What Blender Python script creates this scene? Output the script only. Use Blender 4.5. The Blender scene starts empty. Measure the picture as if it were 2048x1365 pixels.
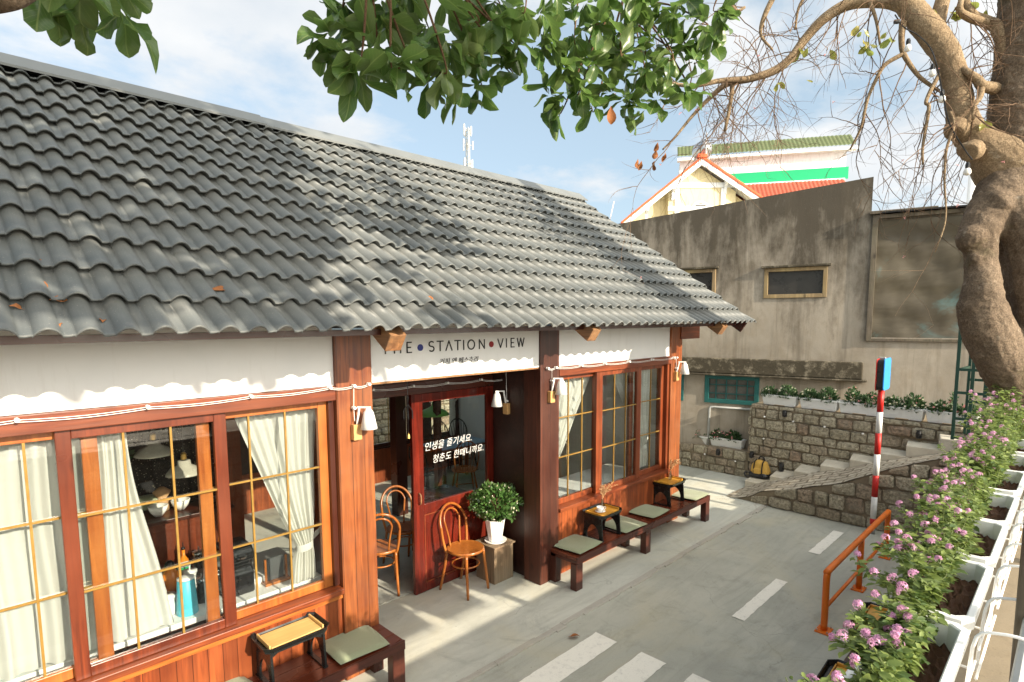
import bpy, bmesh, math, random
import numpy as np
from mathutils import Vector, Matrix
R = math.radians
SC = bpy.context.scene
COL = SC.collection
rng = random.Random(7)
nrg = np.random.default_rng(11)

# ------------------------------------------------------------------ camera
YAW, PIT, ROL, FPX, PCX, PCY = 0.781862986, 0.104501293, -0.00408228497, 1148.9, 1027.57, 757.71
CAM = np.array([0.0, 0.0, 2.9])
_cy, _sy, _cp, _sp = math.cos(YAW), math.sin(YAW), math.cos(PIT), math.sin(PIT)
FW = np.array([_cp*_cy, _cp*_sy, -_sp]); _rt = np.array([_sy, -_cy, 0.0]); _up = np.cross(_rt, FW)
RT = _rt*math.cos(ROL)+_up*math.sin(ROL); UP = -_rt*math.sin(ROL)+_up*math.cos(ROL)
def survey(x, y, depth):
    """photo position + a measured distance -> a point of the place"""
    return CAM + depth*(RT*(x-PCX)/FPX - UP*(y-PCY)/FPX + FW)
cam = bpy.data.cameras.new('camera'); camo = bpy.data.objects.new('camera', cam); COL.objects.link(camo)
cam.sensor_width = 36; cam.lens = FPX/2048*36; cam.clip_start = .05; cam.clip_end = 800
cam.shift_x = (1024-PCX)/2048; cam.shift_y = (PCY-682.5)/2048
camo.matrix_world = Matrix(((RT[0], UP[0], -FW[0], CAM[0]), (RT[1], UP[1], -FW[1], CAM[1]), (RT[2], UP[2], -FW[2], CAM[2]), (0, 0, 0, 1)))
SC.camera = camo

# ------------------------------------------------------------------ materials
def nt(name):
    m = bpy.data.materials.new(name); m.use_nodes = True
    t = m.node_tree; t.nodes.clear()
    return m, t
class NB:
    def __init__(s, t): s.t = t
    def n(s, typ, **kw):
        o = s.t.nodes.new(typ)
        for k, v in kw.items():
            if k.startswith('i_'):
                o.inputs[k[2:].replace('_', ' ')].default_value = v
            else: setattr(o, k, v)
        return o
    def l(s, a, b): s.t.links.new(a, b)
    def coord(s, scale=(1, 1, 1), kind='Object', rot=(0, 0, 0)):
        c = s.n('ShaderNodeTexCoord'); mp = s.n('ShaderNodeMapping')
        mp.inputs['Scale'].default_value = scale; mp.inputs['Rotation'].default_value = rot
        s.l(c.outputs[kind], mp.inputs['Vector']); return mp.outputs['Vector']
    def noise(s, vec, scale=5, detail=5, rough=.55, dist=0):
        o = s.n('ShaderNodeTexNoise'); o.inputs['Scale'].default_value = scale; o.inputs['Detail'].default_value = detail
        o.inputs['Roughness'].default_value = rough; o.inputs['Distortion'].default_value = dist
        s.l(vec, o.inputs['Vector']); return o.outputs['Fac']
    def ramp(s, fac, stops, interp='LINEAR'):
        o = s.n('ShaderNodeValToRGB'); e = o.color_ramp.elements; o.color_ramp.interpolation = interp
        while len(e) < len(stops): e.new(.5)
        for i, (p, c) in enumerate(stops):
            e[i].position = p; e[i].color = (c, c, c, 1) if not hasattr(c, '__len__') else (*c[:3], 1)
        s.l(fac, o.inputs['Fac']); return o.outputs['Color']
    def mix(s, fac, a, b, typ='MIX'):
        o = s.n('ShaderNodeMix', data_type='RGBA', blend_type=typ)
        for sock, v in ((o.inputs['Factor'], fac), (o.inputs['A'], a), (o.inputs['B'], b)):
            pass
        F = [i for i in o.inputs if i.name == 'Factor' and i.type == 'VALUE'][0]
        A = [i for i in o.inputs if i.name == 'A' and i.type == 'RGBA'][0]
        B = [i for i in o.inputs if i.name == 'B' and i.type == 'RGBA'][0]
        for sock, v in ((F, fac), (A, a), (B, b)):
            if isinstance(v, bpy.types.NodeSocket): s.l(v, sock)
            elif hasattr(v, '__len__'): sock.default_value = (*v[:3], 1)
            else: sock.default_value = v
        return [x for x in o.outputs if x.type == 'RGBA'][0]
    def math(s, op, a, b=0.0):
        o = s.n('ShaderNodeMath', operation=op)
        for i, v in enumerate((a, b)):
            if isinstance(v, bpy.types.NodeSocket): s.l(v, o.inputs[i])
            else: o.inputs[i].default_value = v
        return o.outputs[0]
    def bump(s, h, dist=.01, strength=.5):
        o = s.n('ShaderNodeBump'); o.inputs['Distance'].default_value = dist; o.inputs['Strength'].default_value = strength
        s.l(h, o.inputs['Height']); return o.outputs['Normal']
    def bsdf(s, col, rough=.6, bump=None, spec=.4, metal=0, **kw):
        o = s.n('ShaderNodeBsdfPrincipled')
        for k, v in (('Base Color', col), ('Roughness', rough), ('Metallic', metal), ('Specular IOR Level', spec)):
            if isinstance(v, bpy.types.NodeSocket): s.l(v, o.inputs[k])
            elif hasattr(v, '__len__'): o.inputs[k].default_value = (*v[:3], 1)
            else: o.inputs[k].default_value = v
        for k, v in kw.items(): o.inputs[k.replace('_', ' ')].default_value = v
        if bump is not None: s.l(bump, o.inputs['Normal'])
        return o
    def out(s, sh):
        o = s.n('ShaderNodeOutputMaterial'); s.l(sh.outputs[0] if hasattr(sh, 'outputs') else sh, o.inputs['Surface'])

def plain(name, col, rough=.5, var=.18, scale=18, spec=.4, metal=0, bump=.15):
    m, t = nt(name); b = NB(t); v = b.coord()
    f = b.noise(v, scale, 5)
    c = b.mix(f, tuple(x*(1-var) for x in col), tuple(min(1, x*(1+var)) for x in col))
    f2 = b.noise(v, scale*6, 3)
    b.out(b.bsdf(c, b.ramp(f, [(.3, max(0, rough-.08)), (.7, min(1, rough+.1))]), b.bump(f2, .002, bump), spec, metal)); return m

def wood(name, light, dark, axis='z', rough=.38, board=0, knots=True, dirt=0):
    """varnished boards: grain stretched along one axis, board-to-board tone changes"""
    m, t = nt(name); b = NB(t)
    st = {'x': (.06, 1, 1), 'y': (1, .06, 1), 'z': (1, 1, .06)}[axis]
    v = b.coord(st)
    f = b.noise(v, 34, 7, .62, .5); f1 = b.noise(v, 9, 4, .5, 1.2)
    f3 = b.noise(b.coord(), 1.7, 3)
    c = b.mix(b.ramp(f, [(.38, 0), (.63, 1)]), dark, light)
    c = b.mix(b.ramp(f1, [(.42, 0), (.62, .7)]), c, tuple(.62*d+.2*l for d, l in zip(dark, light)))
    f4 = b.noise(b.coord(tuple(.5*x if x < 1 else x for x in st)), 4.5, 5, .6, .6)
    c = b.mix(b.ramp(f4, [(.36, .75), (.56, 0)]), c, tuple(x*.8 for x in dark)); c = b.mix(b.ramp(f3, [(.35, .0), (.7, .35)]), c, tuple(x*k_ for x, k_ in zip(light, (1.15, 1.5, 1.5))), 'MIX')
    h = f
    if board:
        tc = b.n('ShaderNodeTexCoord'); sx = b.n('ShaderNodeSeparateXYZ'); b.l(tc.outputs['Object'], sx.inputs[0])
        q = b.math('DIVIDE', sx.outputs['Y' if axis == 'x' else 'X'], board)
        cell = b.math('FLOOR', q)
        wn = b.n('ShaderNodeTexWhiteNoise', noise_dimensions='1D'); b.l(cell, wn.inputs['W'])
        c = b.mix(b.math('MULTIPLY', wn.outputs['Value'], .55), c, tuple(x*.55 for x in dark))
        fr = b.math('FRACT', q)
        gap = b.ramp(fr, [(0, 0), (.035, 1), (.965, 1), (1, 0)])
        c = b.mix(gap, tuple(x*.12 for x in dark), c)
        h = b.math('MULTIPLY', b.math('ADD', b.math('MULTIPLY', f, .15), gap), .85)
    if knots:
        vo = b.n('ShaderNodeTexVoronoi'); b.l(b.coord(tuple(.45 if s < 1 else 1 for s in st)), vo.inputs['Vector']); vo.inputs['Scale'].default_value = 4.2
        k = b.ramp(vo.outputs['Distance'], [(.04, 1), (.13, 0)])
        c = b.mix(b.math('MULTIPLY', k, .75), c, tuple(x*.3 for x in dark))
    if dirt:
        c = b.mix(b.math('MULTIPLY', b.ramp(b.noise(b.coord(), 3.1, 8, .7), [(.45, 0), (.75, 1)]), dirt), c, (.2, .17, .14))
    b.out(b.bsdf(c, b.ramp(f3, [(.3, rough-.07), (.7, rough+.12)]), b.bump(h, .003, .35), .45, Coat_Weight=.12, Coat_Roughness=.3)); return m

M = {}
RED_L, RED_D = (.29, .062, .017), (.095, .018, .007)
for ax in 'xyz':
    M['red_'+ax] = wood('red_varnished_wood_'+ax, RED_L, RED_D, ax)
    M['orange_'+ax] = wood('orange_varnished_wood_'+ax, (.50, .15, .028), (.27, .06, .012), ax, .34)
    M['dark_'+ax] = wood('dark_stained_wood_'+ax, (.085, .02, .011), (.035, .009, .006), ax, .28, knots=False)
    M['maroon_'+ax] = wood('maroon_sash_wood_'+ax, (.20, .04, .014), (.08, .016, .008), ax, .3)
M['post'] = wood('post_board_wood', (.42, .118, .028), (.13, .026, .008), 'z', .42, board=.107, dirt=.12)
M['post_shaded'] = wood('shaded_post_wood', (.13, .032, .014), (.045, .012, .007), 'z', .5, board=.107)  # darker copy of the post wood, with the post's shade put into its colour
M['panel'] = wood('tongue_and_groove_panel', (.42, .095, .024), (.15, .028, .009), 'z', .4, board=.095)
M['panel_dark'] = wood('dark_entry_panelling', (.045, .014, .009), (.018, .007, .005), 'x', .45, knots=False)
M['door'] = wood('red_door_wood', (.17, .016, .007), (.05, .006, .004), 'z', .22, knots=False)
M['rafter'] = wood('raw_rafter_timber', (.42, .20, .08), (.15, .06, .024), 'y', .7, dirt=.3)
M['pine'] = wood('pale_pine_tray', (.72, .47, .19), (.58, .34, .11), 'x', .5)
M['amber'] = wood('amber_tray_wood', (.72, .36, .045), (.58, .25, .03), 'x', .4, knots=False)
M['bent'] = wood('bentwood_beech', (.46, .155, .03), (.25, .065, .012), 'z', .28, knots=False)
M['crate'] = wood('old_crate_timber', (.30, .20, .12), (.15, .095, .055), 'z', .8, dirt=.6)
M['old_rail'] = wood('grey_weathered_timber', (.17, .13, .09), (.055, .042, .03), 'z', .85, dirt=.5)
M['beech_block'] = plain('lamp_block_wood', (.56, .33, .13), .5)
M['black_lacquer'] = plain('black_lacquer', (.012, .013, .013), .25, .3, 8)
M['white_enamel'] = plain('white_enamel', (.82, .82, .80), .35, .03)
M['white_plastic'] = plain('white_plastic', (.78, .79, .78), .42, .06, 9)
M['ceramic'] = plain('white_glazed_ceramic', (.84, .83, .80), .15, .03)
M['brass'] = plain('brass_glazing_bar', (.30, .175, .04), .38, .25, 20, metal=.25)
M['brass_metal'] = plain('brass_metal', (.6, .38, .12), .3, .2, metal=1)
def worn(name, col, chip, rough=.4, amt=.64, sc=26):
    m, t = nt(name); b = NB(t); v = b.coord(); f = b.noise(v, sc, 7, .7); g = b.noise(v, 3.5, 5, .6)
    c = b.mix(g, tuple(x*.82 for x in col), tuple(min(1, x*1.1) for x in col)); k = b.ramp(f, [(amt, 0), (amt+.03, 1)])
    c = b.mix(k, c, chip); c = b.mix(b.math('MULTIPLY', b.ramp(b.noise(b.coord((1, 1, .2)), 9, 6, .7), [(.5, 0), (.8, 1)]), .35), c, (.16, .12, .08))
    b.out(b.bsdf(c, b.ramp(g, [(.3, rough-.08), (.7, rough+.2)]), b.bump(k, .002, .5), .4)); return m
M['orange_paint'] = worn('orange_pipe_paint', (.76, .17, .014), (.22, .075, .03), .34, .67)
M['black_plastic'] = plain('black_plastic', (.015, .015, .016), .3, .3)
M['black_gloss'] = plain('black_gloss', (.012, .012, .013), .1, .3)
M['steel'] = plain('steel', (.55, .56, .57), .25, .15, metal=1)
M['galv'] = plain('grey_galvanised_pipe', (.36, .37, .36), .5, .2)
M['red_paint'] = worn('red_pole_paint', (.52, .018, .014), (.30, .2, .17), .42, .66)
M['white_paint'] = worn('white_pole_paint', (.76, .76, .74), (.32, .27, .22), .45, .66)
M['blue_metal'] = plain('blue_sign_back', (.03, .27, .72), .38, .12, 5)
M['green_paint'] = plain('dark_green_iron', (.012, .045, .03), .45, .3)
M['teal_paint'] = plain('teal_window_paint', (.012, .10, .095), .6, .35, 14)
M['white_wire'] = plain('white_coated_wire', (.84, .84, .82), .4, .04)
M['aqua'] = plain('aqua_plastic', (.09, .52, .66), .4, .05)
M['juice'] = plain('orange_tea_jug', (.72, .22, .02), .15, .2)
M['green_card'] = plain('green_carton', (.02, .34, .12), .5)
M['slate'] = plain('slate_grey_board', (.07, .075, .08), .7)
M['beige_fabric'] = plain('beige_upholstery', (.42, .36, .27), .9, .12, 60)
M['ink'] = plain('black_ink', (.015, .014, .013), .6)
M['ink_white'] = plain('white_vinyl_lettering', (.9, .9, .88), .5, .02)
M['dot_blue'] = plain('navy_dot', (.022, .032, .21), .5)
M['dot_red'] = plain('crimson_dot', (.25, .012, .018), .5)
M['tile_red'] = plain('red_clay_tile', (.36, .08, .04), .6, .25, 6)
M['tile_red_cap'] = plain('orange_red_clay_cap', (.62, .095, .025), .6, .2, 6)
M['tile_green'] = plain('moss_green_tile', (.105, .135, .06), .7, .3, 5)
M['cream'] = worn('cream_plaster', (.70, .59, .35), (.55, .46, .30), .8, .70, 5)
M['white_plaster'] = worn('white_plaster', (.80, .80, .80), (.62, .61, .58), .8, .70, 5)
M['green_band'] = plain('emerald_paint', (.0, .36, .14), .55, .04, 3)
M['soil'] = plain('brown_soil', (.085, .037, .02), .95, .6, 40, bump=1)
M['dry_grass'] = plain('dried_flower', (.50, .30, .15), .9, .3, 30)
M['cloth_blue'] = plain('pale_blue_tablecloth', (.26, .36, .46), .9, .1)
M['green_shade'] = plain('green_lamp_shade', (.13, .42, .06), .35, .1)
M['yellow_fabric'] = plain('mustard_canvas', (.55, .33, .07), .85, .18, 40)
M['metal_flash'] = plain('ridge_flashing', (.135, .145, .145), .6, .25, 3, metal=.0)
M['dry_leaf'] = plain('dry_orange_leaf', (.27, .10, .03), .8, .5, 40)
M['red_plastic'] = plain('red_plastic', (.6, .03, .02), .4)

def m_cushion():
    m, t = nt('sage_felt_cushion'); b = NB(t); v = b.coord()
    f = b.noise(v, 160, 3, .7); g = b.noise(v, 7, 4)
    c = b.mix(f, (.20, .235, .14), (.36, .40, .265)); c = b.mix(b.math('MULTIPLY', g, .35), c, (.18, .21, .13))
    b.out(b.bsdf(c, .95, b.bump(f, .003, .6), .15, Sheen_Weight=.25)); return m
M['cushion'] = m_cushion()

def m_wall():
    m, t = nt('white_facade_board'); b = NB(t); v = b.coord()
    f = b.noise(v, 2.3, 6); g = b.noise(b.coord((1, 1, .12)), 9, 6, .7)
    c = b.mix(b.ramp(f, [(.3, 0), (.8, 1)]), (.82, .82, .80), (.75, .76, .75))
    c = b.mix(b.math('MULTIPLY', b.ramp(g, [(.55, 0), (.85, 1)]), .4), c, (.55, .53, .48))
    b.out(b.bsdf(c, .7, b.bump(b.noise(v, 90, 3), .002, .25), .3)); return m
M['facade'] = m_wall()

def m_tile():
    m, t = nt('charcoal_resin_tile'); b = NB(t); v = b.coord()
    tc = b.n('ShaderNodeTexCoord'); sx = b.n('ShaderNodeSeparateXYZ'); b.l(tc.outputs['Object'], sx.inputs[0])
    sheet = b.math('FLOOR', b.math('DIVIDE', b.math('ADD', sx.outputs['X'], 3.04), .76))
    wn = b.n('ShaderNodeTexWhiteNoise', noise_dimensions='1D'); b.l(sheet, wn.inputs['W'])
    f = b.noise(v, 3.0, 7, .6); g = b.noise(b.coord((4, .6, .6)), 6, 6, .7)
    c = b.mix(wn.outputs['Value'], (.092, .103, .104), (.121, .130, .127))
    ty = b.math('FLOOR', b.math('DIVIDE', b.math('SUBTRACT', sx.outputs['Y'], 3.31-4.05-.035), .2478)); tx_ = b.math('FLOOR', b.math('DIVIDE', b.math('ADD', sx.outputs['X'], 3.04), .152))
    wn2 = b.n('ShaderNodeTexWhiteNoise', noise_dimensions='1D'); b.l(b.math('ADD', b.math('MULTIPLY', ty, 37.3), b.math('MULTIPLY', b.math('FLOOR', b.math('DIVIDE', tx_, 5.0)), 11.7)), wn2.inputs['W'])
    c = b.mix(b.math('MULTIPLY', wn2.outputs['Value'], .35), c, (.075, .083, .085))
    fr_ = b.math('FRACT', b.math('DIVIDE', b.math('SUBTRACT', sx.outputs['Y'], 3.31-4.05-.035), .2478))
    dust = b.math('MULTIPLY', b.ramp(fr_, [(.55, 0), (.95, 1)]), b.ramp(b.noise(v, 8, 6, .7), [(.48, 0), (.7, .5)]))
    c = b.mix(dust, c, (.17, .165, .15))
    c = b.mix(b.math('MULTIPLY', b.ramp(b.noise(v, 5.5, 8, .75), [(.62, 0), (.72, 1)]), .55), c, (.085, .088, .06))
    c = b.mix(b.math('MULTIPLY', b.ramp(f, [(.45, 0), (.85, 1)]), .4), c, (.155, .155, .146))
    c = b.mix(b.math('MULTIPLY', b.ramp(g, [(.55, 0), (.8, 1)]), .45), c, (.09, .092, .09))
    sp = b.noise(v, 130, 2, .5)
    c = b.mix(b.ramp(sp, [(.66, 0), (.74, .5)]), c, (.28, .27, .24))
    b.out(b.bsdf(c, b.ramp(f, [(.3, .38), (.8, .6)]), b.bump(b.noise(v, 220, 2), .001, .3), .35)); return m
M['tile'] = m_tile()

def m_concrete(name, a, bcol, stain, seam=None):
    m, t = nt(name); b = NB(t); v = b.coord()
    f = b.noise(v, .7, 8, .6, .6); g = b.noise(v, 3.6, 8, .68, .8); h = b.noise(v, 60, 4, .7)
    sw = b.noise(b.coord((.35, 2.2, 1), rot=(0, 0, .25)), 2.4, 7, .65, 1.5)
    c = b.mix(b.ramp(f, [(.32, 0), (.68, 1)]), a, bcol)
    c = b.mix(b.math('MULTIPLY', b.ramp(sw, [(.45, 0), (.75, 1)]), .55), c, tuple(x*.74 for x in a))
    c = b.mix(b.math('MULTIPLY', b.ramp(g, [(.54, 0), (.78, 1)]), .6), c, stain)
    c = b.mix(b.math('MULTIPLY', b.ramp(h, [(.55, 0), (.85, 1)]), .35), c, tuple(x*.5 for x in a))
    sp = b.n('ShaderNodeTexVoronoi'); b.l(v, sp.inputs['Vector']); sp.inputs['Scale'].default_value = 7
    c = b.mix(b.ramp(sp.outputs['Distance'], [(.02, .55), (.05, 0)]), c, (.07, .06, .05))
    ce = b.n('ShaderNodeTexVoronoi', feature='DISTANCE_TO_EDGE'); ce.inputs['Scale'].default_value = .42
    ns_ = b.n('ShaderNodeTexNoise'); ns_.inputs['Scale'].default_value = 1.6; ns_.inputs['Detail'].default_value = 8; b.l(v, ns_.inputs['Vector'])
    va = b.n('ShaderNodeVectorMath', operation='MULTIPLY_ADD'); b.l(ns_.outputs['Color'], va.inputs[0]); va.inputs[1].default_value = (.9, .9, .9); b.l(v, va.inputs[2]); b.l(va.outputs[0], ce.inputs['Vector'])
    crack = b.ramp(ce.outputs['Distance'], [(.0, .45), (.004, 0)])
    c = b.mix(b.math('MULTIPLY', crack, b.ramp(f, [(.45, 0), (.6, 1)])), c, tuple(x*.35 for x in a))
    c = b.mix(b.math('MULTIPLY', b.ramp(b.noise(v, .55, 7, .65, 1.2), [(.48, 0), (.68, 1)]), .55), c, tuple(x*k_ for x, k_ in zip(bcol, (.98, .9, .74)))); c = b.mix(b.math('MULTIPLY', b.ramp(b.noise(v, 1.9, 8, .75, 1), [(.56, 0), (.7, 1)]), .5), c, tuple(x*.62 for x in a))
    gr = b.noise(v, 160, 2, .5); c = b.mix(b.ramp(gr, [(.62, 0), (.74, .45)]), c, tuple(x*.45 for x in a)); c = b.mix(b.ramp(gr, [(.24, .4), (.36, 0)]), c, tuple(min(1, x*1.5) for x in a))
    b.out(b.bsdf(c, b.ramp(g, [(.3, .55), (.8, .85)]), b.bump(b.math('ADD', b.math('MULTIPLY', g, .7), b.math('MULTIPLY', h, .3)), .008, .45), .35)); return m
M['road'] = m_concrete('yard_concrete', (.35, .357, .31), (.47, .47, .405), (.26, .26, .218))
M['walk'] = m_concrete('walkway_concrete', (.46, .47, .415), (.59, .595, .53), (.35, .35, .30))
M['step'] = m_concrete('step_concrete', (.52, .48, .39), (.62, .57, .47), (.36, .32, .255))
M['kerb'] = m_concrete('kerb_mortar', (.40, .38, .33), (.46, .44, .39), (.27, .24, .2))

def m_paint():
    m, t = nt('worn_road_paint'); b = NB(t); v = b.coord()
    f = b.noise(v, 14, 8, .75); g = b.noise(v, 70, 4, .7)
    c = b.mix(b.ramp(f, [(.52, 0), (.74, .6)]), (.80, .78, .70), (.46, .45, .41))
    c = b.mix(b.ramp(g, [(.58, 0), (.75, .6)]), c, (.40, .39, .35))
    b.out(b.bsdf(c, .75, b.bump(g, .002, .3), .3)); return m
M['paint'] = m_paint()

def m_stone():
    m, t = nt('rough_cut_granite'); b = NB(t); v = b.coord()
    oi = b.n('ShaderNodeNewGeometry')
    f = b.noise(v, 26, 7, .7); g = b.noise(v, 5, 5); h = b.noise(v, 120, 3)
    rp = oi.outputs['Random Per Island']
    c = b.mix(rp, (.42, .37, .265), (.60, .54, .405))
    c = b.mix(b.ramp(b.math('FRACT', b.math('MULTIPLY', rp, 7.13)), [(.62, 0), (1, .8)]), c, (.34, .215, .15))
    c = b.mix(b.ramp(f, [(.38, .75), (.6, 0)]), c, (.13, .115, .085))
    c = b.mix(b.math('MULTIPLY', b.ramp(g, [(.5, 0), (.75, 1)]), .5), c, (.36, .33, .26))
    c = b.mix(b.ramp(h, [(.62, 0), (.72, .6)]), c, (.42, .40, .34))
    hh = b.math('ADD', f, b.math('MULTIPLY', h, .3))
    b.out(b.bsdf(c, .9, b.bump(hh, .035, 1.0), .25)); return m
M['stone'] = m_stone()
M['mortar'] = m_concrete('stone_wall_mortar', (.22, .18, .125), (.28, .23, .16), (.13, .105, .07))

def m_cobble():
    m, t = nt('sloping_cobble_paving'); b = NB(t)
    br = b.n('ShaderNodeTexBrick'); tc = b.coord(kind='UV')
    b.l(tc, br.inputs['Vector'])
    br.inputs['Scale'].default_value = 1; br.inputs['Mortar Size'].default_value = .017; br.inputs['Mortar Smooth'].default_value = .6
    br.inputs['Brick Width'].default_value = .27; br.inputs['Row Height'].default_value = .12
    br.inputs['Color1'].default_value = (.44, .39, .31, 1); br.inputs['Color2'].default_value = (.56, .51, .41, 1); br.inputs['Mortar'].default_value = (.17, .14, .10, 1)
    v = b.coord(); f = b.noise(v, 18, 7, .7); g = b.noise(v, 3, 5)
    c = b.mix(b.ramp(f, [(.4, .6), (.62, 0)]), br.outputs['Color'], (.17, .14, .10))
    c = b.mix(b.math('MULTIPLY', b.ramp(g, [(.5, 0), (.75, 1)]), .35), c, (.48, .43, .345))
    h = b.math('ADD', b.math('MULTIPLY', br.outputs['Fac'], -1.0), b.math('MULTIPLY', f, .5))
    b.out(b.bsdf(c, .9, b.bump(h, .02, .6), .25)); return m
M['cobble'] = m_cobble()

def m_oldwall():
    m, t = nt('weathered_render'); b = NB(t); v = b.coord()
    tc = b.n('ShaderNodeTexCoord'); sx = b.n('ShaderNodeSeparateXYZ'); b.l(tc.outputs['Object'], sx.inputs[0])
    st = b.noise(b.coord((1, 1, .16)), 2.4, 8, .68, .5); f = b.noise(v, 1.1, 8, .62, .8); g = b.noise(b.coord((1, 1, .6)), 5, 9, .7); h = b.noise(v, 70, 4, .7)
    c = b.mix(b.ramp(f, [(.3, 0), (.7, 1)]), (.25, .222, .18), (.385, .345, .285))
    c = b.mix(b.math('MULTIPLY', b.ramp(g, [(.45, 0), (.75, 1)]), .5), c, (.23, .18, .12))
    # black mould running down from the coping: a stain of its own shape
    up = b.math('MULTIPLY', b.math('SUBTRACT', sx.outputs['Z'], 3.0), .42)
    mask = b.math('ADD', b.math('ADD', up, b.math('MULTIPLY', b.math('SUBTRACT', st, .5), 2.0)), b.math('MULTIPLY', b.math('SUBTRACT', g, .5), 1.0))
    c = b.mix(b.math('MULTIPLY', b.ramp(mask, [(-.08, 0), (.72, 1)]), .9), c, (.052, .044, .033))
    c = b.mix(b.math('MULTIPLY', b.ramp(b.noise(b.coord((1, 1, .07)), 4.5, 7, .7), [(.52, 0), (.72, 1)]), .6), c, (.105, .088, .065))
    c = b.mix(b.ramp(h, [(.62, 0), (.75, .35)]), c, (.42, .38, .30))
    b.out(b.bsdf(c, .92, b.bump(b.math('ADD', g, b.math('MULTIPLY', h, .4)), .01, .5), .2)); return m
M['oldwall'] = m_oldwall()
def m_ledge():
    m, t = nt('mouldy_ledge_render'); b = NB(t); v = b.coord()
    f = b.noise(v, 6, 9, .75); h = b.noise(v, 50, 4, .7)
    c = b.mix(b.ramp(f, [(.5, 0), (.74, 1)]), (.065, .056, .04), (.34, .30, .225))
    c = b.mix(b.ramp(h, [(.55, 0), (.8, .5)]), c, (.035, .032, .022))
    b.out(b.bsdf(c, .95, b.bump(f, .02, .6), .15)); return m
M['ledge'] = m_ledge()
def m_tarp():
    m, t = nt('brown_plastic_sheet'); b = NB(t); v = b.coord()
    f = b.noise(b.coord((1, 1, 1.3)), .95, 6, .6, .7); g = b.noise(b.coord((.6, .6, 1.6)), 1.6, 7, .6, .6); w = b.noise(b.coord((.5, .5, 2.2)), 1.4, 3, .5, .5)
    c = b.mix(b.ramp(f, [(.35, 0), (.7, 1)]), (.058, .047, .03), (.095, .08, .052))
    c = b.mix(b.math('MULTIPLY', b.ramp(b.noise(v, .8, 5, .65, 1.0), [(.56, 0), (.72, 1)]), .8), c, (.09, .22, .23))
    c = b.mix(b.math('MULTIPLY', b.ramp(g, [(.5, 0), (.8, 1)]), .5), c, (.18, .155, .11))
    b.out(b.bsdf(c, b.ramp(g, [(.3, .25), (.7, .5)]), b.bump(w, .05, .25), .5)); return m
M['tarp'] = m_tarp()

def m_bark(name, a, bb, moss=.5, sc=1.0):
    m, t = nt(name); b = NB(t); v = b.coord()
    f = b.noise(v, 2.3*sc, 8, .6, .6); g = b.noise(v, 22*sc, 7, .7); h = b.noise(b.coord((1, 1, .7)), 7*sc, 7, .7)
    c = b.mix(b.ramp(f, [(.35, 0), (.65, 1)]), a, bb)
    c = b.mix(b.math('MULTIPLY', b.ramp(g, [(.5, 0), (.72, 1)]), .6), c, tuple(min(1, x*1.6) for x in bb))
    c = b.mix(b.math('MULTIPLY', b.ramp(h, [(.5, 0), (.7, 1)]), .5), c, tuple(x*.45 for x in a))
    c = b.mix(b.math('MULTIPLY', b.ramp(b.noise(v, 3.1*sc, 6, .6), [(.58, 0), (.75, 1)]), moss), c, (.055, .06, .02))
    k = b.noise(v, 75*sc, 6, .75); c = b.mix(b.ramp(k, [(.42, .7), (.6, 0)]), c, tuple(x*.5 for x in a)); c = b.mix(b.math('MULTIPLY', b.ramp(b.noise(v, 11*sc, 4, .7), [(.6, 0), (.72, 1)]), .35), c, (.36, .34, .28))
    b.out(b.bsdf(c, .88, b.bump(b.math('ADD', b.math('ADD', g, h), k), .012, .8), .2)); return m
M['bark'] = m_bark('grey_brown_bark', (.145, .106, .073), (.255, .192, .135), .8)
M['bark_pale'] = m_bark('pale_limb_bark', (.27, .19, .115), (.40, .30, .19), .1)
M['twig'] = m_bark('bare_twig_bark', (.19, .12, .075), (.30, .20, .13), 0, 3)
M['twig_green'] = m_bark('brown_twig', (.14, .075, .04), (.22, .13, .07), 0, 3)

def m_leaf(name, a, bb, back, vein=None, trans=.3, rough=.32, veins=True):
    m, t = nt(name); b = NB(t)
    geo = b.n('ShaderNodeNewGeometry'); rp = geo.outputs['Random Per Island']
    c = b.mix(rp, a, bb)
    c = b.mix(b.math('MULTIPLY', geo.outputs['Backfacing'], .75), c, back)
    if veins:
        uv = b.n('ShaderNodeTexCoord'); sx = b.n('ShaderNodeSeparateXYZ'); b.l(uv.outputs['UV'], sx.inputs[0])
        au = b.math('ABSOLUTE', b.math('SUBTRACT', sx.outputs['X'], .5))
        mid = b.ramp(au, [(.018, 1), (.035, 0)])
        w = b.math('FRACT', b.math('MULTIPLY', b.math('SUBTRACT', sx.outputs['Y'], b.math('MULTIPLY', au, .7)), 8))
        side = b.ramp(b.math('ABSOLUTE', b.math('SUBTRACT', w, .5)), [(.03, .45), (.07, 0)])
        vv = b.math('MAXIMUM', mid, side)
        c = b.mix(b.math('MULTIPLY', vv, .8), c, vein or (.35, .42, .10))
        nz = b.noise(b.coord(), 30, 3)
        c = b.mix(b.math('MULTIPLY', nz, .3), c, tuple(x*.6 for x in a))
    p = b.bsdf(c, rough, None, .5)
    tr = b.n('ShaderNodeBsdfTranslucent'); b.l(b.mix(.5, c, tuple(min(1, x*2.2) for x in bb)), tr.inputs['Color'])
    mx = b.n('ShaderNodeMixShader'); mx.inputs[0].default_value = trans; b.l(p.outputs[0], mx.inputs[1]); b.l(tr.outputs[0], mx.inputs[2])
    b.out(mx); return m
M['big_leaf'] = m_leaf('broad_glossy_leaf', (.036, .09, .018), (.10, .18, .038), (.14, .20, .065), (.28, .35, .11), trans=.36)
M['lantana_stem'] = plain('green_stem', (.10, .13, .04), .7)
M['lantana_leaf'] = m_leaf('lantana_leaf', (.04, .085, .02), (.22, .28, .07), (.14, .20, .07), trans=.35, rough=.55, veins=False)
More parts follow.
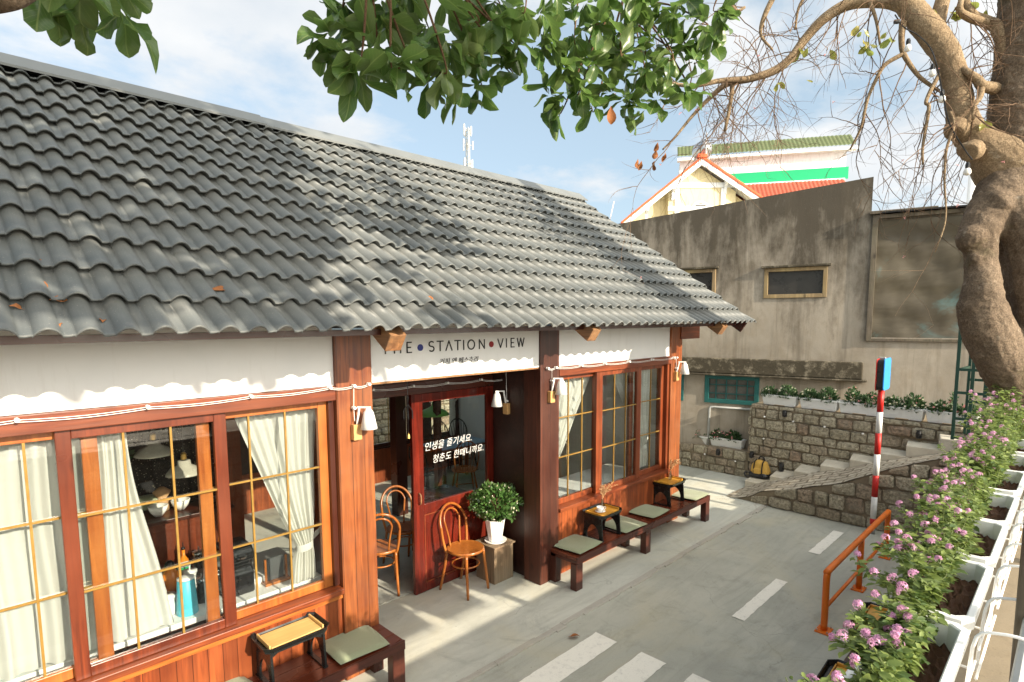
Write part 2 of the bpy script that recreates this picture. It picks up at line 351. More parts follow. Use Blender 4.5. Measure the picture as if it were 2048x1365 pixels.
M['daisy_leaf'] = m_leaf('daisy_foliage', (.022, .06, .022), (.055, .12, .04), (.05, .09, .03), trans=.25, rough=.6, veins=False)
M['bush_leaf'] = m_leaf('small_bush_leaf', (.035, .095, .02), (.10, .20, .05), (.10, .16, .05), trans=.25, rough=.3, veins=False)
M['old_leaf'] = m_leaf('yellowing_leaf', (.35, .27, .06), (.20, .26, .06), (.3, .28, .1), trans=.4)
M['lantana_flower'] = m_leaf('lilac_pink_floret', (.52, .19, .40), (.80, .44, .63), (.5, .25, .4), trans=.3, rough=.6, veins=False)
M['daisy_flower'] = m_leaf('small_white_petal', (.82, .80, .70), (.80, .74, .40), (.8, .8, .7), trans=.3, rough=.6, veins=False)
M['pink_flower'] = m_leaf('small_pink_petal', (.66, .20, .20), (.72, .36, .33), (.6, .2, .2), trans=.3, rough=.6, veins=False)

def m_curtain():
    m, t = nt('cream_gauze_curtain'); b = NB(t); v = b.coord()
    f = b.noise(b.coord((60, 60, 1)), 2, 3); g = b.noise(v, 220, 2)
    c = b.mix(f, (.80, .80, .755), (.87, .87, .83))
    p = b.bsdf(c, .9, b.bump(g, .001, .3), .1)
    tr = b.n('ShaderNodeBsdfTranslucent'); tr.inputs['Color'].default_value = (.87, .86, .80, 1)
    mx = b.n('ShaderNodeMixShader'); mx.inputs[0].default_value = .4; b.l(p.outputs[0], mx.inputs[1]); b.l(tr.outputs[0], mx.inputs[2])
    b.out(mx); return m
M['curtain'] = m_curtain()

def m_glass(name='window_glass', tint=(.93, .95, .94), refl=1.0):
    m, t = nt(name); b = NB(t)
    tr = b.n('ShaderNodeBsdfTransparent'); tr.inputs['Color'].default_value = (*tint, 1)
    gl = b.n('ShaderNodeBsdfGlossy'); gl.inputs['Roughness'].default_value = .02
    lw = b.n('ShaderNodeLayerWeight'); lw.inputs['Blend'].default_value = .5
    fr = b.math('ADD', b.math('MULTIPLY', b.math('POWER', lw.outputs['Facing'], 5.0), .92), .06)
    mx = b.n('ShaderNodeMixShader'); b.l(b.math('MULTIPLY', fr, refl), mx.inputs[0]); b.l(tr.outputs[0], mx.inputs[1]); b.l(gl.outputs[0], mx.inputs[2])
    b.out(mx); return m
M['glass'] = m_glass()
M['dark_pane'] = plain('dusty_dark_pane', (.035, .033, .03), .3, .5, 5)
M['jar_glass'] = m_glass('jar_glass', (.80, .84, .82), 1.6)
M['lamp_glass'] = plain('ribbed_milk_glass', (.42, .40, .34), .2, .1)
M['lattice'] = plain('dusty_mesh_screen', (.12, .115, .10), .8, .4, 30)

# ------------------------------------------------------------------ mesh helpers
class MB:
    def __init__(s): s.v = []; s.f = []; s.uv = None
    def add(s, vs, fs):
        o = len(s.v); s.v += [tuple(map(float, p)) for p in vs]; s.f += [tuple(i+o for i in f) for f in fs]; return s
    def box(s, x0, x1, y0, y1, z0, z1):
        return s.add([(x0, y0, z0), (x1, y0, z0), (x1, y1, z0), (x0, y1, z0), (x0, y0, z1), (x1, y0, z1), (x1, y1, z1), (x0, y1, z1)],
                     [(0, 3, 2, 1), (4, 5, 6, 7), (0, 1, 5, 4), (1, 2, 6, 5), (2, 3, 7, 6), (3, 0, 4, 7)])
    def obox(s, c, ax, ay, az):
        c, ax, ay, az = map(np.array, (c, ax, ay, az)); P = []
        for k in (-1, 1):
            for i, j in ((-1, -1), (1, -1), (1, 1), (-1, 1)): P.append(c+ax*i/2+ay*j/2+az*k/2)
        return s.add(P, [(0, 3, 2, 1), (4, 5, 6, 7), (0, 1, 5, 4), (1, 2, 6, 5), (2, 3, 7, 6), (3, 0, 4, 7)])
    def tube(s, pts, r, n=8, cap=True):
        pts = [np.array(p, float) for p in pts]; k = len(pts)
        r = [r]*k if not hasattr(r, '__len__') else r
        u = None; vs = []
        for i in range(k):
            d = pts[min(i+1, k-1)]-pts[max(i-1, 0)]; d = d/(np.linalg.norm(d)+1e-9)
            if u is None:
                a = np.array([0, 0, 1.]) if abs(d[2]) < .9 else np.array([1., 0, 0]); u = np.cross(d, a)
            u = u-d*(u@d); u /= np.linalg.norm(u)+1e-9; w = np.cross(d, u)
            for j in range(n):
                t = 2*math.pi*j/n; vs.append(pts[i]+r[i]*(math.cos(t)*u+math.sin(t)*w))
        fs = [(i*n+j, i*n+(j+1) % n, (i+1)*n+(j+1) % n, (i+1)*n+j) for i in range(k-1) for j in range(n)]
        if cap: fs += [tuple(range(n-1, -1, -1)), tuple((k-1)*n+j for j in range(n))]
        return s.add(vs, fs)
    def lathe(s, prof, c=(0, 0, 0), n=20, rot=0):
        vs = []; k = len(prof)
        for r, z in prof:
            for j in range(n):
                t = 2*math.pi*j/n+rot; vs.append((c[0]+r*math.cos(t), c[1]+r*math.sin(t), c[2]+z))
        fs = [(i*n+j, i*n+(j+1) % n, (i+1)*n+(j+1) % n, (i+1)*n+j) for i in range(k-1) for j in range(n)]
        fs += [tuple(range(n-1, -1, -1)), tuple((k-1)*n+j for j in range(n))]
        return s.add(vs, fs)
    def prism(s, poly, o, ex, ey, ez):
        """2D polygon in (ex, ey), extruded along ez"""
        o, ex, ey, ez = map(np.array, (o, ex, ey, ez)); k = len(poly)
        vs = [o+ex*a+ey*b for a, b in poly]+[o+ex*a+ey*b+ez for a, b in poly]
        fs = [tuple(range(k-1, -1, -1)), tuple(range(k, 2*k))]+[(i, (i+1) % k, (i+1) % k+k, i+k) for i in range(k)]
        return s.add(vs, fs)
    def build(s, name, mat, parent=None, bevel=0, smooth=False, local=False, seg=2):
        me = bpy.data.meshes.new(name)
        off = np.zeros(3)
        if parent is not None and not local: off = np.array(ROOT.get(parent.name, (0, 0, 0)))
        me.from_pydata([tuple(np.array(p)-off) for p in s.v], [], s.f)
        if s.uv is not None:
            l = me.uv_layers.new(name='UVMap'); l.data.foreach_set('uv', np.array(s.uv, np.float32).ravel())
        bm = bmesh.new(); bm.from_mesh(me); bmesh.ops.recalc_face_normals(bm, faces=bm.faces) if s.uv is None else None; bm.to_mesh(me); bm.free()
        me.materials.append(M[mat] if isinstance(mat, str) else mat)
        if smooth: me.polygons.foreach_set('use_smooth', [len(p.vertices) <= 4 for p in me.polygons])
        o = bpy.data.objects.new(name, me); COL.objects.link(o)
        if parent is not None:
            o.parent = parent; ROOT[o.name] = ROOT.get(parent.name, (0, 0, 0))
        if bevel:
            bv = o.modifiers.new('bevel', 'BEVEL'); bv.width = bevel; bv.segments = seg; bv.limit_method = 'ANGLE'; bv.angle_limit = R(40)
        return o
ROOT = {}
def tag(o, label, cat, group=None, kind=None):
    if label: o['label'] = label
    if cat: o['category'] = cat
    if group: o['group'] = group
    if kind: o['kind'] = kind
    return o
def thing(name, label, cat, loc=(0, 0, 0), group=None, rz=0):
    o = bpy.data.objects.new(name, None); COL.objects.link(o); o.location = loc; o.rotation_euler = (0, 0, rz); o.empty_display_size = .1
    ROOT[o.name] = loc
    return tag(o, label, cat, group)
def structure(o): o['kind'] = 'structure'; return o
def copy_tree(o, loc, rz=None, label=None):
    c = o.copy(); COL.objects.link(c); c.location = loc
    if rz is not None: c.rotation_euler = (0, 0, rz)
    if label: c['label'] = label
    for ch in [x for x in COL.objects if x.parent == o]:
        d = ch.copy(); COL.objects.link(d); d.parent = c
        for g in [x for x in COL.objects if x.parent == ch]:
            e = g.copy(); COL.objects.link(e); e.parent = d
    return c

def quads_mesh(name, V, F, mat, parent=None, uv=None, smooth=False):
    me = bpy.data.meshes.new(name)
    off = np.array(ROOT.get(parent.name, (0, 0, 0))) if parent is not None else np.zeros(3)
    V = np.asarray(V, np.float32)-off.astype(np.float32); F = np.asarray(F, np.int32); k = F.shape[1]
    me.vertices.add(len(V)); me.vertices.foreach_set('co', V.ravel())
    me.loops.add(F.size); me.loops.foreach_set('vertex_index', F.ravel())
    me.polygons.add(len(F)); me.polygons.foreach_set('loop_start', np.arange(0, F.size, k, dtype=np.int32)); me.polygons.foreach_set('loop_total', np.full(len(F), k, np.int32))
    if uv is not None:
        l = me.uv_layers.new(name='UVMap'); l.data.foreach_set('uv', np.asarray(uv, np.float32)[F.ravel()].ravel())
    me.materials.append(M[mat]); me.update(calc_edges=True); me.validate()
    if smooth: me.polygons.foreach_set('use_smooth', [True]*len(me.polygons))
    o = bpy.data.objects.new(name, me); COL.objects.link(o)
    if parent is not None: o.parent = parent; ROOT[o.name] = ROOT.get(parent.name, (0, 0, 0))
    return o

def leaf_template(kind):
    if kind == 'big':       # obovate leaf, 2 x 7 grid, pointed tip
        prof = [(0, .012), (.1, .05), (.28, .15), (.5, .235), (.7, .26), (.86, .2), (.96, .08), (1.0, .004)]
    elif kind == 'mid':
        prof = [(0, .02), (.3, .22), (.6, .24), (1.0, .01)]
    else:
        prof = [(0, .03), (.5, .26), (1.0, .02)]
    V = []; UV = []; F = []
    for t, w in prof:
        for sx in (-1, -.5, 0, .5, 1) if kind == 'big' else (-1, 0, 1):
            cup = .10*abs(sx)**1.5*(1 if kind == 'big' else .8)*(w/.25)
            V.append((w*sx, t, cup-.16*t*t)); UV.append((.5+.5*sx*(w/.26), t))
    nx = 5 if kind == 'big' else 3
    for i in range(len(prof)-1):
        for j in range(nx-1): F.append((i*nx+j, i*nx+j+1, (i+1)*nx+j+1, (i+1)*nx+j))
    return np.array(V), np.array(F), np.array(UV)
LT = {k: leaf_template(k) for k in ('big', 'mid', 'small')}
def leaves(pos, dirs, ups, size, kind):
    """many leaves: base position, growth direction, face normal, length -> V, F, UV"""
    pos, dirs, ups = (np.asarray(a, float) for a in (pos, dirs, ups)); size = np.asarray(size, float)
    dirs = dirs/(np.linalg.norm(dirs, axis=1, keepdims=True)+1e-9)
    side = np.cross(dirs, ups); side /= np.linalg.norm(side, axis=1, keepdims=True)+1e-9
    nn = np.cross(side, dirs)
    tv, tf, tu = LT[kind]; n = len(pos)
    tvv = np.repeat(tv[None], n, 0).copy()
    if kind == 'big':
        wv = nrg.uniform(.9, 1.28, (n, 1)); tvv[:, :, 0] *= wv
        tvv[:, :, 2] += nrg.normal(0, .22, (n, 1))*tv[None, :, 1]**2 + nrg.normal(0, .09, (n, 1))*np.sin(tv[None, :, 1]*6)+nrg.normal(0, .06, (n, 1))*np.sign(tv[None, :, 0])*np.sin(tv[None, :, 1]*9)*abs(tv[None, :, 0])*4
        tvv[:, :, 0] += nrg.normal(0, .06, (n, 1))*tv[None, :, 1]**2
    V = pos[:, None]+size[:, None, None]*(tvv[:, :, 0:1]*side[:, None]+tvv[:, :, 1:2]*dirs[:, None]+tvv[:, :, 2:3]*nn[:, None])
    F = (tf[None]+(np.arange(n)*len(tv))[:, None, None]).reshape(-1, 4)
    return V.reshape(-1, 3), F, np.tile(tu, (n, 1))
def rdirs(n):
    d = nrg.normal(size=(n, 3)); return d/np.linalg.norm(d, axis=1, keepdims=True)

def smooth_path(pts, k=6):
    """Catmull-Rom through points (any number of columns)"""
    P = np.array(pts, float); P = np.vstack([2*P[0]-P[1], P, 2*P[-1]-P[-2]]); out = []
    for i in range(1, len(P)-2):
        for t in np.linspace(0, 1, k, endpoint=False):
            a, b, c, d = P[i-1], P[i], P[i+1], P[i+2]
            out.append(.5*((2*b)+(c-a)*t+(2*a-5*b+4*c-d)*t*t+(3*b-a-3*c+d)*t**3))
    out.append(P[-2]); return np.array(out)

# ------------------------------------------------------------------ light and sky
SUN_D = np.array([-.10, 1.0, -.43]); SUN_D /= np.linalg.norm(SUN_D)
EL = math.asin(-SUN_D[2]); AZ = math.atan2(-SUN_D[0], -SUN_D[1])   # clockwise from +Y
sl = bpy.data.lights.new('sun', 'SUN'); sl.energy = 4.1; sl.angle = R(.55); sl.color = (1, .87, .69)
so = bpy.data.objects.new('sun', sl); COL.objects.link(so); so.rotation_euler = Vector(SUN_D).to_track_quat('-Z', 'Y').to_euler()
W = bpy.data.worlds.new('World'); SC.world = W; W.use_nodes = True
t = W.node_tree; t.nodes.clear(); b = NB(t)
sky = b.n('ShaderNodeTexSky', sky_type='NISHITA'); sky.sun_disc = False; sky.sun_elevation = EL; sky.sun_rotation = AZ
sky.air_density = 1.0; sky.dust_density = 1.6; sky.ozone_density = 1.5; sky.altitude = 300
tc = b.n('ShaderNodeTexCoord'); sx = b.n('ShaderNodeSeparateXYZ'); b.l(tc.outputs['Generated'], sx.inputs[0])
zz = b.math('ADD', b.math('MAXIMUM', sx.outputs['Z'], 0.0), .22)
cx_ = b.math('DIVIDE', sx.outputs['X'], zz); cy_ = b.math('DIVIDE', sx.outputs['Y'], zz)
cv = b.n('ShaderNodeCombineXYZ'); b.l(cx_, cv.inputs[0]); b.l(cy_, cv.inputs[1])
mp = b.n('ShaderNodeMapping'); b.l(cv.outputs[0], mp.inputs['Vector']); mp.inputs['Location'].default_value = (1.35, .4, 0)
f = b.noise(mp.outputs['Vector'], 1.55, 10, .58, .2); f2 = b.noise(mp.outputs['Vector'], .55, 3, .5)
cl = b.math('ADD', b.math('MULTIPLY', f, .75), b.math('MULTIPLY', f2, .45))
for (px_, py_, amp_, c0_, c1_) in ((200, 150, .13, .80, .97), (560, 235, .10, .90, .985), (1620, 190, .07, .88, .99), (760, 330, -.10, .93, .995), (480, 40, -.09, .88, .985), (1150, 330, -.06, .93, .99)):   # where the cloud banks stand
    dv = RT*(px_-PCX)/FPX-UP*(py_-PCY)/FPX+FW; dv /= np.linalg.norm(dv)
    dp = b.n('ShaderNodeVectorMath', operation='DOT_PRODUCT'); b.l(tc.outputs['Generated'], dp.inputs[0]); dp.inputs[1].default_value = tuple(dv)
    cl = b.math('ADD', cl, b.math('MULTIPLY', b.ramp(dp.outputs['Value'], [(c0_, 0), (c1_, 1)]), amp_))
mask = b.ramp(cl, [(.565, 0), (.665, .9), (.8, 1)])
shade = b.ramp(b.noise(mp.outputs['Vector'], 2.2, 6, .55), [(.35, (2.45, 2.6, 2.75)), (.65, (3.1, 3.1, 3.08))])
sd = b.n('ShaderNodeVectorMath', operation='DOT_PRODUCT'); b.l(tc.outputs['Generated'], sd.inputs[0]); sd.inputs[1].default_value = tuple(-SUN_D)
near_sun = b.ramp(b.math('SUBTRACT', sd.outputs['Value'], .10), [(0, 0), (.62, 1)])          # clouds on the sun's side of the sky scatter more light forward
shade = b.mix(near_sun, shade, (14, 13.4, 12))
csky = b.mix(mask, b.mix(.72, sky.outputs[0], b.mix(near_sun, (1.62, 1.98, 2.16), (9, 8.8, 8.2))), shade)
bg = b.n('ShaderNodeBackground'); bg.inputs['Strength'].default_value = .15; b.l(csky, bg.inputs['Color'])
wo = b.n('ShaderNodeOutputWorld'); b.l(bg.outputs[0], wo.inputs['Surface'])
SC.view_settings.view_transform = 'Standard'; SC.view_settings.look = 'None'; SC.view_settings.gamma = 1; SC.view_settings.exposure = 1.15
SC.cycles.max_bounces = 8; SC.cycles.transparent_max_bounces = 16; SC.cycles.caustics_reflective = False; SC.cycles.caustics_refractive = False
SC.cycles.use_denoising = True

# ------------------------------------------------------------------ ground
g = MB(); N = 40
g.add([(-150, -150, -.012), (250, -150, -.012), (250, 250, -.012), (-150, 250, -.012)], [(0, 1, 2, 3)])
structure(g.build('ground', 'road'))
g = MB(); g.box(-6, 10.22, 3.36, 4.9, -.3, 0.0); structure(g.build('walkway', 'walk', bevel=.006))
# broken mortar line along the edge of the walkway
g = MB(); x = -6.0
while x < 8.8:
    L = rng.uniform(.12, .45); w = rng.uniform(.02, .055); y0 = 3.352-rng.uniform(.0, .02)
    g.box(x, x+L+.01, y0-w, y0+.03, -.05, rng.uniform(.003, .011)); x += L
structure(g.build('kerb', 'kerb', bevel=.005))
gm = 'white stripes painted on the yard'
for x0, x1, y0, y1, lab in ((-.6, 4.13, 2.80, 3.035, 'long broad white zebra stripe nearest the walkway kerb'),
                            (-.6, 4.15, 2.32, 2.56, 'broad white zebra stripe, middle one of the three bars'),
                            (-.6, 4.18, 1.88, 2.09, 'broad white zebra stripe at bottom, farthest from the cafe'),
                            (5.29, 6.43, 2.137, 2.262, 'narrow worn white dash beside the near end of the orange rail'),
                            (7.47, 8.48, 2.13, 2.258, 'narrow white dash nearest the stone ramp wall')):
    q = MB(); n = int((x1-x0)/.05); top = []; bot = []
    for i in range(n+1):
        xx = x0+(x1-x0)*i/n; top.append((xx, y1+rng.uniform(-.004, .004), -.006)); bot.append((xx, y0+rng.uniform(-.004, .004), -.006))
    q.add(bot+top, [(i, i+1, n+2+i, n+1+i) for i in range(n)])
    tag(q.build('road_marking', 'paint'), lab, 'road marking', gm)

# ------------------------------------------------------------------ cafe building
cafe = thing('cafe_building', 'low cafe with charcoal tile roof, white fascia boards and red varnished timber front', 'building', (0, 4.05, 0))
FY = 4.05
# --- roof
TAN = .683; RY0, RZ0, RYR = 3.31, 2.815, 6.42
SL = math.sqrt(1+TAN*TAN)
def roof_z(y): return RZ0+TAN*(y-RY0)
def tile_sheet(x0, x1, sgn):
    per = .152; ns = 13; xs = []; x = x0
    nper = int((x1-x0)/per)
    us = [0, .025, .08, .15, .24, .35, .46, .55, .62, .675, .70, .82, .97]
    for k in range(nper):
        for u in us: xs.append((x0+(k+u)*per, u))
    xs.append((x0+nper*per, 0))
    def prof(u): return .042*math.sin(math.pi*u/.70)**.75 if 0 < u < .70 else (.006 if u > .9 else 0)
    step = .3; total = (RYR-RY0)*SL; rows = int(math.ceil(total/step)); V = []; F = []; lines = []
    wob = [rng.uniform(-.004, .004) for _ in range(40)]
    for r in range(rows):
        for e, (sv, hh) in enumerate(((r*step-.042, .036), (r*step-.045, .046), (r*step-.03, .0455), (min((r+1)*step+.05, total), -.004))): lines.append((sv, hh, r))
    for (sv, hh, r) in lines:
        for (xx, u) in xs:
            sheet = int((xx-x0+1e-6)//(per*5)); fr = ((xx-x0) % (per*5))/(per*5)
            h = hh+prof(u)+.006*(1-fr)*(1 if sheet % 2 else .6)+wob[(sheet*3+r) % 40]*.8
            ds = wob[(sheet*7+5) % 40]*1.2
            s_ = sv+ds; ny, nz = -TAN/SL, 1/SL
            y = RY0+s_/SL+ny*h; z = RZ0+s_*TAN/SL+nz*h
            V.append((xx, y if sgn > 0 else 2*RYR-y, z))
    n = len(xs)
    for i in range(len(lines)-1):
        for j in range(n-1): F.append((i*n+j, i*n+j+1, (i+1)*n+j+1, (i+1)*n+j))
    if sgn < 0: F = [f[::-1] for f in F]
    return V, F
V, F = tile_sheet(-3.04, 8.06, 1)
roof = quads_mesh('roof', V, F, 'tile', cafe)
V, F = tile_sheet(-3.04, 3.2, -1); quads_mesh('roof', V, F, 'tile', cafe)
g = MB(); g.prism([(RYR+.22, 4.70), (2*RYR-RY0, RZ0+.03), (2*RYR-RY0, RZ0+.036), (RYR+.22, 4.706)], (3.22, 0, .02), (0, 1, 0), (0, 0, 1), (4.84, 0, 0)); g.build('added_skylight_sheet', 'jar_glass', cafe)  # unseen rear skylight, added to bring daylight into the dining room
g = MB()
for xx in (3.3, 4.5, 5.7, 6.9, 7.95): g.prism([(RYR+.1, 4.74), (2*RYR-RY0, RZ0-.03), (2*RYR-RY0, RZ0-.11), (RYR+.1, 4.64)], (xx, 0, 0), (0, 1, 0), (0, 0, 1), (.06, 0, 0))
g.build('added_skylight_rafters', 'dark_y', cafe)
g = MB(); RZR = roof_z(RYR)
for x0, x1, dz in ((-3.0, 2.62, .012), (2.6, 8.07, 0.0)):     # folded ridge flashing in two lengths
    P = [(RYR-.21, RZR-.21*TAN+.098), (RYR-.212, RZR-.21*TAN+.118), (RYR-.03, RZR+.108), (RYR+.03, RZR+.108), (RYR+.212, RZR-.21*TAN+.118), (RYR+.21, RZR-.21*TAN+.098), (RYR, RZR+.085)]
    g.prism(P, (x0, 0, dz), (0, 1, 0), (0, 0, 1), (x1-x0, 0, 0))
g.build('ridge_cap', 'metal_flash', roof)
g = MB()        # black filler for the dark gap under the flashing and the deck under the tiles
g.prism([(RYR-.2, RZR-.2*TAN-.02), (RYR, RZR), (RYR+.2, RZR-.2*TAN-.02)], (-2.9, 0, 0), (0, 1, 0), (0, 0, 1), (10.9, 0, 0))
g.build('ridge_gap_filler', 'black_plastic', roof)
g = MB()
P = [(RY0+.14, roof_z(RY0+.14)-.02), (RYR, RZR-.02), (2*RYR-RY0-.14, roof_z(RY0+.14)-.02), (2*RYR-RY0-.14, roof_z(RY0+.14)-.05), (RYR, RZR-.06), (RY0+.14, roof_z(RY0+.14)-.05)]
g.prism(P, (-2.9, 0, 0), (0, 1, 0), (0, 0, 1), (6.1, 0, 0)); P = [P[0], P[1], P[4], P[5]]; g.prism(P, (3.201, 0, 0), (0, 1, 0), (0, 0, 1), (4.699, 0, 0)); g.build('roof_deck', 'dark_x', cafe)
ey = np.array([0, 1, TAN])/SL; en = np.array([0, -TAN, 1])/SL
for xc in (-.2, 2.235, 4.49, 7.26):
    c0 = np.array([xc, 3.36, roof_z(3.36)-.115]); c1 = np.array([xc, 5.4, roof_z(5.4)-.115])
    MB().obox((c0+c1)/2, (.13, 0, 0), ey*np.linalg.norm(c1-c0), en*.138).build('rafter', 'rafter', cafe, bevel=.006)
c0 = np.array([7.9, 3.36, roof_z(3.36)-.09]); c1 = np.array([7.9, 6.4, roof_z(6.4)-.09])
MB().obox((c0+c1)/2, (.03, 0, 0), ey*np.linalg.norm(c1-c0), en*.15).build('barge_board', 'dark_y', cafe, bevel=.003)
MB().box(7.36, 7.89, 4.0, 4.12, 2.60, 2.80).build('wall_plate', 'red_x', cafe, bevel=.004)
MB().box(-3, 7.85, 3.44, 3.5, 2.79, 2.83).build('batten', 'dark_x', cafe)
# --- posts
for x0, x1, yb, mt in ((2.13, 2.442, 4.25, 'post'), (4.45, 4.752, 4.27, 'post_shaded'), (7.135, 7.425, 4.25, 'post')):
    MB().box(x0, x1, 4.022, yb, 0, 2.80).build('post', mt, cafe, bevel=.006)
MB().box(2.085, 2.128, 4.07, 4.2, .80, 2.80).build('post', 'dark_z', cafe)
# --- white boards
MB().box(-3, 2.128, 4.055, 4.12, 2.395, 3.1).build('white_fascia', 'facade', cafe)
MB().box(2.444, 4.448, 4.045, 4.11, 2.39, 3.05).build('sign_board', 'facade', cafe)
MB().box(4.754, 7.133, 4.055, 4.12, 2.375, 3.1).build('white_fascia', 'facade', cafe)
MB().box(2.444, 4.448, 4.05, 4.10, 2.372, 2.388).build('sign_edge', 'rafter', cafe)
g = MB(); prev = None
MB().box(-3, 2.12, 4.012, 4.10, 2.285, 2.392).build('lintel', 'red_x', cafe, bevel=.004)
MB().box(4.756, 7.133, 4.018, 4.10, 2.272, 2.372).build('lintel', 'red_x', cafe, bevel=.004)
# --- lower panelling and sills
MB().box(-3, 2.128, 4.055, 4.14, 0, .745).build('lower_panelling', 'panel', cafe)
MB().box(4.754, 7.133, 4.055, 4.14, 0, .745).build('lower_panelling', 'panel', cafe)
MB().box(-3, 2.126, 3.995, 4.16, .748, .790).build('window_sill', 'red_x', cafe, bevel=.004)
MB().box(-3, 2.126, 4.03, 4.053, .70, .747).build('sill_trim', 'orange_x', cafe, bevel=.003)
MB().box(4.754, 7.133, 3.995, 4.16, .748, .790).build('window_sill', 'red_x', cafe, bevel=.004)
# --- window sashes
def sash(x0, x1, z0, z1, y, bars_x, bars_z, wl, wr, mat, parent=cafe, wt=.055, wb=.065, d=.042, name='window', barw=.013):
    f = MB(); f.box(x0, x0+wl, y, y+d, z0, z1); f.box(x1-wr, x1, y, y+d, z0, z1)
    f.box(x0+wl, x1-wr, y+.001, y+d-.001, z1-wt, z1); f.box(x0+wl, x1-wr, y+.001, y+d-.001, z0, z0+wb)
    fr = f.build(name, mat+'_z' if mat in ('red', 'orange', 'dark', 'maroon') else mat, parent, bevel=.004)
    q = MB(); q.box(x0+wl-.005, x1-wr+.005, y+d*.5-.002, y+d*.5+.002, z0+wb-.005, z1-wt+.005); q.build('glass_pane', 'glass', fr)
    if bars_x or bars_z:
        k = MB()
        for bx in bars_x: k.box(bx-barw/2, bx+barw/2, y+.004, y+d*.5-.003, z0+wb-.002, z1-wt+.002)
        for bz in bars_z: k.box(x0+wl-.002, x1-wr+.002, y+.006, y+d*.5-.003, bz-barw/2, bz+barw/2)
        k.build('glazing_bars', 'brass', fr)
    return fr
BZ = (1.315, 1.768)
sash(-.29, .635, .792, 2.283, 4.105, (.048, .302), BZ, .078, .08, 'orange')
sash(.432, 1.338, .792, 2.283, 4.050, (.755, 1.008), BZ, .074, .078, 'maroon')
sash(1.168, 2.092, .792, 2.283, 4.105, (1.505, 1.763), BZ, .08, .078, 'orange')
sash(4.76, 5.60, .792, 2.270, 4.105, (5.02, 5.27), (1.335, 1.79), .036, .10, 'red')
sash(5.47, 6.43, .792, 2.270, 4.050, (5.843, 6.09), (1.335, 1.79), .12, .10, 'red')
sash(6.25, 7.085, .792, 2.270, 4.105, (6.51, 6.766), (1.335, 1.79), .08, .075, 'red')
MB().box(-1.6, -.295, 4.06, 4.15, .792, 2.283).build('panel', 'red_z', cafe)
MB().box(7.087, 7.133, 4.05, 4.15, .792, 2.27).build('window_jamb', 'red_z', cafe)
for p, q in (((.435, .4995), (4.0, 4.05)),): pass
# --- entry
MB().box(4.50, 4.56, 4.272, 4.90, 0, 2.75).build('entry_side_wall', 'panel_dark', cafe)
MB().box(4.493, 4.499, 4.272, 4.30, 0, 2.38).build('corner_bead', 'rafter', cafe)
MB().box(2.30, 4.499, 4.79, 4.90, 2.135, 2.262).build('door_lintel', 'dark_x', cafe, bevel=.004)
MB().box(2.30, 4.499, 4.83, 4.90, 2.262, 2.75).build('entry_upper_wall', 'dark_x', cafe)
MB().box(2.30, 2.442, 4.252, 4.90, 0, 2.75).build('entry_side_wall', 'red_z', cafe)
DY = 4.80
fr = MB(); x0, x1 = 3.362, 4.497
fr.box(x0, x0+.135, DY, DY+.045, .005, 2.132); fr.box(x1-.10, x1, DY, DY+.045, .005, 2.132)
fr.box(x0+.135, x1-.10, DY+.001, DY+.044, 2.04, 2.131); fr.box(x0+.135, x1-.10, DY+.001, DY+.044, .845, .962); fr.box(x0+.135, x1-.10, DY+.001, DY+.044, .006, .098)
door = fr.build('door', 'door', cafe, bevel=.005)
MB().box(x0+.13, x1-.095, DY+.018, DY+.03, .095, .85).build('door_panel', 'door', door)
g = MB()
for a in ((x0+.135, x0+.147, .098, .845), (x1-.112, x1-.10, .098, .845)): g.box(a[0], a[1], DY+.008, DY+.0175, a[2], a[3])
for a in ((.834, .845), (.098, .11)): g.box(x0+.147, x1-.112, DY+.008, DY+.0175, a[0], a[1])
g.build('panel_moulding', 'red_x', door)
MB().box(x0+.13, x1-.095, DY+.02, DY+.024, .958, 2.045).build('glass_pane', 'glass', door)
MB().tube(smooth_path([(3.428, DY, .975), (3.428, DY-.03, .99), (3.428, DY-.036, 1.035), (3.428, DY-.03, 1.08), (3.428, DY, 1.095)], 4), .008, 8).build('handle', 'rafter', door, smooth=True)
# --- lettering
def stroke_mesh(strokes, y, w, z_of=None):
    g = MB()
    for st in strokes:
        for (xa, za), (xb, zb) in zip(st[:-1], st[1:]):
            d = np.array([xb-xa, 0, zb-za]); L = np.linalg.norm(d); d /= L; nrm = np.array([-d[2], 0, d[0]])
            g.obox(((xa+xb)/2, y, (za+zb)/2), d*(L+w*.55), nrm*w, (0, .004, 0))
    return g
zb, zt = 2.617, 2.702; zm = (zb+zt)/2
def arc(cx, cz, rx, rz, a0, a1, n=14): return [(cx+rx*math.cos(R(a0+(a1-a0)*i/n)), cz+rz*math.sin(R(a0+(a1-a0)*i/n))) for i in range(n+1)]
S = []
def T(x): S.extend([[(x-.034, zt), (x+.034, zt)], [(x, zt), (x, zb)]])
T(2.585); S += [[(2.672, zt), (2.672, zb)], [(2.732, zt), (2.732, zb)], [(2.672, zm), (2.732, zm)]]
def Ee(x): S.extend([[(x, zt), (x, zb)], [(x, zt), (x+.044, zt)], [(x, zm), (x+.036, zm)], [(x, zb), (x+.044, zb)]])
Ee(2.798)
h = (zt-zb)/2
S.append(arc(3.053, zt-h*.5, .026, h*.5, 40, 270, 14)+arc(3.053, zb+h*.5, .026, h*.5, 90, -140, 14)[1:])
T(3.148); S.append([(3.212, zb), (3.247, zt), (3.282, zb)]); T(3.349); S.append([(3.419, zt), (3.419, zb)])
S.append(arc(3.511, zm, .041, h, 0, 360, 26)); S.append([(3.612, zb), (3.612, zt), (3.676, zb), (3.676, zt)])
S.append([(3.853, zt), (3.888, zb), (3.923, zt)]); S.append([(3.969, zt), (3.969, zb)]); Ee(4.034)
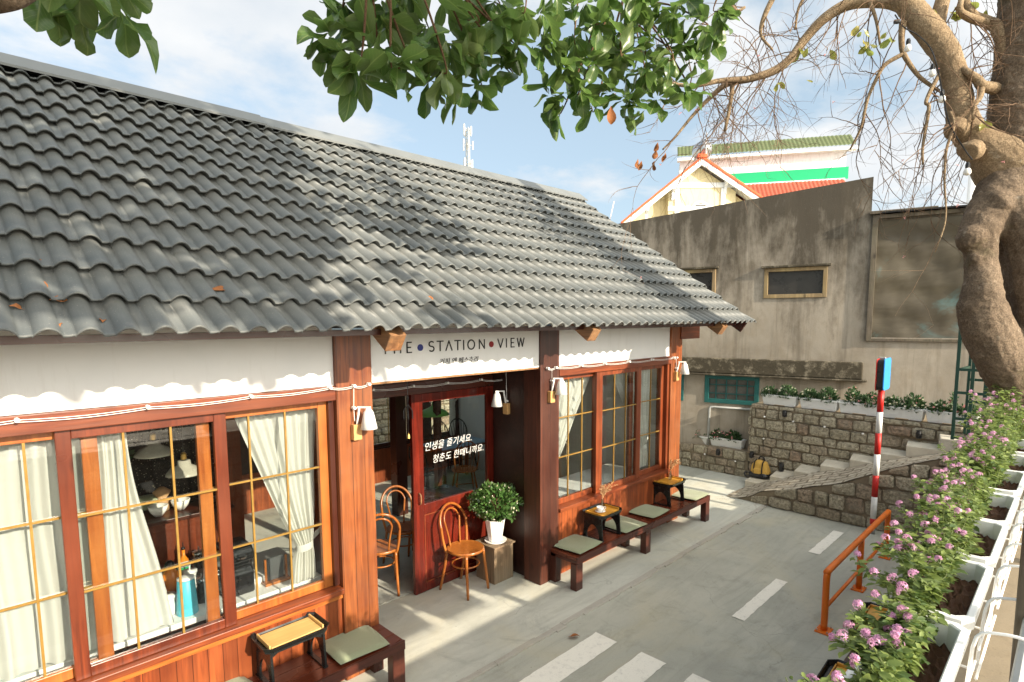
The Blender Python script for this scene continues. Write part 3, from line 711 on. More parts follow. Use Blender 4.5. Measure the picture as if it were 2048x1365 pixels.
S.append([(4.122, zt), (4.146, zb), (4.171, zt), (4.196, zb), (4.220, zt)])
for xa, xb in ((2.5, 2.9), (2.95, 3.74), (3.8, 4.3)): stroke_mesh([q for q in S if xa < q[0][0] < xb], 4.0405, .0105).build('sign_lettering', 'ink', cafe)
for xc, mt in ((2.934, 'dot_blue'), (3.767, 'dot_red')):
    g = MB(); n = 28; g.prism([(.029*math.cos(2*math.pi*i/n), .029*math.sin(2*math.pi*i/n)) for i in range(n)], (xc, 4.039, 2.654), (1, 0, 0), (0, 0, 1), (0, .005, 0)); g.build('sign_dot', mt, cafe)
def text(body, x0, x1, z0, y, mat, parent, name, shear=0, zh=None, lift=0, depth=.02, off=0):
    c = bpy.data.curves.new(name, 'FONT'); c.body = body; c.extrude = depth; c.shear = shear; c.offset = off
    o = bpy.data.objects.new(name, c); COL.objects.link(o); bpy.context.view_layer.update()
    me = bpy.data.meshes.new_from_object(o.evaluated_get(bpy.context.evaluated_depsgraph_get()))
    COL.objects.unlink(o); bpy.data.objects.remove(o)
    co = np.empty(len(me.vertices)*3, np.float32); me.vertices.foreach_get('co', co); co = co.reshape(-1, 3)
    k = (x1-x0)/(co[:, 0].max()-co[:, 0].min()); kz = k if zh is None else zh/(co[:, 1].max()-co[:, 1].min())
    off_ = np.array(ROOT[parent.name])
    W_ = np.stack([x0+(co[:, 0]-co[:, 0].min())*k, np.full(len(co), y)-co[:, 2]*.1, z0+(co[:, 1]-co[:, 1].min())*kz+lift*(co[:, 0]-co[:, 0].min())*k], 1)-off_
    me.vertices.foreach_set('co', W_.astype(np.float32).ravel()); me.update()
    me.materials.clear(); me.materials.append(M[mat]); me.polygons.foreach_set('material_index', [0]*len(me.polygons))
    ob = bpy.data.objects.new(name, me); COL.objects.link(ob); ob.parent = parent; ROOT[ob.name] = ROOT[parent.name]; return ob
text('커피 엔 페스추리', 3.139, 3.597, 2.497, 4.041, 'ink', cafe, 'sign_lettering', .12, .052, 0, .01)
text('인생을 즐기세요.', 3.535, 4.175, 1.52, DY+.016, 'ink_white', door, 'glass_lettering', .2, .088, .02, .004, -.013)
text('청춘도 한때니까요.', 3.63, 4.35, 1.375, DY+.016, 'ink_white', door, 'glass_lettering', .2, .088, .02, .004, -.013)
# --- shell and interior of the building
BY = 8.75
g = MB(); g.box(7.25, 7.40, 4.26, BY, 0, 2.8); g.prism([(4.26, 2.8), (BY, 2.8), (RYR+.05, RZR-.15)], (7.25, 0, 0), (0, 1, 0), (0, 0, 1), (.15, 0, 0)); g.build('gable_wall', 'facade', cafe)
MB().box(-3, -2.85, 4.14, BY, 0, 2.8).build('gable_wall', 'facade', cafe)
g = MB(); g.box(-2.85, 7.25, 4.91, BY, -.02, .004); g.box(-2.85, 2.29, 4.15, 4.9, 0, .003); g.box(4.57, 7.25, 4.15, 4.9, 0, .003); g.build('interior_floor', 'walk', cafe)
g = MB(); holes = [(4.75, 6.1), (6.55, 7.12)]
g.box(-2.85, 4.75, BY, BY+.12, 0, 2.8); g.box(6.1, 6.55, BY, BY+.12, 0, 2.8); g.box(7.12, 7.25, BY, BY+.12, 0, 2.8)
for a, c_ in holes: g.box(a, c_, BY, BY+.12, 0, .62); g.box(a, c_, BY, BY+.12, 2.1, 2.8)
g.build('rear_wall', 'panel_dark', cafe)
MB().box(-2.85, 7.25, BY-.03, BY-.002, 0, .60).build('rear_panelling', 'panel', cafe)
for a, c_ in holes: sash(a, c_, .622, 2.1, BY+.03, [a+(c_-a)/3, a+(c_-a)*2/3] if c_-a > 1 else [(a+c_)/2], (1.3,), .05, .05, 'dark')
g = MB(); g.box(-2.85, 7.25, 4.15, 6.5, 2.76, 2.79); g.box(-2.85, 3.2, 6.501, BY, 2.76, 2.79); g.build('ceiling', 'dark_x', cafe)
MB().box(4.9, 4.98, 6.4, 6.48, 0, 2.75).build('interior_post', 'dark_z', cafe)
MB().box(1.75, 1.86, 5.3, 5.41, 0, 2.75).build('interior_post', 'red_z', cafe)
MB().box(4.62, 4.80, 7.0, 7.16, 0.004, 2.75).build('interior_post', 'dark_z', cafe)
MB().box(6.2, 7.24, 6.3, 6.36, 0.005, 2.75).build('interior_wall', 'cream', cafe)

# --- electric cable with knobs along the front, one thing
cab = thing('electric_cable', 'twisted white cable on ceramic knobs running along the cafe front', 'cable', (0, 4.0, 2.38))
def run(pts, knobs):
    for dz in (0, -.012):
        P = []
        for a, c_ in zip(pts[:-1], pts[1:]):
            a = np.array(a); c_ = np.array(c_)
            for tt in np.linspace(0, 1, 6, endpoint=False): P.append(a+(c_-a)*tt+np.array([0, 0, dz-.012*math.sin(math.pi*tt)]))
        P.append(np.array(pts[-1])+np.array([0, 0, dz]))
        MB().tube(P, .0022, 5).build('wire', 'white_wire', cab)
    for k in knobs:
        k = np.array(k); q = MB(); q.obox(k, (.012, 0, 0), (0, .03, 0), (0, 0, .012)); 
        MB().tube([k+(0, .022, 0), k+(0, .006, 0), k+(0, .0, 0), k+(0, -.006, 0), k+(0, -.022, 0)], [.013, .013, .008, .013, .012], 10).build('insulator', 'ceramic', cab, smooth=True)
kn = [(-.33, 3.99, 2.372), (.277, 3.99, 2.374), (.879, 3.99, 2.376), (1.487, 3.99, 2.381), (2.061, 3.99, 2.39), (2.263, 3.995, 2.385), (2.393, 3.995, 2.388)]
run(kn, kn)
run([(2.263, 3.995, 2.37), (2.257, 3.995, 2.213), (2.262, 3.995, 2.12)], [(2.257, 3.995, 2.213)])
kn = [(2.46, 4.77, 2.235), (2.9, 4.77, 2.232), (3.36, 4.77, 2.227), (3.8, 4.77, 2.222), (4.28, 4.77, 2.219), (4.47, 4.62, 2.22)]
run(kn, kn[:5])
run([(4.47, 4.56, 2.36), (4.475, 4.556, 2.0)], [(4.47, 4.556, 1.98)])
kn = [(4.53, 3.995, 2.375), (4.66, 3.995, 2.376), (5.1, 3.995, 2.37), (5.55, 3.995, 2.365), (6.05, 3.995, 2.362), (6.6, 3.995, 2.358), (7.15, 3.995, 2.356), (7.22, 3.995, 2.352)]
run(kn, kn)
run([(4.60, 3.995, 2.366), (4.6, 3.995, 2.24), (4.595, 3.995, 2.13)], [(4.6, 3.995, 2.24)])
run([(7.22, 3.995, 2.34), (7.225, 3.995, 2.15)], [(7.225, 3.995, 2.2)])

# --- wall lamps
def lamp(loc, rz, label, flip=1):
    t_ = thing('wall_lamp', label, 'wall lamp', loc, 'white cone wall lamps on wooden blocks', rz); t_.scale = (flip, 1, 1)
    MB().box(-.036, .036, -.05, 0, -.062, .062).build('mounting_block', 'beech_block', t_, bevel=.006, local=True)
    MB().tube([(.004, -.03, .055), (.012, -.055, .19), (.014, -.058, .198)], [.009, .009, .009], 8).build('arm', 'white_enamel', t_, local=True)
    MB().obox((.035, -.09, .199), (.06, -.085, 0), (.012, .006, 0), (0, 0, .013)).build('arm_bracket', 'white_enamel', t_, local=True)
    MB().lathe([(.004, .193), (.018, .19), (.034, .165), (.038, .16), (.066, .03), (.063, .03), (.035, .157), (.004, .16)], (.058, -.115, 0), 24).build('lamp_shade', 'white_enamel', t_, smooth=True, local=True)
lamp((2.275, 4.022, 2.02), 0, 'white cone wall lamp on the left door post')
lamp((4.499, 4.56, 1.892), -math.pi/2, 'white cone wall lamp inside the dark entry recess', -1)
lamp((4.592, 4.022, 2.066), 0, 'white cone wall lamp on the dark post right of the door')
lamp((7.237, 4.022, 2.092), 0, 'white cone wall lamp on the far corner post')

# hanging chime under the sign
ch = thing('wind_chime', 'small dark chime hanging on a chain in front of the door', 'chime', (2.97, 4.3, 2.35))
MB().tube([(2.97, 4.3, 2.38), (2.97, 4.3, 2.2)], .003, 5).build('chain', 'black_plastic', ch)
g = MB(); g.lathe([(.003, .0), (.012, -.005), (.006, -.02), (.003, -.05)], (2.97, 4.3, 2.2), 10); g.build('hook', 'black_plastic', ch)
g = MB()
for i in range(6):
    a = i*math.pi/3; g.tube([(2.97, 4.3, 2.13), (2.97+.045*math.cos(a), 4.3+.045*math.sin(a), 2.075)], .0025, 5); g.tube([(2.97+.045*math.cos(a), 4.3+.045*math.sin(a), 2.075), (2.97+.045*math.cos(a), 4.3+.045*math.sin(a), 2.0)], .004, 6)
g.build('rods', 'black_plastic', ch)
MB().tube([(2.97, 4.3, 2.15), (2.97, 4.3, 1.84)], .0015, 4).build('cord', 'black_plastic', ch)
MB().lathe([(.002, .03), (.012, .015), (.018, -.02), (.004, -.022)], (2.97, 4.3, 1.84), 12).build('clapper', 'brass_metal', ch)

# ------------------------------------------------------------------ curtains
def curtain(label, x0, x1, ztop, zbot, y, tie=None, b0=None, b1=None, folds=9, amp=.022):
    """gathered cloth; tie=(x, z, halfwidth) pulls it together, b0..b1 is the hem"""
    nu, nv = folds*10, 46; V = []; F = []
    ph = [rng.uniform(-.6, .6) for _ in range(folds+2)]
    for j in range(nv+1):
        t_ = j/nv; z = ztop+(zbot-ztop)*t_
        if tie:
            tx, tz, tw = tie
            if z >= tz:
                k = (ztop-z)/(ztop-tz); k = k**1.15; a = x0+(tx-tw-x0)*k; c_ = x1+(tx+tw-x1)*k
            else:
                k = min(1, (tz-z)/(tz-zbot)); k = k**.6; a = tx-tw+(b0-tx+tw)*k; c_ = tx+tw+(b1-tx-tw)*k
        else:
            a = x0+((b0 if b0 is not None else x0)-x0)*t_; c_ = x1+((b1 if b1 is not None else x1)-x1)*t_**1.3
        wid = (c_-a)/(x1-x0)
        for i in range(nu+1):
            u = i/nu; fz = u*folds; k0 = int(min(folds, fz))
            A = amp*(.55+.6*min(1.4, 1/max(.35, wid))*.6)*(.75+.35*math.sin(k0*2.3+1))
            yy = y+A*math.sin(2*math.pi*fz+ph[k0]*.5)+.006*math.sin(9*t_+u*5)
            V.append((a+(c_-a)*u+.008*math.sin(7*t_+3*u), yy, z+.006*math.sin(u*20)*(t_ > .97)))
    for j in range(nv):
        for i in range(nu): F.append((j*(nu+1)+i, j*(nu+1)+i+1, (j+1)*(nu+1)+i+1, (j+1)*(nu+1)+i))
    o = quads_mesh('curtain', V, F, 'curtain', None, smooth=True)
    tag(o, label, 'curtain', 'cream gauze curtains in the cafe windows')
    if tie:
        tx, tz, tw = tie; g = MB()
        pts = [(tx+(tw+.012)*math.cos(a), y+.045*math.sin(a), tz+.01*math.cos(a)) for a in np.linspace(0, 2*math.pi, 25)]
        for p, q in zip(pts[:-1], pts[1:]):
            p, q = np.array(p), np.array(q); g.add([p-(0, 0, .028), q-(0, 0, .028), q+(0, 0, .028), p+(0, 0, .028)], [(0, 1, 2, 3)])
        sd = 1 if tie[0] > (x0+x1)/2 else -1
        g.obox((tx+sd*.085, y+.02, tz+.05), (sd*.15, 0, .10), (-.02, 0, .035), (0, .004, 0))
        g.build('tieback', 'curtain', o)
    return o
curtain('cream gauze curtain drawn full across the leftmost pane of the near window', -.6, .60, 2.27, .86, 4.235, b0=-.6, b1=.63, folds=11, amp=.034)
curtain('cream gauze curtain flaring wide at its hem behind the middle maroon sash', .64, .80, 2.26, .87, 4.225, b0=.60, b1=1.0, folds=4, amp=.026)
curtain('cream curtain tied back with a sash beside the left door post', 1.44, 2.07, 2.27, .85, 4.24, (1.93, 1.13, .055), 1.80, 2.02, 8)
curtain('cream curtain swept left in the window right of the door', 4.80, 5.60, 2.25, .95, 4.24, (4.86, 1.20, .05), 4.78, 4.96, 9)
curtain('cream curtain tied low in the far panes of the right window', 6.05, 6.98, 2.25, .85, 4.24, (6.80, 1.13, .05), 6.66, 6.92, 9)
curtain('cream curtain tied left on the rear window seen through the door', 6.56, 6.84, 2.08, .62, 8.70, (6.66, 1.25, .04), 6.58, 6.76, 5)
curtain('cream curtain tied right on the rear window seen through the door', 6.86, 7.14, 2.08, .62, 8.70, (7.06, 1.25, .04), 6.98, 7.12, 5)

# ------------------------------------------------------------------ benches
def bench(x0, x1, xs, label):
    t_ = thing('bench', label, 'bench', ((x0+x1)/2, 3.88, 0), 'long dark benches under the cafe windows')
    g = MB(); n = 3; w = (4.05-3.672)/n
    for i in range(n): g.box(x0+.002, x1-.002, 3.672+i*w+.002, 3.672+(i+1)*w-.002, .332, .366)
    g.build('seat', 'dark_x' if 0 else 'bench_seat', t_, bevel=.003)
    MB().box(x0, x1, 3.650, 3.671, .295, .370).build('front_rail', 'dark_x', t_, bevel=.003)
    MB().box(x1-.02, x1, 3.672, 4.05, .295, .331).build('end_rail', 'dark_y', t_, bevel=.003); MB().box(x0, x0+.02, 3.672, 4.05, .295, .331).build('end_rail', 'dark_y', t_, bevel=.003)
    for xx in xs:
        MB().box(xx-.055, xx+.055, 3.653, 3.735, 0, .294).build('leg', 'dark_z', t_, bevel=.004)
        MB().box(xx-.045, xx+.045, 3.95, 4.03, 0, .331).build('leg', 'dark_z', t_, bevel=.004)
    return t_
M['bench_seat'] = wood('polished_bench_seat', (.15, .032, .014), (.075, .016, .008), 'x', .2, knots=False)
bench(4.62, 7.66, (4.665, 6.03, 7.60), 'long dark bench under the window right of the door')
bench(-1.4, 2.445, (-.9, .7, 2.385), 'long dark bench under the near window left of the door')

def cushion(cx, cy, sx, sy, rz, label, flop=0):
    t_ = MB(); n = 12; V = []; F = []
    for side in (1, -1):
        for j in range(n+1):
            for i in range(n+1):
                u = i/n*2-1; v = j/n*2-1
                e = (1-abs(u)**6)*(1-abs(v)**6)
                pin = 1-.035*(1-abs(v)**2)*(abs(u) > .99)-.0
                z = .018+side*.017*e**.5+.004*math.sin(3*u+2*v+cx*5)*(side > 0)
                zz_ = z+flop*max(0, -u-.75)*-.0
                V.append((u*sx/2*(1-.03*(v*v)), v*sy/2*(1-.03*u*u), zz_+.004))
    k = (n+1)**2
    for s_ in (0, 1):
        for j in range(n):
            for i in range(n):
                q = (s_*k+j*(n+1)+i, s_*k+j*(n+1)+i+1, s_*k+(j+1)*(n+1)+i+1, s_*k+(j+1)*(n+1)+i); F.append(q if s_ == 0 else q[::-1])
    o = MB().add(V, F).build('seat_cushion', 'cushion', smooth=True); o.location = (cx, cy, .366); o.rotation_euler = (0, 0, rz)
    tag(o, label, 'cushion', 'sage green seat cushions on the benches'); return o
cushion(4.90, 3.885, .46, .42, R(4), 'sage green cushion nearest the dark post, leftmost on the right bench')
cushion(5.78, 3.86, .46, .42, R(-2), 'sage green cushion half under the tray table with the cup')
cushion(6.42, 3.92, .45, .44, R(2), 'sage green cushion lying between the two right tray tables')
cushion(7.45, 3.87, .46, .43, R(2), 'sage green cushion at the far end of the right bench')
cushion(2.125, 3.885, .42, .42, R(-3), 'sage green cushion at the bench end beside the pale pine tray')
cushion(1.17, 3.93, .42, .40, R(8), 'sage green cushion cut by the bottom edge of the photo')

# ------------------------------------------------------------------ small folding tray tables
def tray_table(loc, L, D, H, rz, wood_, label, name='tray_table', top_h=None):
    t_ = thing(name, label, 'tray table', loc, 'small black lacquer tables with wooden tray tops', rz)
    c = .045
    def octo(l, d, c): return [(-l/2+c, -d/2), (l/2-c, -d/2), (l/2, -d/2+c), (l/2, d/2-c), (l/2-c, d/2), (-l/2+c, d/2), (-l/2, d/2-c), (-l/2, -d/2+c)]
    g = MB(); g.prism(octo(L, D, c), (0, 0, H-.03), (1, 0, 0), (0, 1, 0), (0, 0, .012))
    P0 = octo(L, D, c); P1 = octo(L+.03, D+.03, c+.006); k = 8
    g.add([(a, b_, H-.018) for a, b_ in P0]+[(a, b_, H+.012) for a, b_ in P1]+[(a*.975, b_*.965, H+.012) for a, b_ in P1]+[(a*.97, b_*.96, H-.018) for a, b_ in P0],
          [(r_*8+i, r_*8+(i+1) % 8, (r_+1)*8+(i+1) % 8, (r_+1)*8+i) for r_ in range(3) for i in range(8)])
    g.build('table_top', 'black_lacquer', t_, local=True)
    g = MB(); g.box(-L*.40, L*.40, -D*.36, D*.36, H-.014, H-.002); tr = g.build('tray', wood_, t_, local=True, bevel=.002)
    MB().box(-L*.41-.012, -L*.41, -D*.37, D*.37, H-.014, H+.018).build('tray_rim', wood_, tr, local=True, bevel=.002); MB().box(L*.41, L*.41+.012, -D*.37, D*.37, H-.014, H+.018).build('tray_rim', wood_, tr, local=True, bevel=.002)
    if wood_ == 'amber':
        for s_ in (-1, 1): MB().box(-L*.41, L*.41, s_*(D*.37+.004)-.004, s_*(D*.37+.004)+.004, H-.014, H+.008).build('tray_rim', wood_, tr, local=True, bevel=.002)
    # two end boards with an arched cut-out, splayed a little
    for s_ in (-1, 1):
        w0, w1 = D*.80, D*.94; hh = H-.03; poly = []
        poly += [(-w0/2, hh), (-w1/2, 0), (-w1/2+.05, 0)]
        aw = w1/2-.05
        for i in range(0, 13):
            a = math.pi-math.pi*i/12; poly.append((aw*.98*math.cos(a)*(.62+.38*abs(math.cos(a))), .03+hh*.55*math.sin(a)**.8 if 0 < i < 12 else .03))
        poly += [(w1/2-.05, 0), (w1/2, 0), (w0/2, hh)]
        g = MB(); g.prism(poly, (s_*(L*.40), 0, 0), (0, 1, 0), (s_*.0, 0, 1), (s_*.016, 0, 0)); g.build('leg', 'black_lacquer', t_, local=True)
        g = MB(); g.box(s_*L*.40-.008+(0 if s_ < 0 else .0), s_*L*.40+.024*s_ if s_ > 0 else s_*L*.40+.010, -w1/2, w1/2, .001, .014) if s_ > 0 else g.box(-L*.40-.024, -L*.40+.008, -w1/2, w1/2, .001, .014)
        g.build('foot', 'black_lacquer', t_, local=True)
    g = MB()
    for s_ in (-1, 1):
        n = 16; poly = [(-L*.40, H-.03)]+[(-L*.40+L*.80*i/n, H-.045-.012*math.cos(2*math.pi*i/n*2)-.02*(abs(i/n-.5)*2)**3) for i in range(n+1)]+[(L*.40, H-.03)]
        g.prism(poly[::-1], (0, s_*D*.36, 0), (1, 0, 0), (0, 0, 1), (0, .012, 0))
    g.build('apron', 'black_lacquer', t_, local=True); return t_
tray_table((1.645, 3.905, .366), .455, .30, .302, R(0), 'pine', 'black table with a pale pine tray on the near bench')
tray_table((5.345, 3.86, .366), .41, .30, .298, R(0), 'amber', 'black table with amber top carrying a white cup')
tray_table((6.99, 3.945, .366), .43, .32, .298, R(0), 'amber', 'black table with amber top and only a vase, at the far end of the bench')
bn = thing('bench', 'low black bench against the terrace wall, half under the lantana', 'bench', (4.6, .84, 0))
MB().box(2.6, 5.5, .64, 1.10, .33, .372).build('seat', 'dark_x', bn, bevel=.004)
for xx in (2.7, 4.05, 5.4):
    for yy in (.66, 1.01): MB().box(xx, xx+.08, yy, yy+.07, -.01, .329).build('leg', 'dark_z', bn, bevel=.003)
tray_table((4.74, .90, .372), .50, .34, .30, R(2), 'amber', 'black table with amber tray under the lantana by the orange rail')
tray_table((3.75, .86, .372), .46, .32, .30, R(2), 'amber', 'black lacquer table corner at the bottom edge under lantana blooms')

# vases with dried stems, cup on saucer
def vase(loc, label, seed, lean):
    t_ = thing('bud_vase', label, 'vase', loc, 'glass bud vases of dried stems')
    MB().lathe([(.022, .0), (.03, .01), (.031, .05), (.014, .085), (.012, .11), (.015, .114), (.010, .112), (.011, .086), (.027, .05), (.022, .006)], loc, 18).build('vase', 'jar_glass', t_, smooth=True)
    r_ = random.Random(seed); g = MB(); s_ = MB()
    for i in range(9):
        a = r_.uniform(0, 6.28); sp = r_.uniform(.05, .17); hgt = r_.uniform(.16, .27)
        tip = np.array(loc)+np.array([math.cos(a)*sp+lean[0]*r_.random(), math.sin(a)*sp*.6+lean[1], hgt+.05]); base = np.array(loc)+(0, 0, .03)
        P = smooth_path([base, np.array(loc)+(0, 0, .115), (np.array(loc)+(0, 0, .14)+tip)/2+np.array([0, 0, .03]), tip], 5)
        s_.tube(P, .0012, 4)
        for k in range(30):
            q = P[int(r_.uniform(.45, 1)*(len(P)-1))]; d = np.array([r_.uniform(-1, 1), r_.uniform(-1, 1), r_.uniform(-.2, 1)])*r_.uniform(.008, .022)
            s_.tube([q, q+d], .0009, 3); g.obox(q+d, (.006, 0, .002), (0, .006, 0), (-.001, 0, .005))
    s_.build('stems', 'dry_grass', t_); g.build('seed_heads', 'dry_grass', t_)
vase((5.40, 3.90, .666), 'clear bud vase of dried stems behind the white cup', 3, (.05, -.03))
vase((7.07, 3.96, .666), 'clear bud vase of dried stems on the far tray table', 5, (.05, -.05))
cp = thing('coffee_cup', 'white cup on its saucer on the amber tray table', 'cup', (5.285, 3.845, .665))
MB().lathe([(.02, .0), (.04, .004), (.062, .014), (.060, .016), (.035, .009), (.01, .008)], (5.285, 3.845, .665), 24).build('saucer', 'ceramic', cp, smooth=True)
MB().lathe([(.02, .009), (.028, .013), (.04, .035), (.044, .062), (.041, .062), (.036, .035), (.02, .02)], (5.285, 3.845, .665), 24).build('cup', 'ceramic', cp, smooth=True)
MB().tube(smooth_path([(5.32, 3.825, .72), (5.338, 3.815, .722), (5.345, 3.811, .708), (5.335, 3.817, .694), (5.315, 3.828, .692)], 4), .004, 6).build('handle', 'ceramic', cp, smooth=True)

# ------------------------------------------------------------------ bentwood chairs
def bentwood(loc, rz, label):
    t_ = thing('bentwood_chair', label, 'chair', loc, 'bentwood chairs at the entry', rz)
    # front faces -y
    MB().lathe([(.15, .447), (.192, .447), (.2, .455), (.2, .472), (.194, .478), (.175, .474), (.02, .472)], (0, 0, 0), 32).build('seat', 'bent', t_, smooth=True, local=True).modifiers.new('e', 'EDGE_SPLIT').split_angle = R(50)
    for s_ in (-1, 1):
        MB().tube(smooth_path([(s_*.135, -.13, .45), (s_*.15, -.15, .25), (s_*.165, -.175, 0)], 5), [.016]*5+[.015]*5+[.0125], 10).build('leg', 'bent', t_, smooth=True, local=True)
        MB().tube(smooth_path([(s_*.15, .13, .45), (s_*.155, .165, .25), (s_*.165, .225, 0)], 5), [.016]*5+[.015]*5+[.0125], 10).build('leg', 'bent', t_, smooth=True, local=True)
    n = 26; P = [(.16, .125, .43)]
    for i in range(n+1):
        a = math.pi*i/n; P.append((.195*math.cos(a)*(1), .165+.075*math.sin(a)**1, .70+.205*math.sin(a)))
    P.append((-.16, .125, .43)); P.insert(1, (.185, .148, .56)); P.insert(-1, (-.185, .148, .56))
    MB().tube(smooth_path(P, 3), .0145, 10).build('back_hoop', 'bent', t_, smooth=True, local=True)
    P = [(.075, .145, .46), (.09, .165, .6)]
    for i in range(17):
        a = math.pi*i/16; P.append((.115*math.cos(a), .19+.04*math.sin(a), .74+.115*math.sin(a)))
    P += [(-.09, .165, .6), (-.075, .145, .46)]
    MB().tube(smooth_path(P, 3), .0105, 8).build('inner_hoop', 'bent', t_, smooth=True, local=True)
    P = [(.145*math.cos(a), .145*math.sin(a), .30) for a in np.linspace(0, 2*math.pi, 33)]
    MB().tube(P, .009, 8).build('stretcher_ring', 'bent', t_, smooth=True, local=True)
    return t_
bentwood((3.825, 4.535, 0), R(8), 'bentwood chair standing in front of the red door beside the plant crate')
bentwood((3.2, 5.2, 0.004), R(150), 'bentwood chair half hidden behind the left door post')
bentwood((3.70, 5.50, 0.004), R(-8), 'bentwood chair just inside the doorway, beside a dark table edge')
tb = thing('cafe_table', 'dark square cafe table showing beside the open door edge', 'table', (4.12, 5.55, 0))
MB().box(3.98, 4.62, 5.2, 5.85, .70, .73).build('table_top', 'dark_x', tb, bevel=.006)
for xx in (4.02, 4.54):
    for yy in (5.29, 5.77): MB().box(xx, xx+.04, yy, yy+.04, .004, .699).build('leg', 'dark_z', tb, bevel=.003)

# ------------------------------------------------------------------ crate and potted shrub
cr = thing('wooden_crate', 'upright weathered timber crate carrying the white plant pot', 'crate', (4.255, 4.53, 0))
g = MB(); g.box(4.112, 4.128, 4.392, 4.69, 0, .405); g.box(4.385, 4.40, 4.392, 4.69, 0, .405); g.box(4.128, 4.385, 4.392, 4.408, 0, .405); g.box(4.128, 4.385, 4.674, 4.69, 0, .405); g.build('crate_sides', 'crate', cr, bevel=.003)
MB().box(4.092, 4.412, 4.365, 4.70, .406, .424).build('crate_lid', 'crate', cr, bevel=.004)
pt = thing('potted_shrub', 'small round leafy shrub in a faceted white pot with saucer', 'potted plant', (4.25, 4.52, .424))
MB().lathe([(.085, 0), (.118, .004), (.126, .022), (.12, .022), (.1, .010), (.02, .01)], (4.25, 4.52, .425), 28).build('saucer', 'ceramic', pt, smooth=True)
MB().lathe([(.076, .012), (.118, .252), (.121, .262), (.108, .262), (.104, .235), (.02, .235)], (4.25, 4.52, .425), 8, .3).build('pot', 'ceramic', pt, bevel=.004)
MB().lathe([(.10, .236), (.06, .246), (.01, .250)], (4.25, 4.52, .425), 12).build('soil', 'soil', pt)
g = MB(); bp_ = []
for i in range(16):
    a = rng.uniform(0, 6.28); e = rng.uniform(.2, 1.5); d = np.array([math.cos(a)*math.cos(e), math.sin(a)*math.cos(e), math.sin(e)])
    b0 = np.array([4.25, 4.52, .66]); q = b0+np.array([0, 0, .10]); tip = np.array([4.25, 4.52, .86])+d*np.array([.22, .22, .13])
    g.tube(smooth_path([b0, q, tip], 4), [.006]*4+[.004]*4+[.002], 5)
g.build('stem', 'twig_green', pt)
n = 1700; d = rdirs(n); rr = nrg.uniform(.55, 1.0, n)**.5; lump = 1+.20*np.sin(d[:, 0]*5+1)*np.cos(d[:, 1]*4+d[:, 2]*5)+.12*np.sin(d[:, 0]*11+d[:, 2]*9)
P = np.array([4.25, 4.52, .875])+d*(rr*lump)[:, None]*np.array([.255, .255, .165])
V, F, U = leaves(P, d+rdirs(n)*.7+np.array([0, 0, .3]), rdirs(n)+d*.8, nrg.uniform(.035, .06, n), 'mid'); quads_mesh('foliage', V, F, 'bush_leaf', pt, U)
n = 60; d = rdirs(n); P = np.array([4.25, 4.52, .875])+d*np.array([.265, .265, .175])
V, F, U = leaves(np.repeat(P, 5, 0), rdirs(n*5)+np.repeat(d, 5, 0), rdirs(n*5), np.full(n*5, .022), 'small'); quads_mesh('flowers', V, F, 'daisy_flower', pt, U)

# ------------------------------------------------------------------ orange rail, striped pole
rl = thing('pipe_rail', 'low orange painted pipe rail bolted to the yard', 'railing', (6.8, 1.537, 0))
MB().tube(smooth_path([(5.64, 1.537, 0), (5.64, 1.537, .3), (5.64, 1.537, .49), (5.665, 1.537, .545), (5.73, 1.537, .56), (6.8, 1.537, .56), (7.87, 1.537, .56), (7.935, 1.537, .545), (7.957, 1.537, .49), (7.957, 1.537, .3), (7.957, 1.537, 0)], 6), .03, 14).build('top_pipe', 'orange_paint', rl, smooth=True)
MB().tube([(5.66, 1.537, .21), (7.94, 1.537, .21)], .0165, 12).build('mid_pipe', 'orange_paint', rl, smooth=True)
MB().tube([(6.797, 1.537, 0), (6.797, 1.537, .55)], .03, 14).build('middle_post', 'orange_paint', rl, smooth=True)
for xx in (5.64, 6.797, 7.957):
    p = MB().box(xx-.075, xx+.075, 1.537-.06, 1.537+.06, -.012, .002).build('foot_plate', 'orange_paint', rl, bevel=.002)
    g = MB()
    for a in (-.058, .058):
        for c_ in (-.043, .043): g.tube([(xx+a, 1.537+c_, 0), (xx+a, 1.537+c_, .018)], .006, 6)
    g.build('bolt', 'steel', p)
PX, PY = 8.735, 1.855
po = thing('sign_pole', 'red and white striped pole carrying a sign seen edge on with blue back', 'sign pole', (PX, PY, 0))
zs = [-.012, .20, .50, .795, 1.082, 1.368, 1.65, 1.945, 2.36]
for i in range(7):
    MB().tube([(PX, PY, zs[i+1-0] if 0 else zs[i]+(.13 if i == 0 else 0)), (PX, PY, zs[i+1])], .037, 16).build('pole_band', 'red_paint' if i % 2 == 0 else 'white_paint', po, smooth=True)
MB().tube([(PX, PY, -.012), (PX, PY, .118)], .036, 14).build('pole_foot', 'galv', po, smooth=True)
MB().tube([(PX, PY, 1.945), (PX, PY, 2.35)], .030, 12).build('pole_core', 'black_plastic', po, smooth=True)
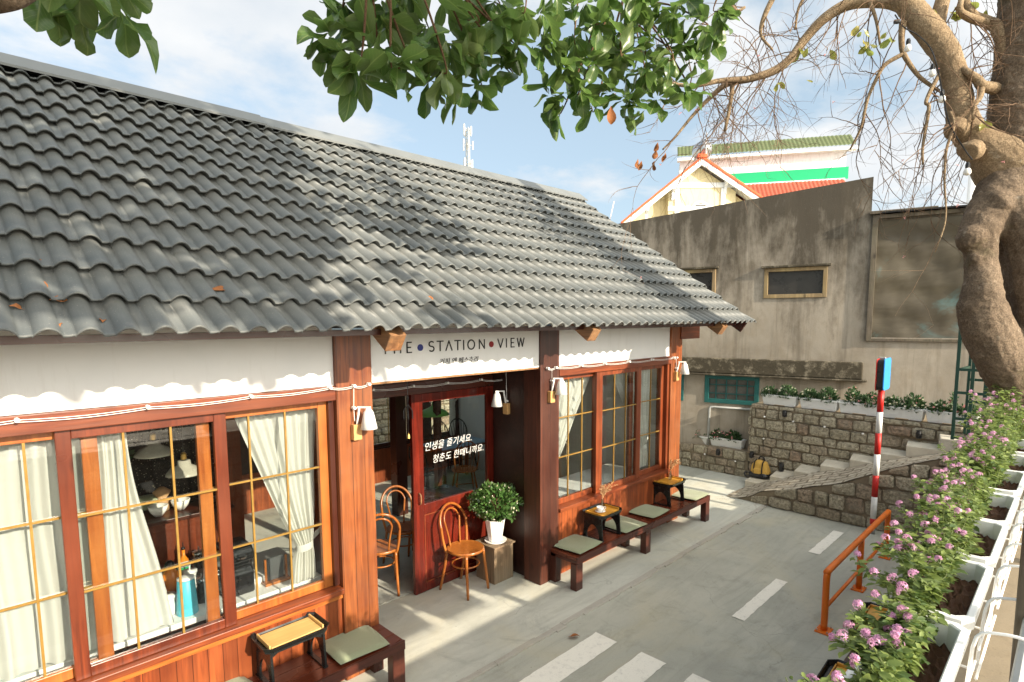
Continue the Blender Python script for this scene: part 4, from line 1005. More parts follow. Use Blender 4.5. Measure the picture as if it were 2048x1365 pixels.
# the round sign plates: one faces along the yard, blue back towards the terrace
def plate(cx_, cy_, cz_, nrm, w, h, th, mat, name, parent):
    nrm = np.array(nrm, float); nrm /= np.linalg.norm(nrm); ex = np.cross((0, 0, 1), nrm); n = 20; poly = []
    rc = .05
    for (a0, sx_, sz_) in ((0, 1, 1), (90, -1, 1), (180, -1, -1), (270, 1, -1)):
        for k in range(5):
            a = R(a0+90*k/4); poly.append((sx_*(w/2-rc)+rc*math.cos(a), sz_*(h/2-rc)+rc*math.sin(a)))
    return MB().prism(poly, np.array([cx_, cy_, cz_]), ex, (0, 0, 1), nrm*th).build(name, mat, parent, bevel=.003)
plate(PX, PY-.045, 2.158, (0.02, -1, 0), .37, .415, .014, 'blue_metal', 'sign_back', po)
plate(PX, PY+.028, 2.150, (0.02, -1, 0), .34, .40, .07, 'black_plastic', 'sign_box', po)
plate(PX, PY+.040, 2.150, (0.02, -1, 0), .37, .415, .010, 'red_paint', 'sign_plate', po)
MB().box(PX-.03, PX+.03, PY-.03, PY+.045, 2.345, 2.375).build('sign_clamp', 'galv', po, bevel=.003)

# ------------------------------------------------------------------ stone walls, steps, ramp
def stone_face(g, o, e, nrm, L, zfun0, zfun1, course=.165, wmin=.16, wmax=.34, seed=1, proud=.04):
    """irregular squared stones laid in courses on a vertical face; zfun0/1 give bottom and top along it"""
    r_ = random.Random(seed); o, e, nrm = (np.array(a, float) for a in (o, e, nrm)); z = min(zfun0(0), zfun0(L)); top = max(zfun1(s) for s in np.linspace(0, L, 20))
    while z < top-.02:
        hc = course*r_.uniform(.88, 1.14); s = -r_.uniform(0, .2)
        while s < L:
            w = r_.uniform(wmin, wmax); a, b_ = max(0, s)+.011, min(L, s+w)-.011; s += w
            if b_-a < .05: continue
            lo = max(z+.010, zfun0((a+b_)/2)); hiA = min(z+hc-.012, zfun1(a)-.01); hiB = min(z+hc-.012, zfun1(b_)-.01)
            if min(hiA, hiB)-lo < .035: continue
            j = lambda m=.012: r_.uniform(-m, m)
            pr = proud*r_.uniform(.6, 1.35); c_ = .016
            base = [(a+j(), lo+j()), (b_+j(), lo+j()), (b_+j(), hiB+j()), (a+j(), hiA+j())]
            ctr = (sum(p[0] for p in base)/4, sum(p[1] for p in base)/4)
            # octagonal outline, chamfered and slightly crowned
            out = []
            for i in range(4):
                p, q, pv = base[i], base[(i+1) % 4], base[i-1]
                k = r_.uniform(.10, .24)
                out.append((p[0]+(pv[0]-p[0])*k*.6, p[1]+(pv[1]-p[1])*k)); out.append((p[0]+(q[0]-p[0])*k*.6, p[1]+(q[1]-p[1])*k*.6))
            n = len(out); V = []
            for lev, (sc, d) in enumerate(((1, 0), (1.0, pr*.55), (.86, pr), (.45, pr*r_.uniform(1.0, 1.35)))):
                for p in out:
                    ss = ctr[0]+(p[0]-ctr[0])*sc; zz_ = ctr[1]+(p[1]-ctr[1])*sc; dd = d+(j(.005) if lev else 0)
                    V.append(o+e*ss+nrm*dd+np.array([0, 0, zz_]))
            V.append(o+e*ctr[0]+nrm*pr*1.15+np.array([0, 0, ctr[1]]))
            F = [(l*n+i, l*n+(i+1) % n, (l+1)*n+(i+1) % n, (l+1)*n+i) for l in range(3) for i in range(n)]+[(3*n+i, 3*n+(i+1) % n, 4*n) for i in range(n)]
            g.add(V, F)
        z += hc
# low planter wall
lw = thing('stone_planter_wall', 'low rough granite wall carrying two planter boxes at the end of the yard', 'stone wall', (10.3, 5.2, 0))
g = MB(); g.add([(10.27, 8.5, -.05), (10.27, 4.19, -.05), (10.27, 4.19, .47), (10.27, 8.5, .40), (10.62, 8.5, .40), (10.62, 4.19, .47)], [(0, 1, 2, 3), (3, 2, 5, 4)]); g.build('mortar_core', 'mortar', lw)
g = MB(); stone_face(g, (10.268, 8.5, 0), (0, -1, 0), (-1, 0, 0), 4.3, lambda s: -.02, lambda s: .405+.016*s, seed=3, proud=.03); g.build('stones', 'stone', lw)
# tall wall beside the steps
uw = thing('stone_retaining_wall', 'tall rough granite wall beside the steps, topped by five white planter boxes', 'stone wall', (10.2, 4.15, 0))
ue = np.array([9.99-10.2, 1.23-4.15, 0]); ue /= np.linalg.norm(ue); un = np.array([ue[1], -ue[0], 0]); un = un if un[0] < 0 else -un
A = np.array([10.2, 4.15, 0]); Bq = A+ue*4.9; bk = -un*.9
g = MB(); ins = -un*.022
g.add([A+ins+(0, 0, -.05), Bq+ins+(0, 0, -.05), Bq+ins+(0, 0, 1.362), A+ins+(0, 0, 1.362), A+bk+(0, 0, -.05), A+bk+(0, 0, 1.362), Bq+bk+(0, 0, 1.362)], [(0, 1, 2, 3), (3, 2, 6, 5), (0, 3, 5, 4)]); g.build('mortar_core', 'mortar', uw)
g = MB(); stone_face(g, A+ins, ue, un, 4.9, lambda s: -.02, lambda s: 1.375, seed=9); stone_face(g, A+ins-un*.85, un, -ue, .87, lambda s: -.02, lambda s: 1.375, seed=11); g.build('stones', 'stone', uw)
# steps: each about .16 high
stp = thing('stone_steps', 'flight of eight pale concrete steps climbing beside the granite wall', 'steps', (9.7, 2.6, 0))
sy = [4.02, 3.62, 3.24, 2.86, 2.47, 2.11, 1.75, 1.38, .9]
for k in range(8):
    z = .125+.16*k; g = MB(); n = 9
    xr = 9.06; y0, y1 = sy[k], sy[k]-.55 if k < 7 else -2.0
    top = [(10.195-.072*(4.15-y0), y0), (9.60, y0-.05-rng.uniform(0, .03)), (9.60, y1), (10.195-.072*(4.15-y1), y1)]
    g.prism(top, (0, 0, z-.17 if k else -.05), (1, 0, 0), (0, 1, 0), (0, 0, .17 if k else z+.05)); g.build('step', 'step', stp, bevel=.012)
# sloping cobbled flank wall
rp = thing('stone_ramp_wall', 'sloping granite flank wall with a cobbled top descending to a point', 'stone wall', (9.2, 2.5, 0))
prof = [(3.80, 0.0), (3.60, .07), (3.417, .198), (3.012, .30), (2.661, .43), (2.304, .55), (1.974, .735), (1.684, .885), (1.368, 1.024), (1.071, 1.147), (.6, 1.30), (-1.5, 1.36)]
far = [(4.0, 0.005), (3.9, .067), (3.545, .218), (3.15, .387), (2.83, .507), (2.5, .612), (2.03, .821), (1.48, .993), (1.18, 1.081), (.9, 1.2), (.5, 1.34), (-1.5, 1.40)]
def at_y(tab, y):
    for (a, za), (b_, zb_) in zip(tab[:-1], tab[1:]):
        if a >= y >= b_: return za+(zb_-za)*(a-y)/(a-b_)
    return tab[-1][1] if y < tab[-1][0] else 0.0
V = []; F = []; UV = []; NY, NX = 90, 14; ys = np.linspace(3.97, -1.2, NY)
for i, y in enumerate(ys):
    zn, zf = at_y(prof, y), at_y(far, y)
    for j in range(NX+1):
        u = j/NX; x = 8.90+.76*u; z = zn+(zf-.035-zn)*u+.008*math.sin(math.pi*u)+rng.uniform(-.005, .005)
        V.append((x+rng.uniform(-.004, .004)-(.25*max(0, (y-3.3))*(1-u) if y > 3.3 else 0)*0, y, max(z, -.006)+.012)); UV.append((y*1.0, x))
for i in range(NY-1):
    for j in range(NX): F.append((i*(NX+1)+j, i*(NX+1)+j+1, (i+1)*(NX+1)+j+1, (i+1)*(NX+1)+j))
quads_mesh('cobbled_top', V, F, 'cobble', rp, UV)
g = MB(); yy = np.linspace(3.9, -1.2, 60); k = len(yy)
g.add([(8.925, y, -.05) for y in yy]+[(8.925, y, max(-.01, at_y(prof, y))) for y in yy]+[(9.0, y, at_y(prof, y)-.005) for y in yy], [(r_*k+i, r_*k+i+1, (r_+1)*k+i+1, (r_+1)*k+i) for r_ in range(2) for i in range(k-1)]); g.build('mortar_core', 'mortar', rp)
g = MB(); stone_face(g, (8.925, 3.75, 0), (0, -1, 0), (-1, 0, 0), 4.6, lambda s: -.02, lambda s: at_y(prof, 3.75-s)+.01, seed=21, wmin=.2, wmax=.36, course=.2); g.build('stones', 'stone', rp)
# crumbs of mortar and sand where the flank meets the ground
g = MB()
for i in range(260):
    y = rng.uniform(3.3, 4.05); x = 8.9-abs(rng.gauss(0, .16)); s = rng.uniform(.004, .014)
    g.obox((x, y, -.006), (s*2, s*.4, 0), (-.3*s, s*1.6, 0), (0, 0, s))
tag(g.build('mortar_rubble', 'kerb'), 'loose crumbs of mortar at the foot of the cobbled ramp', 'rubble', kind='stuff')

# ------------------------------------------------------------------ white planter boxes with daisies
def daisy_plants(o, L, D, top, seed, white, pink, clumps):
    global nrg
    keep = nrg; nrg = np.random.default_rng(seed); PV = []; dirs = []; fw = []
    for (cx_, hh, rad) in clumps:
        n = int(420*rad/.16); d = rdirs(n); d[:, 2] = abs(d[:, 2]); r_ = nrg.uniform(.35, 1, n)**.6
        P = np.array([cx_, 0, top])+d*r_[:, None]*np.array([rad, D*.62, hh]); PV.append(P); dirs.append(d+np.array([0, 0, .5]))
        m_ = int(nrg.integers(7, 22)*rad/.15); d = rdirs(m_); d[:, 2] = abs(d[:, 2])*.8+.3; fw.append(np.array([cx_, 0, top])+d/np.linalg.norm(d, axis=1, keepdims=True)*np.array([rad, D*.66, hh])*nrg.uniform(.95, 1.12, (m_, 1)))
    P = np.vstack(PV); dd = np.vstack(dirs); n = len(P)
    V, F, U = leaves(P, dd+rdirs(n)*.8, rdirs(n), nrg.uniform(.03, .065, n), 'small'); out = [(V, F, U)]
    f = np.vstack(fw); nw = int(len(f)*white); 
    for part in (f[:nw], f[nw:] if pink else f[:0]):
        if len(part) == 0: out.append(None); continue
        q = np.repeat(part, 6, 0); a = np.tile(np.arange(6)*math.pi/3, len(part)); dr = np.stack([np.cos(a), np.sin(a)*.8-.3, np.sin(a)*.6], 1)
        out.append(leaves(q, dr, np.tile([[0, -.5, 1.]], (len(q), 1)), np.full(len(q), .021), 'small'))
    nrg = keep; return out
def planter(o, e, L, D, H, seed, label, group, white, pink, clumps):
    """o = left end of the front rim, e = direction of the length (towards the right)"""
    e = np.array(e, float); inn = np.array([-e[1], e[0], 0]); rz = math.atan2(e[1], e[0])
    t_ = thing('flower_planter', label, 'planter box', tuple(np.array(o)+e*L/2+inn*D/2), group, rz)
    g = MB(); a, b_ = L/2, D/2; ta, tb = a-.03, b_-.03
    # ribbed tapering wall
    n = 34; ring = []
    def outline(sa, sb, rib):
        P = []
        for i in range(n*2): P.append((-sa+2*sa*i/(n*2), -sb-(rib if i % 2 else 0)))
        for i in range(16): P.append((sa+(rib if i % 2 else 0), -sb+2*sb*i/16))
        for i in range(n*2): P.append((sa-2*sa*i/(n*2), sb+(rib if i % 2 else 0)))
        for i in range(16): P.append((-sa-(rib if i % 2 else 0), sb-2*sb*i/16))
        return P
    levels = [outline(ta, tb, .0), outline(ta, tb, .005), outline(a-.012, b_-.012, .005), outline(a-.012, b_-.012, 0), outline(a, b_, 0), outline(a, b_, 0), outline(a-.014, b_-.014, 0), outline(a-.03, b_-.03, 0)]
    zl = [0.012, .03, H-.035, H-.028, H-.026, H, H, H-.06]; m_ = len(levels[0]); V = [(p[0], p[1], z) for P, z in zip(levels, zl) for p in P]
    F = [(r_*m_+i, r_*m_+(i+1) % m_, (r_+1)*m_+(i+1) % m_, (r_+1)*m_+i) for r_ in range(7) for i in range(m_)]+[tuple(range(m_-1, -1, -1))]
    g.add(V, F); g.build('planter_box', 'white_plastic', t_, local=True)
    g = MB()
    for s_ in (-1, 1): g.box(s_*a*.6-.08, s_*a*.6+.08, -tb+.005, tb-.005, -.0, .0115)
    g.build('feet', 'white_plastic', t_, local=True)
    g = MB(); g.box(-a+.02, a-.02, -b_+.02, b_-.02, H-.06, H-.05); g.build('soil', 'soil', t_, local=True)
    res = daisy_plants(o, L, D, H-.05, seed, white, pink, clumps)
    for r_, nm, mt in zip(res, ('foliage', 'white_blooms', 'pink_blooms'), ('daisy_leaf', 'daisy_flower', 'pink_flower')):
        if r_ is None: continue
        R0 = ROOT[t_.name]; ROOT[t_.name] = (0, 0, 0); quads_mesh(nm, r_[0], r_[1], mt, t_, r_[2]); ROOT[t_.name] = R0
    return t_
GP = 'white ribbed planter boxes of small daisies'
planter((10.35, 5.62, .435), (0, -1, 0), .60, .2, .175, 31, 'white planter box at left on the low wall, showing beside the corner post', GP, .7, True, [(-.18, .2, .16), (.1, .25, .15)])
planter((10.35, 4.99, .455), (0, -1, 0), .64, .2, .175, 32, 'white planter box at right on the low wall, with a pink bloom', GP, .3, True, [(-.19, .19, .15), (.1, .19, .15)])
W5 = [((.0, .60), 'first white planter from the left on the tall granite wall, with white daisies', .95, False, [(-.2, .17, .13), (.12, .22, .17)]),
      ((.645, .60), 'second white planter from the left on the tall granite wall, cream daisies at right', .95, True, [(-.18, .19, .15), (.12, .24, .16)]),
      ((1.255, .60), 'third white planter from the left on the tall granite wall, mostly pink blooms', .1, True, [(-.12, .28, .12), (.14, .2, .17)]),
      ((1.85, .56), 'white planter just right of the striped pole on the tall granite wall', .8, True, [(-.14, .18, .14), (.12, .24, .16)]),
      ((2.42, .62), 'white planter behind the green trellis on the tall granite wall', .3, True, [(-.16, .17, .14), (.0, .32, .05), (.16, .15, .15)])]
for (s0, L), lab, wh, pk, cl in W5:
    p = A+ue*(s0+.16)-un*.03; planter((p[0], p[1], 1.378), ue, L, .2, .18, int(s0*100)+5, lab, GP, wh, pk, cl)

# pipe, floodlights, insulators, backpack
pi = thing('water_pipe', 'grey pipe bent over the low wall in front of the old render', 'pipe', (10.4, 5.0, .4))
MB().tube([(10.37, 5.03, .42), (10.385, 5.02, 1.16), (10.39, 5.0, 1.195), (10.42, 4.95, 1.2), (10.56, 4.2, 1.205)], .022, 10).build('pipe_run', 'galv', pi, smooth=True)
tag(MB().tube([(10.235, 5.03, .02), (10.24, 5.025, .40)], .016, 8).build('drain_pipe', 'mortar', smooth=True), 'short mortar covered drain pipe on the low wall face', 'pipe')
def flood(p, lab, s=1.0):
    t_ = thing('garden_spotlight', lab, 'spotlight', tuple(p), 'small black spotlights around the granite walls')
    p = np.array(p); MB().lathe([(.02*s, 0), (.038*s, .01), (.04*s, .075*s), (.03*s, .11*s), (.034*s, .12*s), (.01, .12*s)], p, 14).build('lamp_body', 'black_plastic', t_)
    MB().tube([p+(0, 0, .0), p+(0, 0, .07*s), p+(.04, .0, .1*s), p+(.05, 0, .02)], .009, 6).build('bracket', 'black_plastic', t_)
flood(A+ue*.62+un*.06+(0, 0, 1.21), 'black spotlight below the first planter on the tall granite wall')
flood(A+ue*2.55+un*.06+(0, 0, 1.14), 'black spotlight on the granite wall just right of the striped pole')
flood((10.19, 4.73, .33), 'black spotlight on the low granite wall under the planters')
flood((10.0, 3.52, .29), 'black spotlight standing on the second step beside the backpack', 1.25)
flood((10.13, 4.08, .40), 'black spotlight on the granite corner above the yellow backpack')
kw = thing('wall_cable', 'thin cable on white knobs along the granite walls', 'cable', tuple(A))
kn = [A+ue*.27+un*.045+(0, 0, z) for z in (.78, 1.17)]+[A+ue*s+un*.045+(0, 0, z) for s, z in ((.76, 1.15), (1.26, 1.13), (1.82, 1.10))]
kn0 = [(10.225, 5.01, .30), (10.225, 4.41, .265), A+ue*.27+un*.045+(0, 0, .36)]
for ks in (kn0+kn,):
    MB().tube([tuple(k) for k in ks], .003, 4).build('wire', 'black_plastic', kw)
    for k in ks: k = np.array(k); MB().lathe([(.008, -.014), (.017, -.008), (.017, .008), (.008, .014)], k, 10).build('insulator', 'ceramic', kw)
bpk = thing('backpack', 'mustard yellow and black backpack leaning on the lowest step', 'backpack', (9.98, 3.86, .125))
def blob(c, s, n=18, m=12, pw=.6, f=None):
    V = []; F = []
    for j in range(m+1):
        ph = math.pi*j/m-math.pi/2
        for i in range(n):
            th = 2*math.pi*i/n; sg = lambda v: math.copysign(abs(v)**pw, v)
            p = np.array([sg(math.cos(ph))*sg(math.cos(th)), sg(math.cos(ph))*sg(math.sin(th)), sg(math.sin(ph))])
            if f: p = f(p)
            V.append(np.array(c)+p*np.array(s))
    for j in range(m):
        for i in range(n): F.append((j*n+i, j*n+(i+1) % n, (j+1)*n+(i+1) % n, (j+1)*n+i))
    return V, F
def sag(p): return np.array([p[0]*(1-.22*p[2]), p[1]*(1-.22*p[2])+.05*math.sin(4*p[2]), p[2]+.05*math.sin(5*p[1])])
MB().add(*blob((9.985, 3.86, .28), (.115, .145, .145), f=sag)).build('main_pack', 'yellow_fabric', bpk, smooth=True)
MB().add(*blob((9.965, 3.86, .19), (.125, .17, .062), f=sag)).build('base_panel', 'black_plastic', bpk, smooth=True)
MB().add(*blob((9.88, 3.875, .235), (.03, .085, .07))).build('front_pocket', 'yellow_fabric', bpk, smooth=True)
g = MB()
for yy in (3.79, 3.93): g.tube(smooth_path([(9.86, yy, .17), (9.865, yy, .28), (9.9, yy, .40), (9.99, yy, .43)], 4), .011, 6)
g.build('straps', 'black_plastic', bpk)
MB().tube(smooth_path([(10.0, 3.80, .42), (10.0, 3.82, .475), (10.0, 3.88, .478), (10.0, 3.90, .42)], 5), .012, 8).build('grab_handle', 'black_plastic', bpk, smooth=True)
MB().tube(smooth_path([(9.9, 4.0, .2), (9.85, 4.07, .2), (9.83, 4.06, .15), (9.85, 3.98, .14)], 5), .013, 6).build('side_strap', 'black_plastic', bpk, smooth=True)

# ------------------------------------------------------------------ old rendered building behind
ob = thing('old_rendered_building', 'old blank building of mould stained render with small windows and a plastic sheeted bay', 'building', (10.6, 4.2, 0))
O = np.array([10.6, 4.2, 0.0]); oe = np.array([.2419, -.9703, 0]); on_ = np.array([-.9703, -.2419, 0])
def wall_holes(s0, s1, z0, top, holes, depth, mat, name, parent):
    ss = sorted({s0, s1, *[h[0] for h in holes], *[h[1] for h in holes]}); zs_ = sorted({z0, *[h[2] for h in holes], *[h[3] for h in holes]})
    g = MB(); P = lambda s, z, d=0: tuple(O+oe*s+on_*d+np.array([0, 0, z]))
    for a, c_ in zip(ss[:-1], ss[1:]):
        for za, zc in zip(zs_, zs_[1:]+[None]):
            m_ = (a+c_)/2
            if zc is not None and any(h[0] < m_ < h[1] and h[2] < (za+zc)/2 < h[3] for h in holes): continue
            zA, zC = (zc, zc) if zc is not None else (top(a), top(c_))
            g.add([P(a, za), P(c_, za), P(c_, zC), P(a, zA)], [(0, 1, 2, 3)])
    for (a, c_, za, zc) in holes:
        g.add([P(a, za), P(c_, za), P(c_, zc), P(a, zc), P(a, za, -.16), P(c_, za, -.16), P(c_, zc, -.16), P(a, zc, -.16)], [(0, 1, 5, 4), (1, 2, 6, 5), (2, 3, 7, 6), (3, 0, 4, 7)])
    tA, tC = top(s0), top(s1)
    g.add([P(s0, tA), P(s1, tC), P(s1, tC, -depth), P(s0, tA, -depth), P(s1, z0), P(s1, z0, -depth), P(s0, z0), P(s0, z0, -depth)], [(0, 1, 2, 3), (1, 4, 5, 2), (0, 3, 7, 6), (3, 2, 5, 7)])
    return g.build(name, mat, parent)
topf = lambda s: 5.033+.0862*s
HU = [(-1.85, -.83, 3.33, 3.79), (.05, 1.01, 3.26, 3.75)]; HL = [(-2.4, -1.37, 1.30, 1.80), (-.93, .0, 1.30, 1.80)]
wall_holes(-6, 1.62, -.1, topf, HU+HL, .3, 'oldwall', 'wall', ob)
wall_holes(1.62, 6, -.1, lambda s: 4.56, [(1.72, 5.6, 2.56, 4.46)], .3, 'oldwall', 'wall', ob)
def slab(s0, s1, z0, z1, d0, d1): return MB().obox(O+oe*(s0+s1)/2+on_*(d0+d1)/2+np.array([0, 0, (z0+z1)/2]), oe*(s1-s0), on_*(d1-d0), (0, 0, z1-z0))
slab(-6, 1.628, 1.85, 2.145, .0, .10).build('ledge', 'ledge', ob, bevel=.02)
slab(-6, 1.70, 1.815, 1.848, .0, .14).build('ledge_slab', 'ledge', ob, bevel=.01)
M['old_frame'] = wood('flaking_ochre_frame', (.40, .27, .13), (.20, .13, .06), 'z', .8, dirt=.4)
def bwin(h, mat, fw, grid=None, slabtop=True):
    a, c_, za, zc = h; g = MB()
    for q in ((a-.02, a+fw, za-.02, zc+.02), (c_-fw, c_+.02, za-.02, zc+.02), (a+fw, c_-fw, zc-fw, zc+.02), (a+fw, c_-fw, za-.02, za+fw)):
        s_ = slab(q[0], q[1], q[2], q[3], -.05, .025); g.add(s_.v, s_.f)
    f = g.build('window', mat, ob, bevel=.005)
    slab(a+fw-.01, c_-fw+.01, za+fw-.01, zc-fw+.01, -.04, -.034).build('pane', 'dark_pane' if not grid else 'lattice', f)
    if grid:
        g = MB()
        for i in range(1, grid[0]): s_ = slab(a+(c_-a)*i/grid[0]-.008, a+(c_-a)*i/grid[0]+.008, za+fw, zc-fw, -.03, .0); g.add(s_.v, s_.f)
        for i in range(1, grid[1]): s_ = slab(a+fw, c_-fw, za+(zc-za)*i/grid[1]-.007, za+(zc-za)*i/grid[1]+.007, -.028, .002); g.add(s_.v, s_.f)
        g.build('grille', mat, f)
    else:
        slab(a-.07, c_+.07, zc+.022, zc+.06, .0, .07).build('window_hood', 'ledge', ob, bevel=.006)
for h in HU: bwin(h, 'old_frame', .045)
for h in HL: bwin(h, 'teal_paint', .06, (5, 3))
# plastic sheeted bay: sagging sheet in a timber frame
V = []; F = []; n, m_ = 40, 24
for j in range(m_+1):
    for i in range(n+1):
        s = 1.70+3.9*i/n; z = 2.53+1.97*j/m_; d = -.02-.035*math.sin(math.pi*((i % 14)/14))*math.sin(math.pi*j/m_)+.006*math.sin(i*1.7+j*.6)+.01*math.sin(j*1.1+i*.2)
        V.append(O+oe*s+on_*d+np.array([0, 0, z]))
for j in range(m_):
    for i in range(n): F.append((j*(n+1)+i, j*(n+1)+i+1, (j+1)*(n+1)+i+1, (j+1)*(n+1)+i))
quads_mesh('plastic_sheet', V, F, 'tarp', ob, smooth=True)
g = MB()
for q in ((1.64, 1.72, 2.50, 4.55, .0, .05), (1.72, 5.7, 4.49, 4.55, .0, .05), (1.72, 5.7, 2.50, 2.545, .0, .04)): s_ = slab(*q); g.add(s_.v, s_.f)
g.build('sheet_frame', 'old_rail', ob, bevel=.004)
slab(1.60, 2.5, 4.562, 4.61, -.3, .1).build('coping_plank', 'old_rail', ob, bevel=.004)
slab(1.75, 6, 4.562, 4.585, -.4, .12).build('bay_roof_edge', 'black_plastic', ob)

# trellis on the upper landing
tr = thing('green_trellis', 'dark green iron trellis frame standing at the head of the steps', 'trellis', (9.3, 1.05, 1.30))
g = MB()
def bar(a, b_, r_=.021):
    g.obox((np.array(a)+np.array(b_))/2, np.array(b_)-np.array(a), *( ((.0, r_*1.6, 0), (r_*1.6, 0, 0)) if abs(np.array(b_)-np.array(a))[2] > .3 else ((0, 0, r_*1.6), (r_*1.6, 0, 0)) if abs((np.array(b_)-np.array(a))[1]) > abs((np.array(b_)-np.array(a))[0]) else ((0, 0, r_*1.6), (0, r_*1.6, 0))))
for yy in (1.14, .98, .70, .42): bar((9.3, yy, 1.30), (9.3, yy, 2.76 if yy > 1.1 else 2.70), .023)
for z in (1.33, 1.58, 1.92, 2.22, 2.62): bar((9.3, 1.14, z), (9.3, .36, z))
for yy in (.84, .56): bar((9.3, yy, 1.33), (9.3, yy, 2.22), .018)
g.build('front_grid', 'green_paint', tr); g = MB()
for yy in (1.08, .9, .72, .5): bar((9.85, yy, 1.30), (9.85, yy, 2.5), .019)
for z in (1.4, 1.75, 2.05, 2.4): bar((9.85, 1.08, z), (9.85, .4, z))
for yy in (1.08, .5): bar((9.31, yy+.03, 2.22), (9.85, yy, 2.22))
g.build('back_grid', 'green_paint', tr)

# ------------------------------------------------------------------ houses, mast and poles in the distance
EX = np.array([.7046, -.7096, 0]); EF = np.array([.7096, .7046, 0])          # to the right / away
def frame(o): 
    o = np.array(o, float)
    return lambda r_, f_, z: o+EX*r_+EF*f_+np.array([0, 0, z])
hs = thing('gabled_house', 'cream gabled house with orange red verge tiles above the old render wall', 'house', (25.1, 12.9, 0))
P = frame((25.1, 12.9, 0)); AP = 10.05
def gz(r_): return AP+(.80*r_ if r_ < 0 else -.645*r_)
def quad(g, *pts): g.add(pts, [tuple(range(len(pts)))])
g = MB(); g.prism([(-3.6, 5), (-3.6, gz(-3.6)-.25), (0, AP-.28), (3.6, gz(3.6)-.25), (3.6, 5)], P(0, .75, 0), EX, (0, 0, 1), EF*6); g.build('wall', 'cream', hs)
g = MB(); g.prism([(-1.37, 5), (-1.37, gz(-1.37)-.28), (0, AP-.3), (1.72, gz(1.72)-.28), (1.72, 5)], P(0, .28, 0), EX, (0, 0, 1), EF*.46); g.build('bay_wall', 'cream', hs)
g = MB()
for sgn, L0 in ((-1, 3.75), (1, 4.2)):
    a, b_ = (0, sgn*L0); dz = gz(b_)-AP
    g.prism([(0, AP-.02), (b_, gz(b_)-.02), (b_, gz(b_)-.26), (0, AP-.29)], P(0, -.12, 0), EX, (0, 0, 1), EF*.07)
    g.prism([(0, AP-.03), (b_, gz(b_)-.03), (b_, gz(b_)-.09), (0, AP-.10)], P(0, -.05, 0), EX, (0, 0, 1), EF*.9)
g.build('verge_board', 'white_plaster', hs)
g = MB()
for sgn, L0 in ((-1, 3.8), (1, 4.2)):
    n = int(L0/.3); sl_ = .80 if sgn < 0 else .645
    for i in range(n):
        r0 = sgn*i*.3; r1 = sgn*(i+1)*.3; d = np.array(P(r1, 0, gz(r1)))-np.array(P(r0, 0, gz(r0)))
        c_ = (np.array(P(r0, -.06, gz(r0)))+np.array(P(r1, -.06, gz(r1))))/2+np.array([0, 0, .045-(.008)*(i % 2)])
        g.obox(c_, d*1.04, EF*.22, np.array([0, 0, .13]))
g.obox(P(0, -.08, AP+.09), EX*.42, EF*.26, (0, 0, .17))
g.build('verge_tiles', 'tile_red_cap', hs, bevel=.02)
g = MB()
for sgn, L0 in ((-1, 3.8), (1, 4.4)):
    b_ = sgn*L0; g.prism([(0, AP+.02), (b_, gz(b_)+.02), (b_, gz(b_)-.02), (0, AP-.02)], P(0, .06, 0), EX, (0, 0, 1), EF*7)
g.build('roof', 'tile_red', hs)
g = MB()
for r_ in (-.98, 1.13): g.obox(P(r_, .25, 6.9), EX*.20, EF*.07, (0, 0, 3.8+(gz(r_)-9.3)*1.0))
for r0, r1, z in ((-1.37, 1.72, 8.95), (-1.37, 1.72, 7.9)): g.obox(P((r0+r1)/2, .262, z), EX*(r1-r0+.04), EF*.06, (0, 0, .22))
for r_ in (-2.45, -1.25, 1.15): 
    z0_ = gz(r_)-.2
    g.prism([(0, 0), (.34, 0), (.30, -.12), (.10, -.25), (.07, -.55), (0, -.6)], P(r_, .26, z0_), -EF, (0, 0, 1), EX*.12)
g.build('white_trim', 'white_plaster', hs)
g = MB(); n = 24
for i in range(n):
    a0, a1 = math.pi*2*i/n, math.pi*2*(i+1)/n
    g.add([P(.1+.46*math.cos(a0), .22, 7.78+.46*math.sin(a0)), P(.1+.46*math.cos(a1), .22, 7.78+.46*math.sin(a1)), P(.1+.36*math.cos(a1), .22, 7.78+.36*math.sin(a1)), P(.1+.36*math.cos(a0), .22, 7.78+.36*math.sin(a0))], [(0, 1, 2, 3)])
for i in range(7):
    z = 7.78-.3+.1*i; w = math.sqrt(max(.01, .36**2-(z-7.78)**2)); g.obox(P(.1, .25, z), EX*2*w, EF*.05, (0, 0, .035))
v = g.build('round_vent', 'white_plaster', hs)
MB().prism([(.36*math.cos(2*math.pi*i/n), .36*math.sin(2*math.pi*i/n)) for i in range(n)], P(.1, .276, 7.78), EX, (0, 0, 1), EF*.003).build('vent_recess', 'dark_pane', v)
lr = thing('low_red_roof', 'small scrap of red tiled gable low at the left of the cream house', 'roof', P(-4.5, 2, 0))
g = MB(); g.prism([(-4.75, 7.0), (-4.35, 7.55), (-3.1, 7.55), (-3.1, 7.0)], P(0, 3, 0), EX, (0, 0, 1), EF*2.5); g.build('roof', 'tile_red', lr)
g = MB(); g.prism([(-4.82, 5.0), (-4.82, 6.98), (-4.72, 7.05), (-4.36, 7.6), (-4.28, 7.6), (-4.64, 6.95), (-4.64, 5)], P(0, 2.85, 0), EX, (0, 0, 1), EF*.12); g.build('verge_board', 'white_plaster', lr)

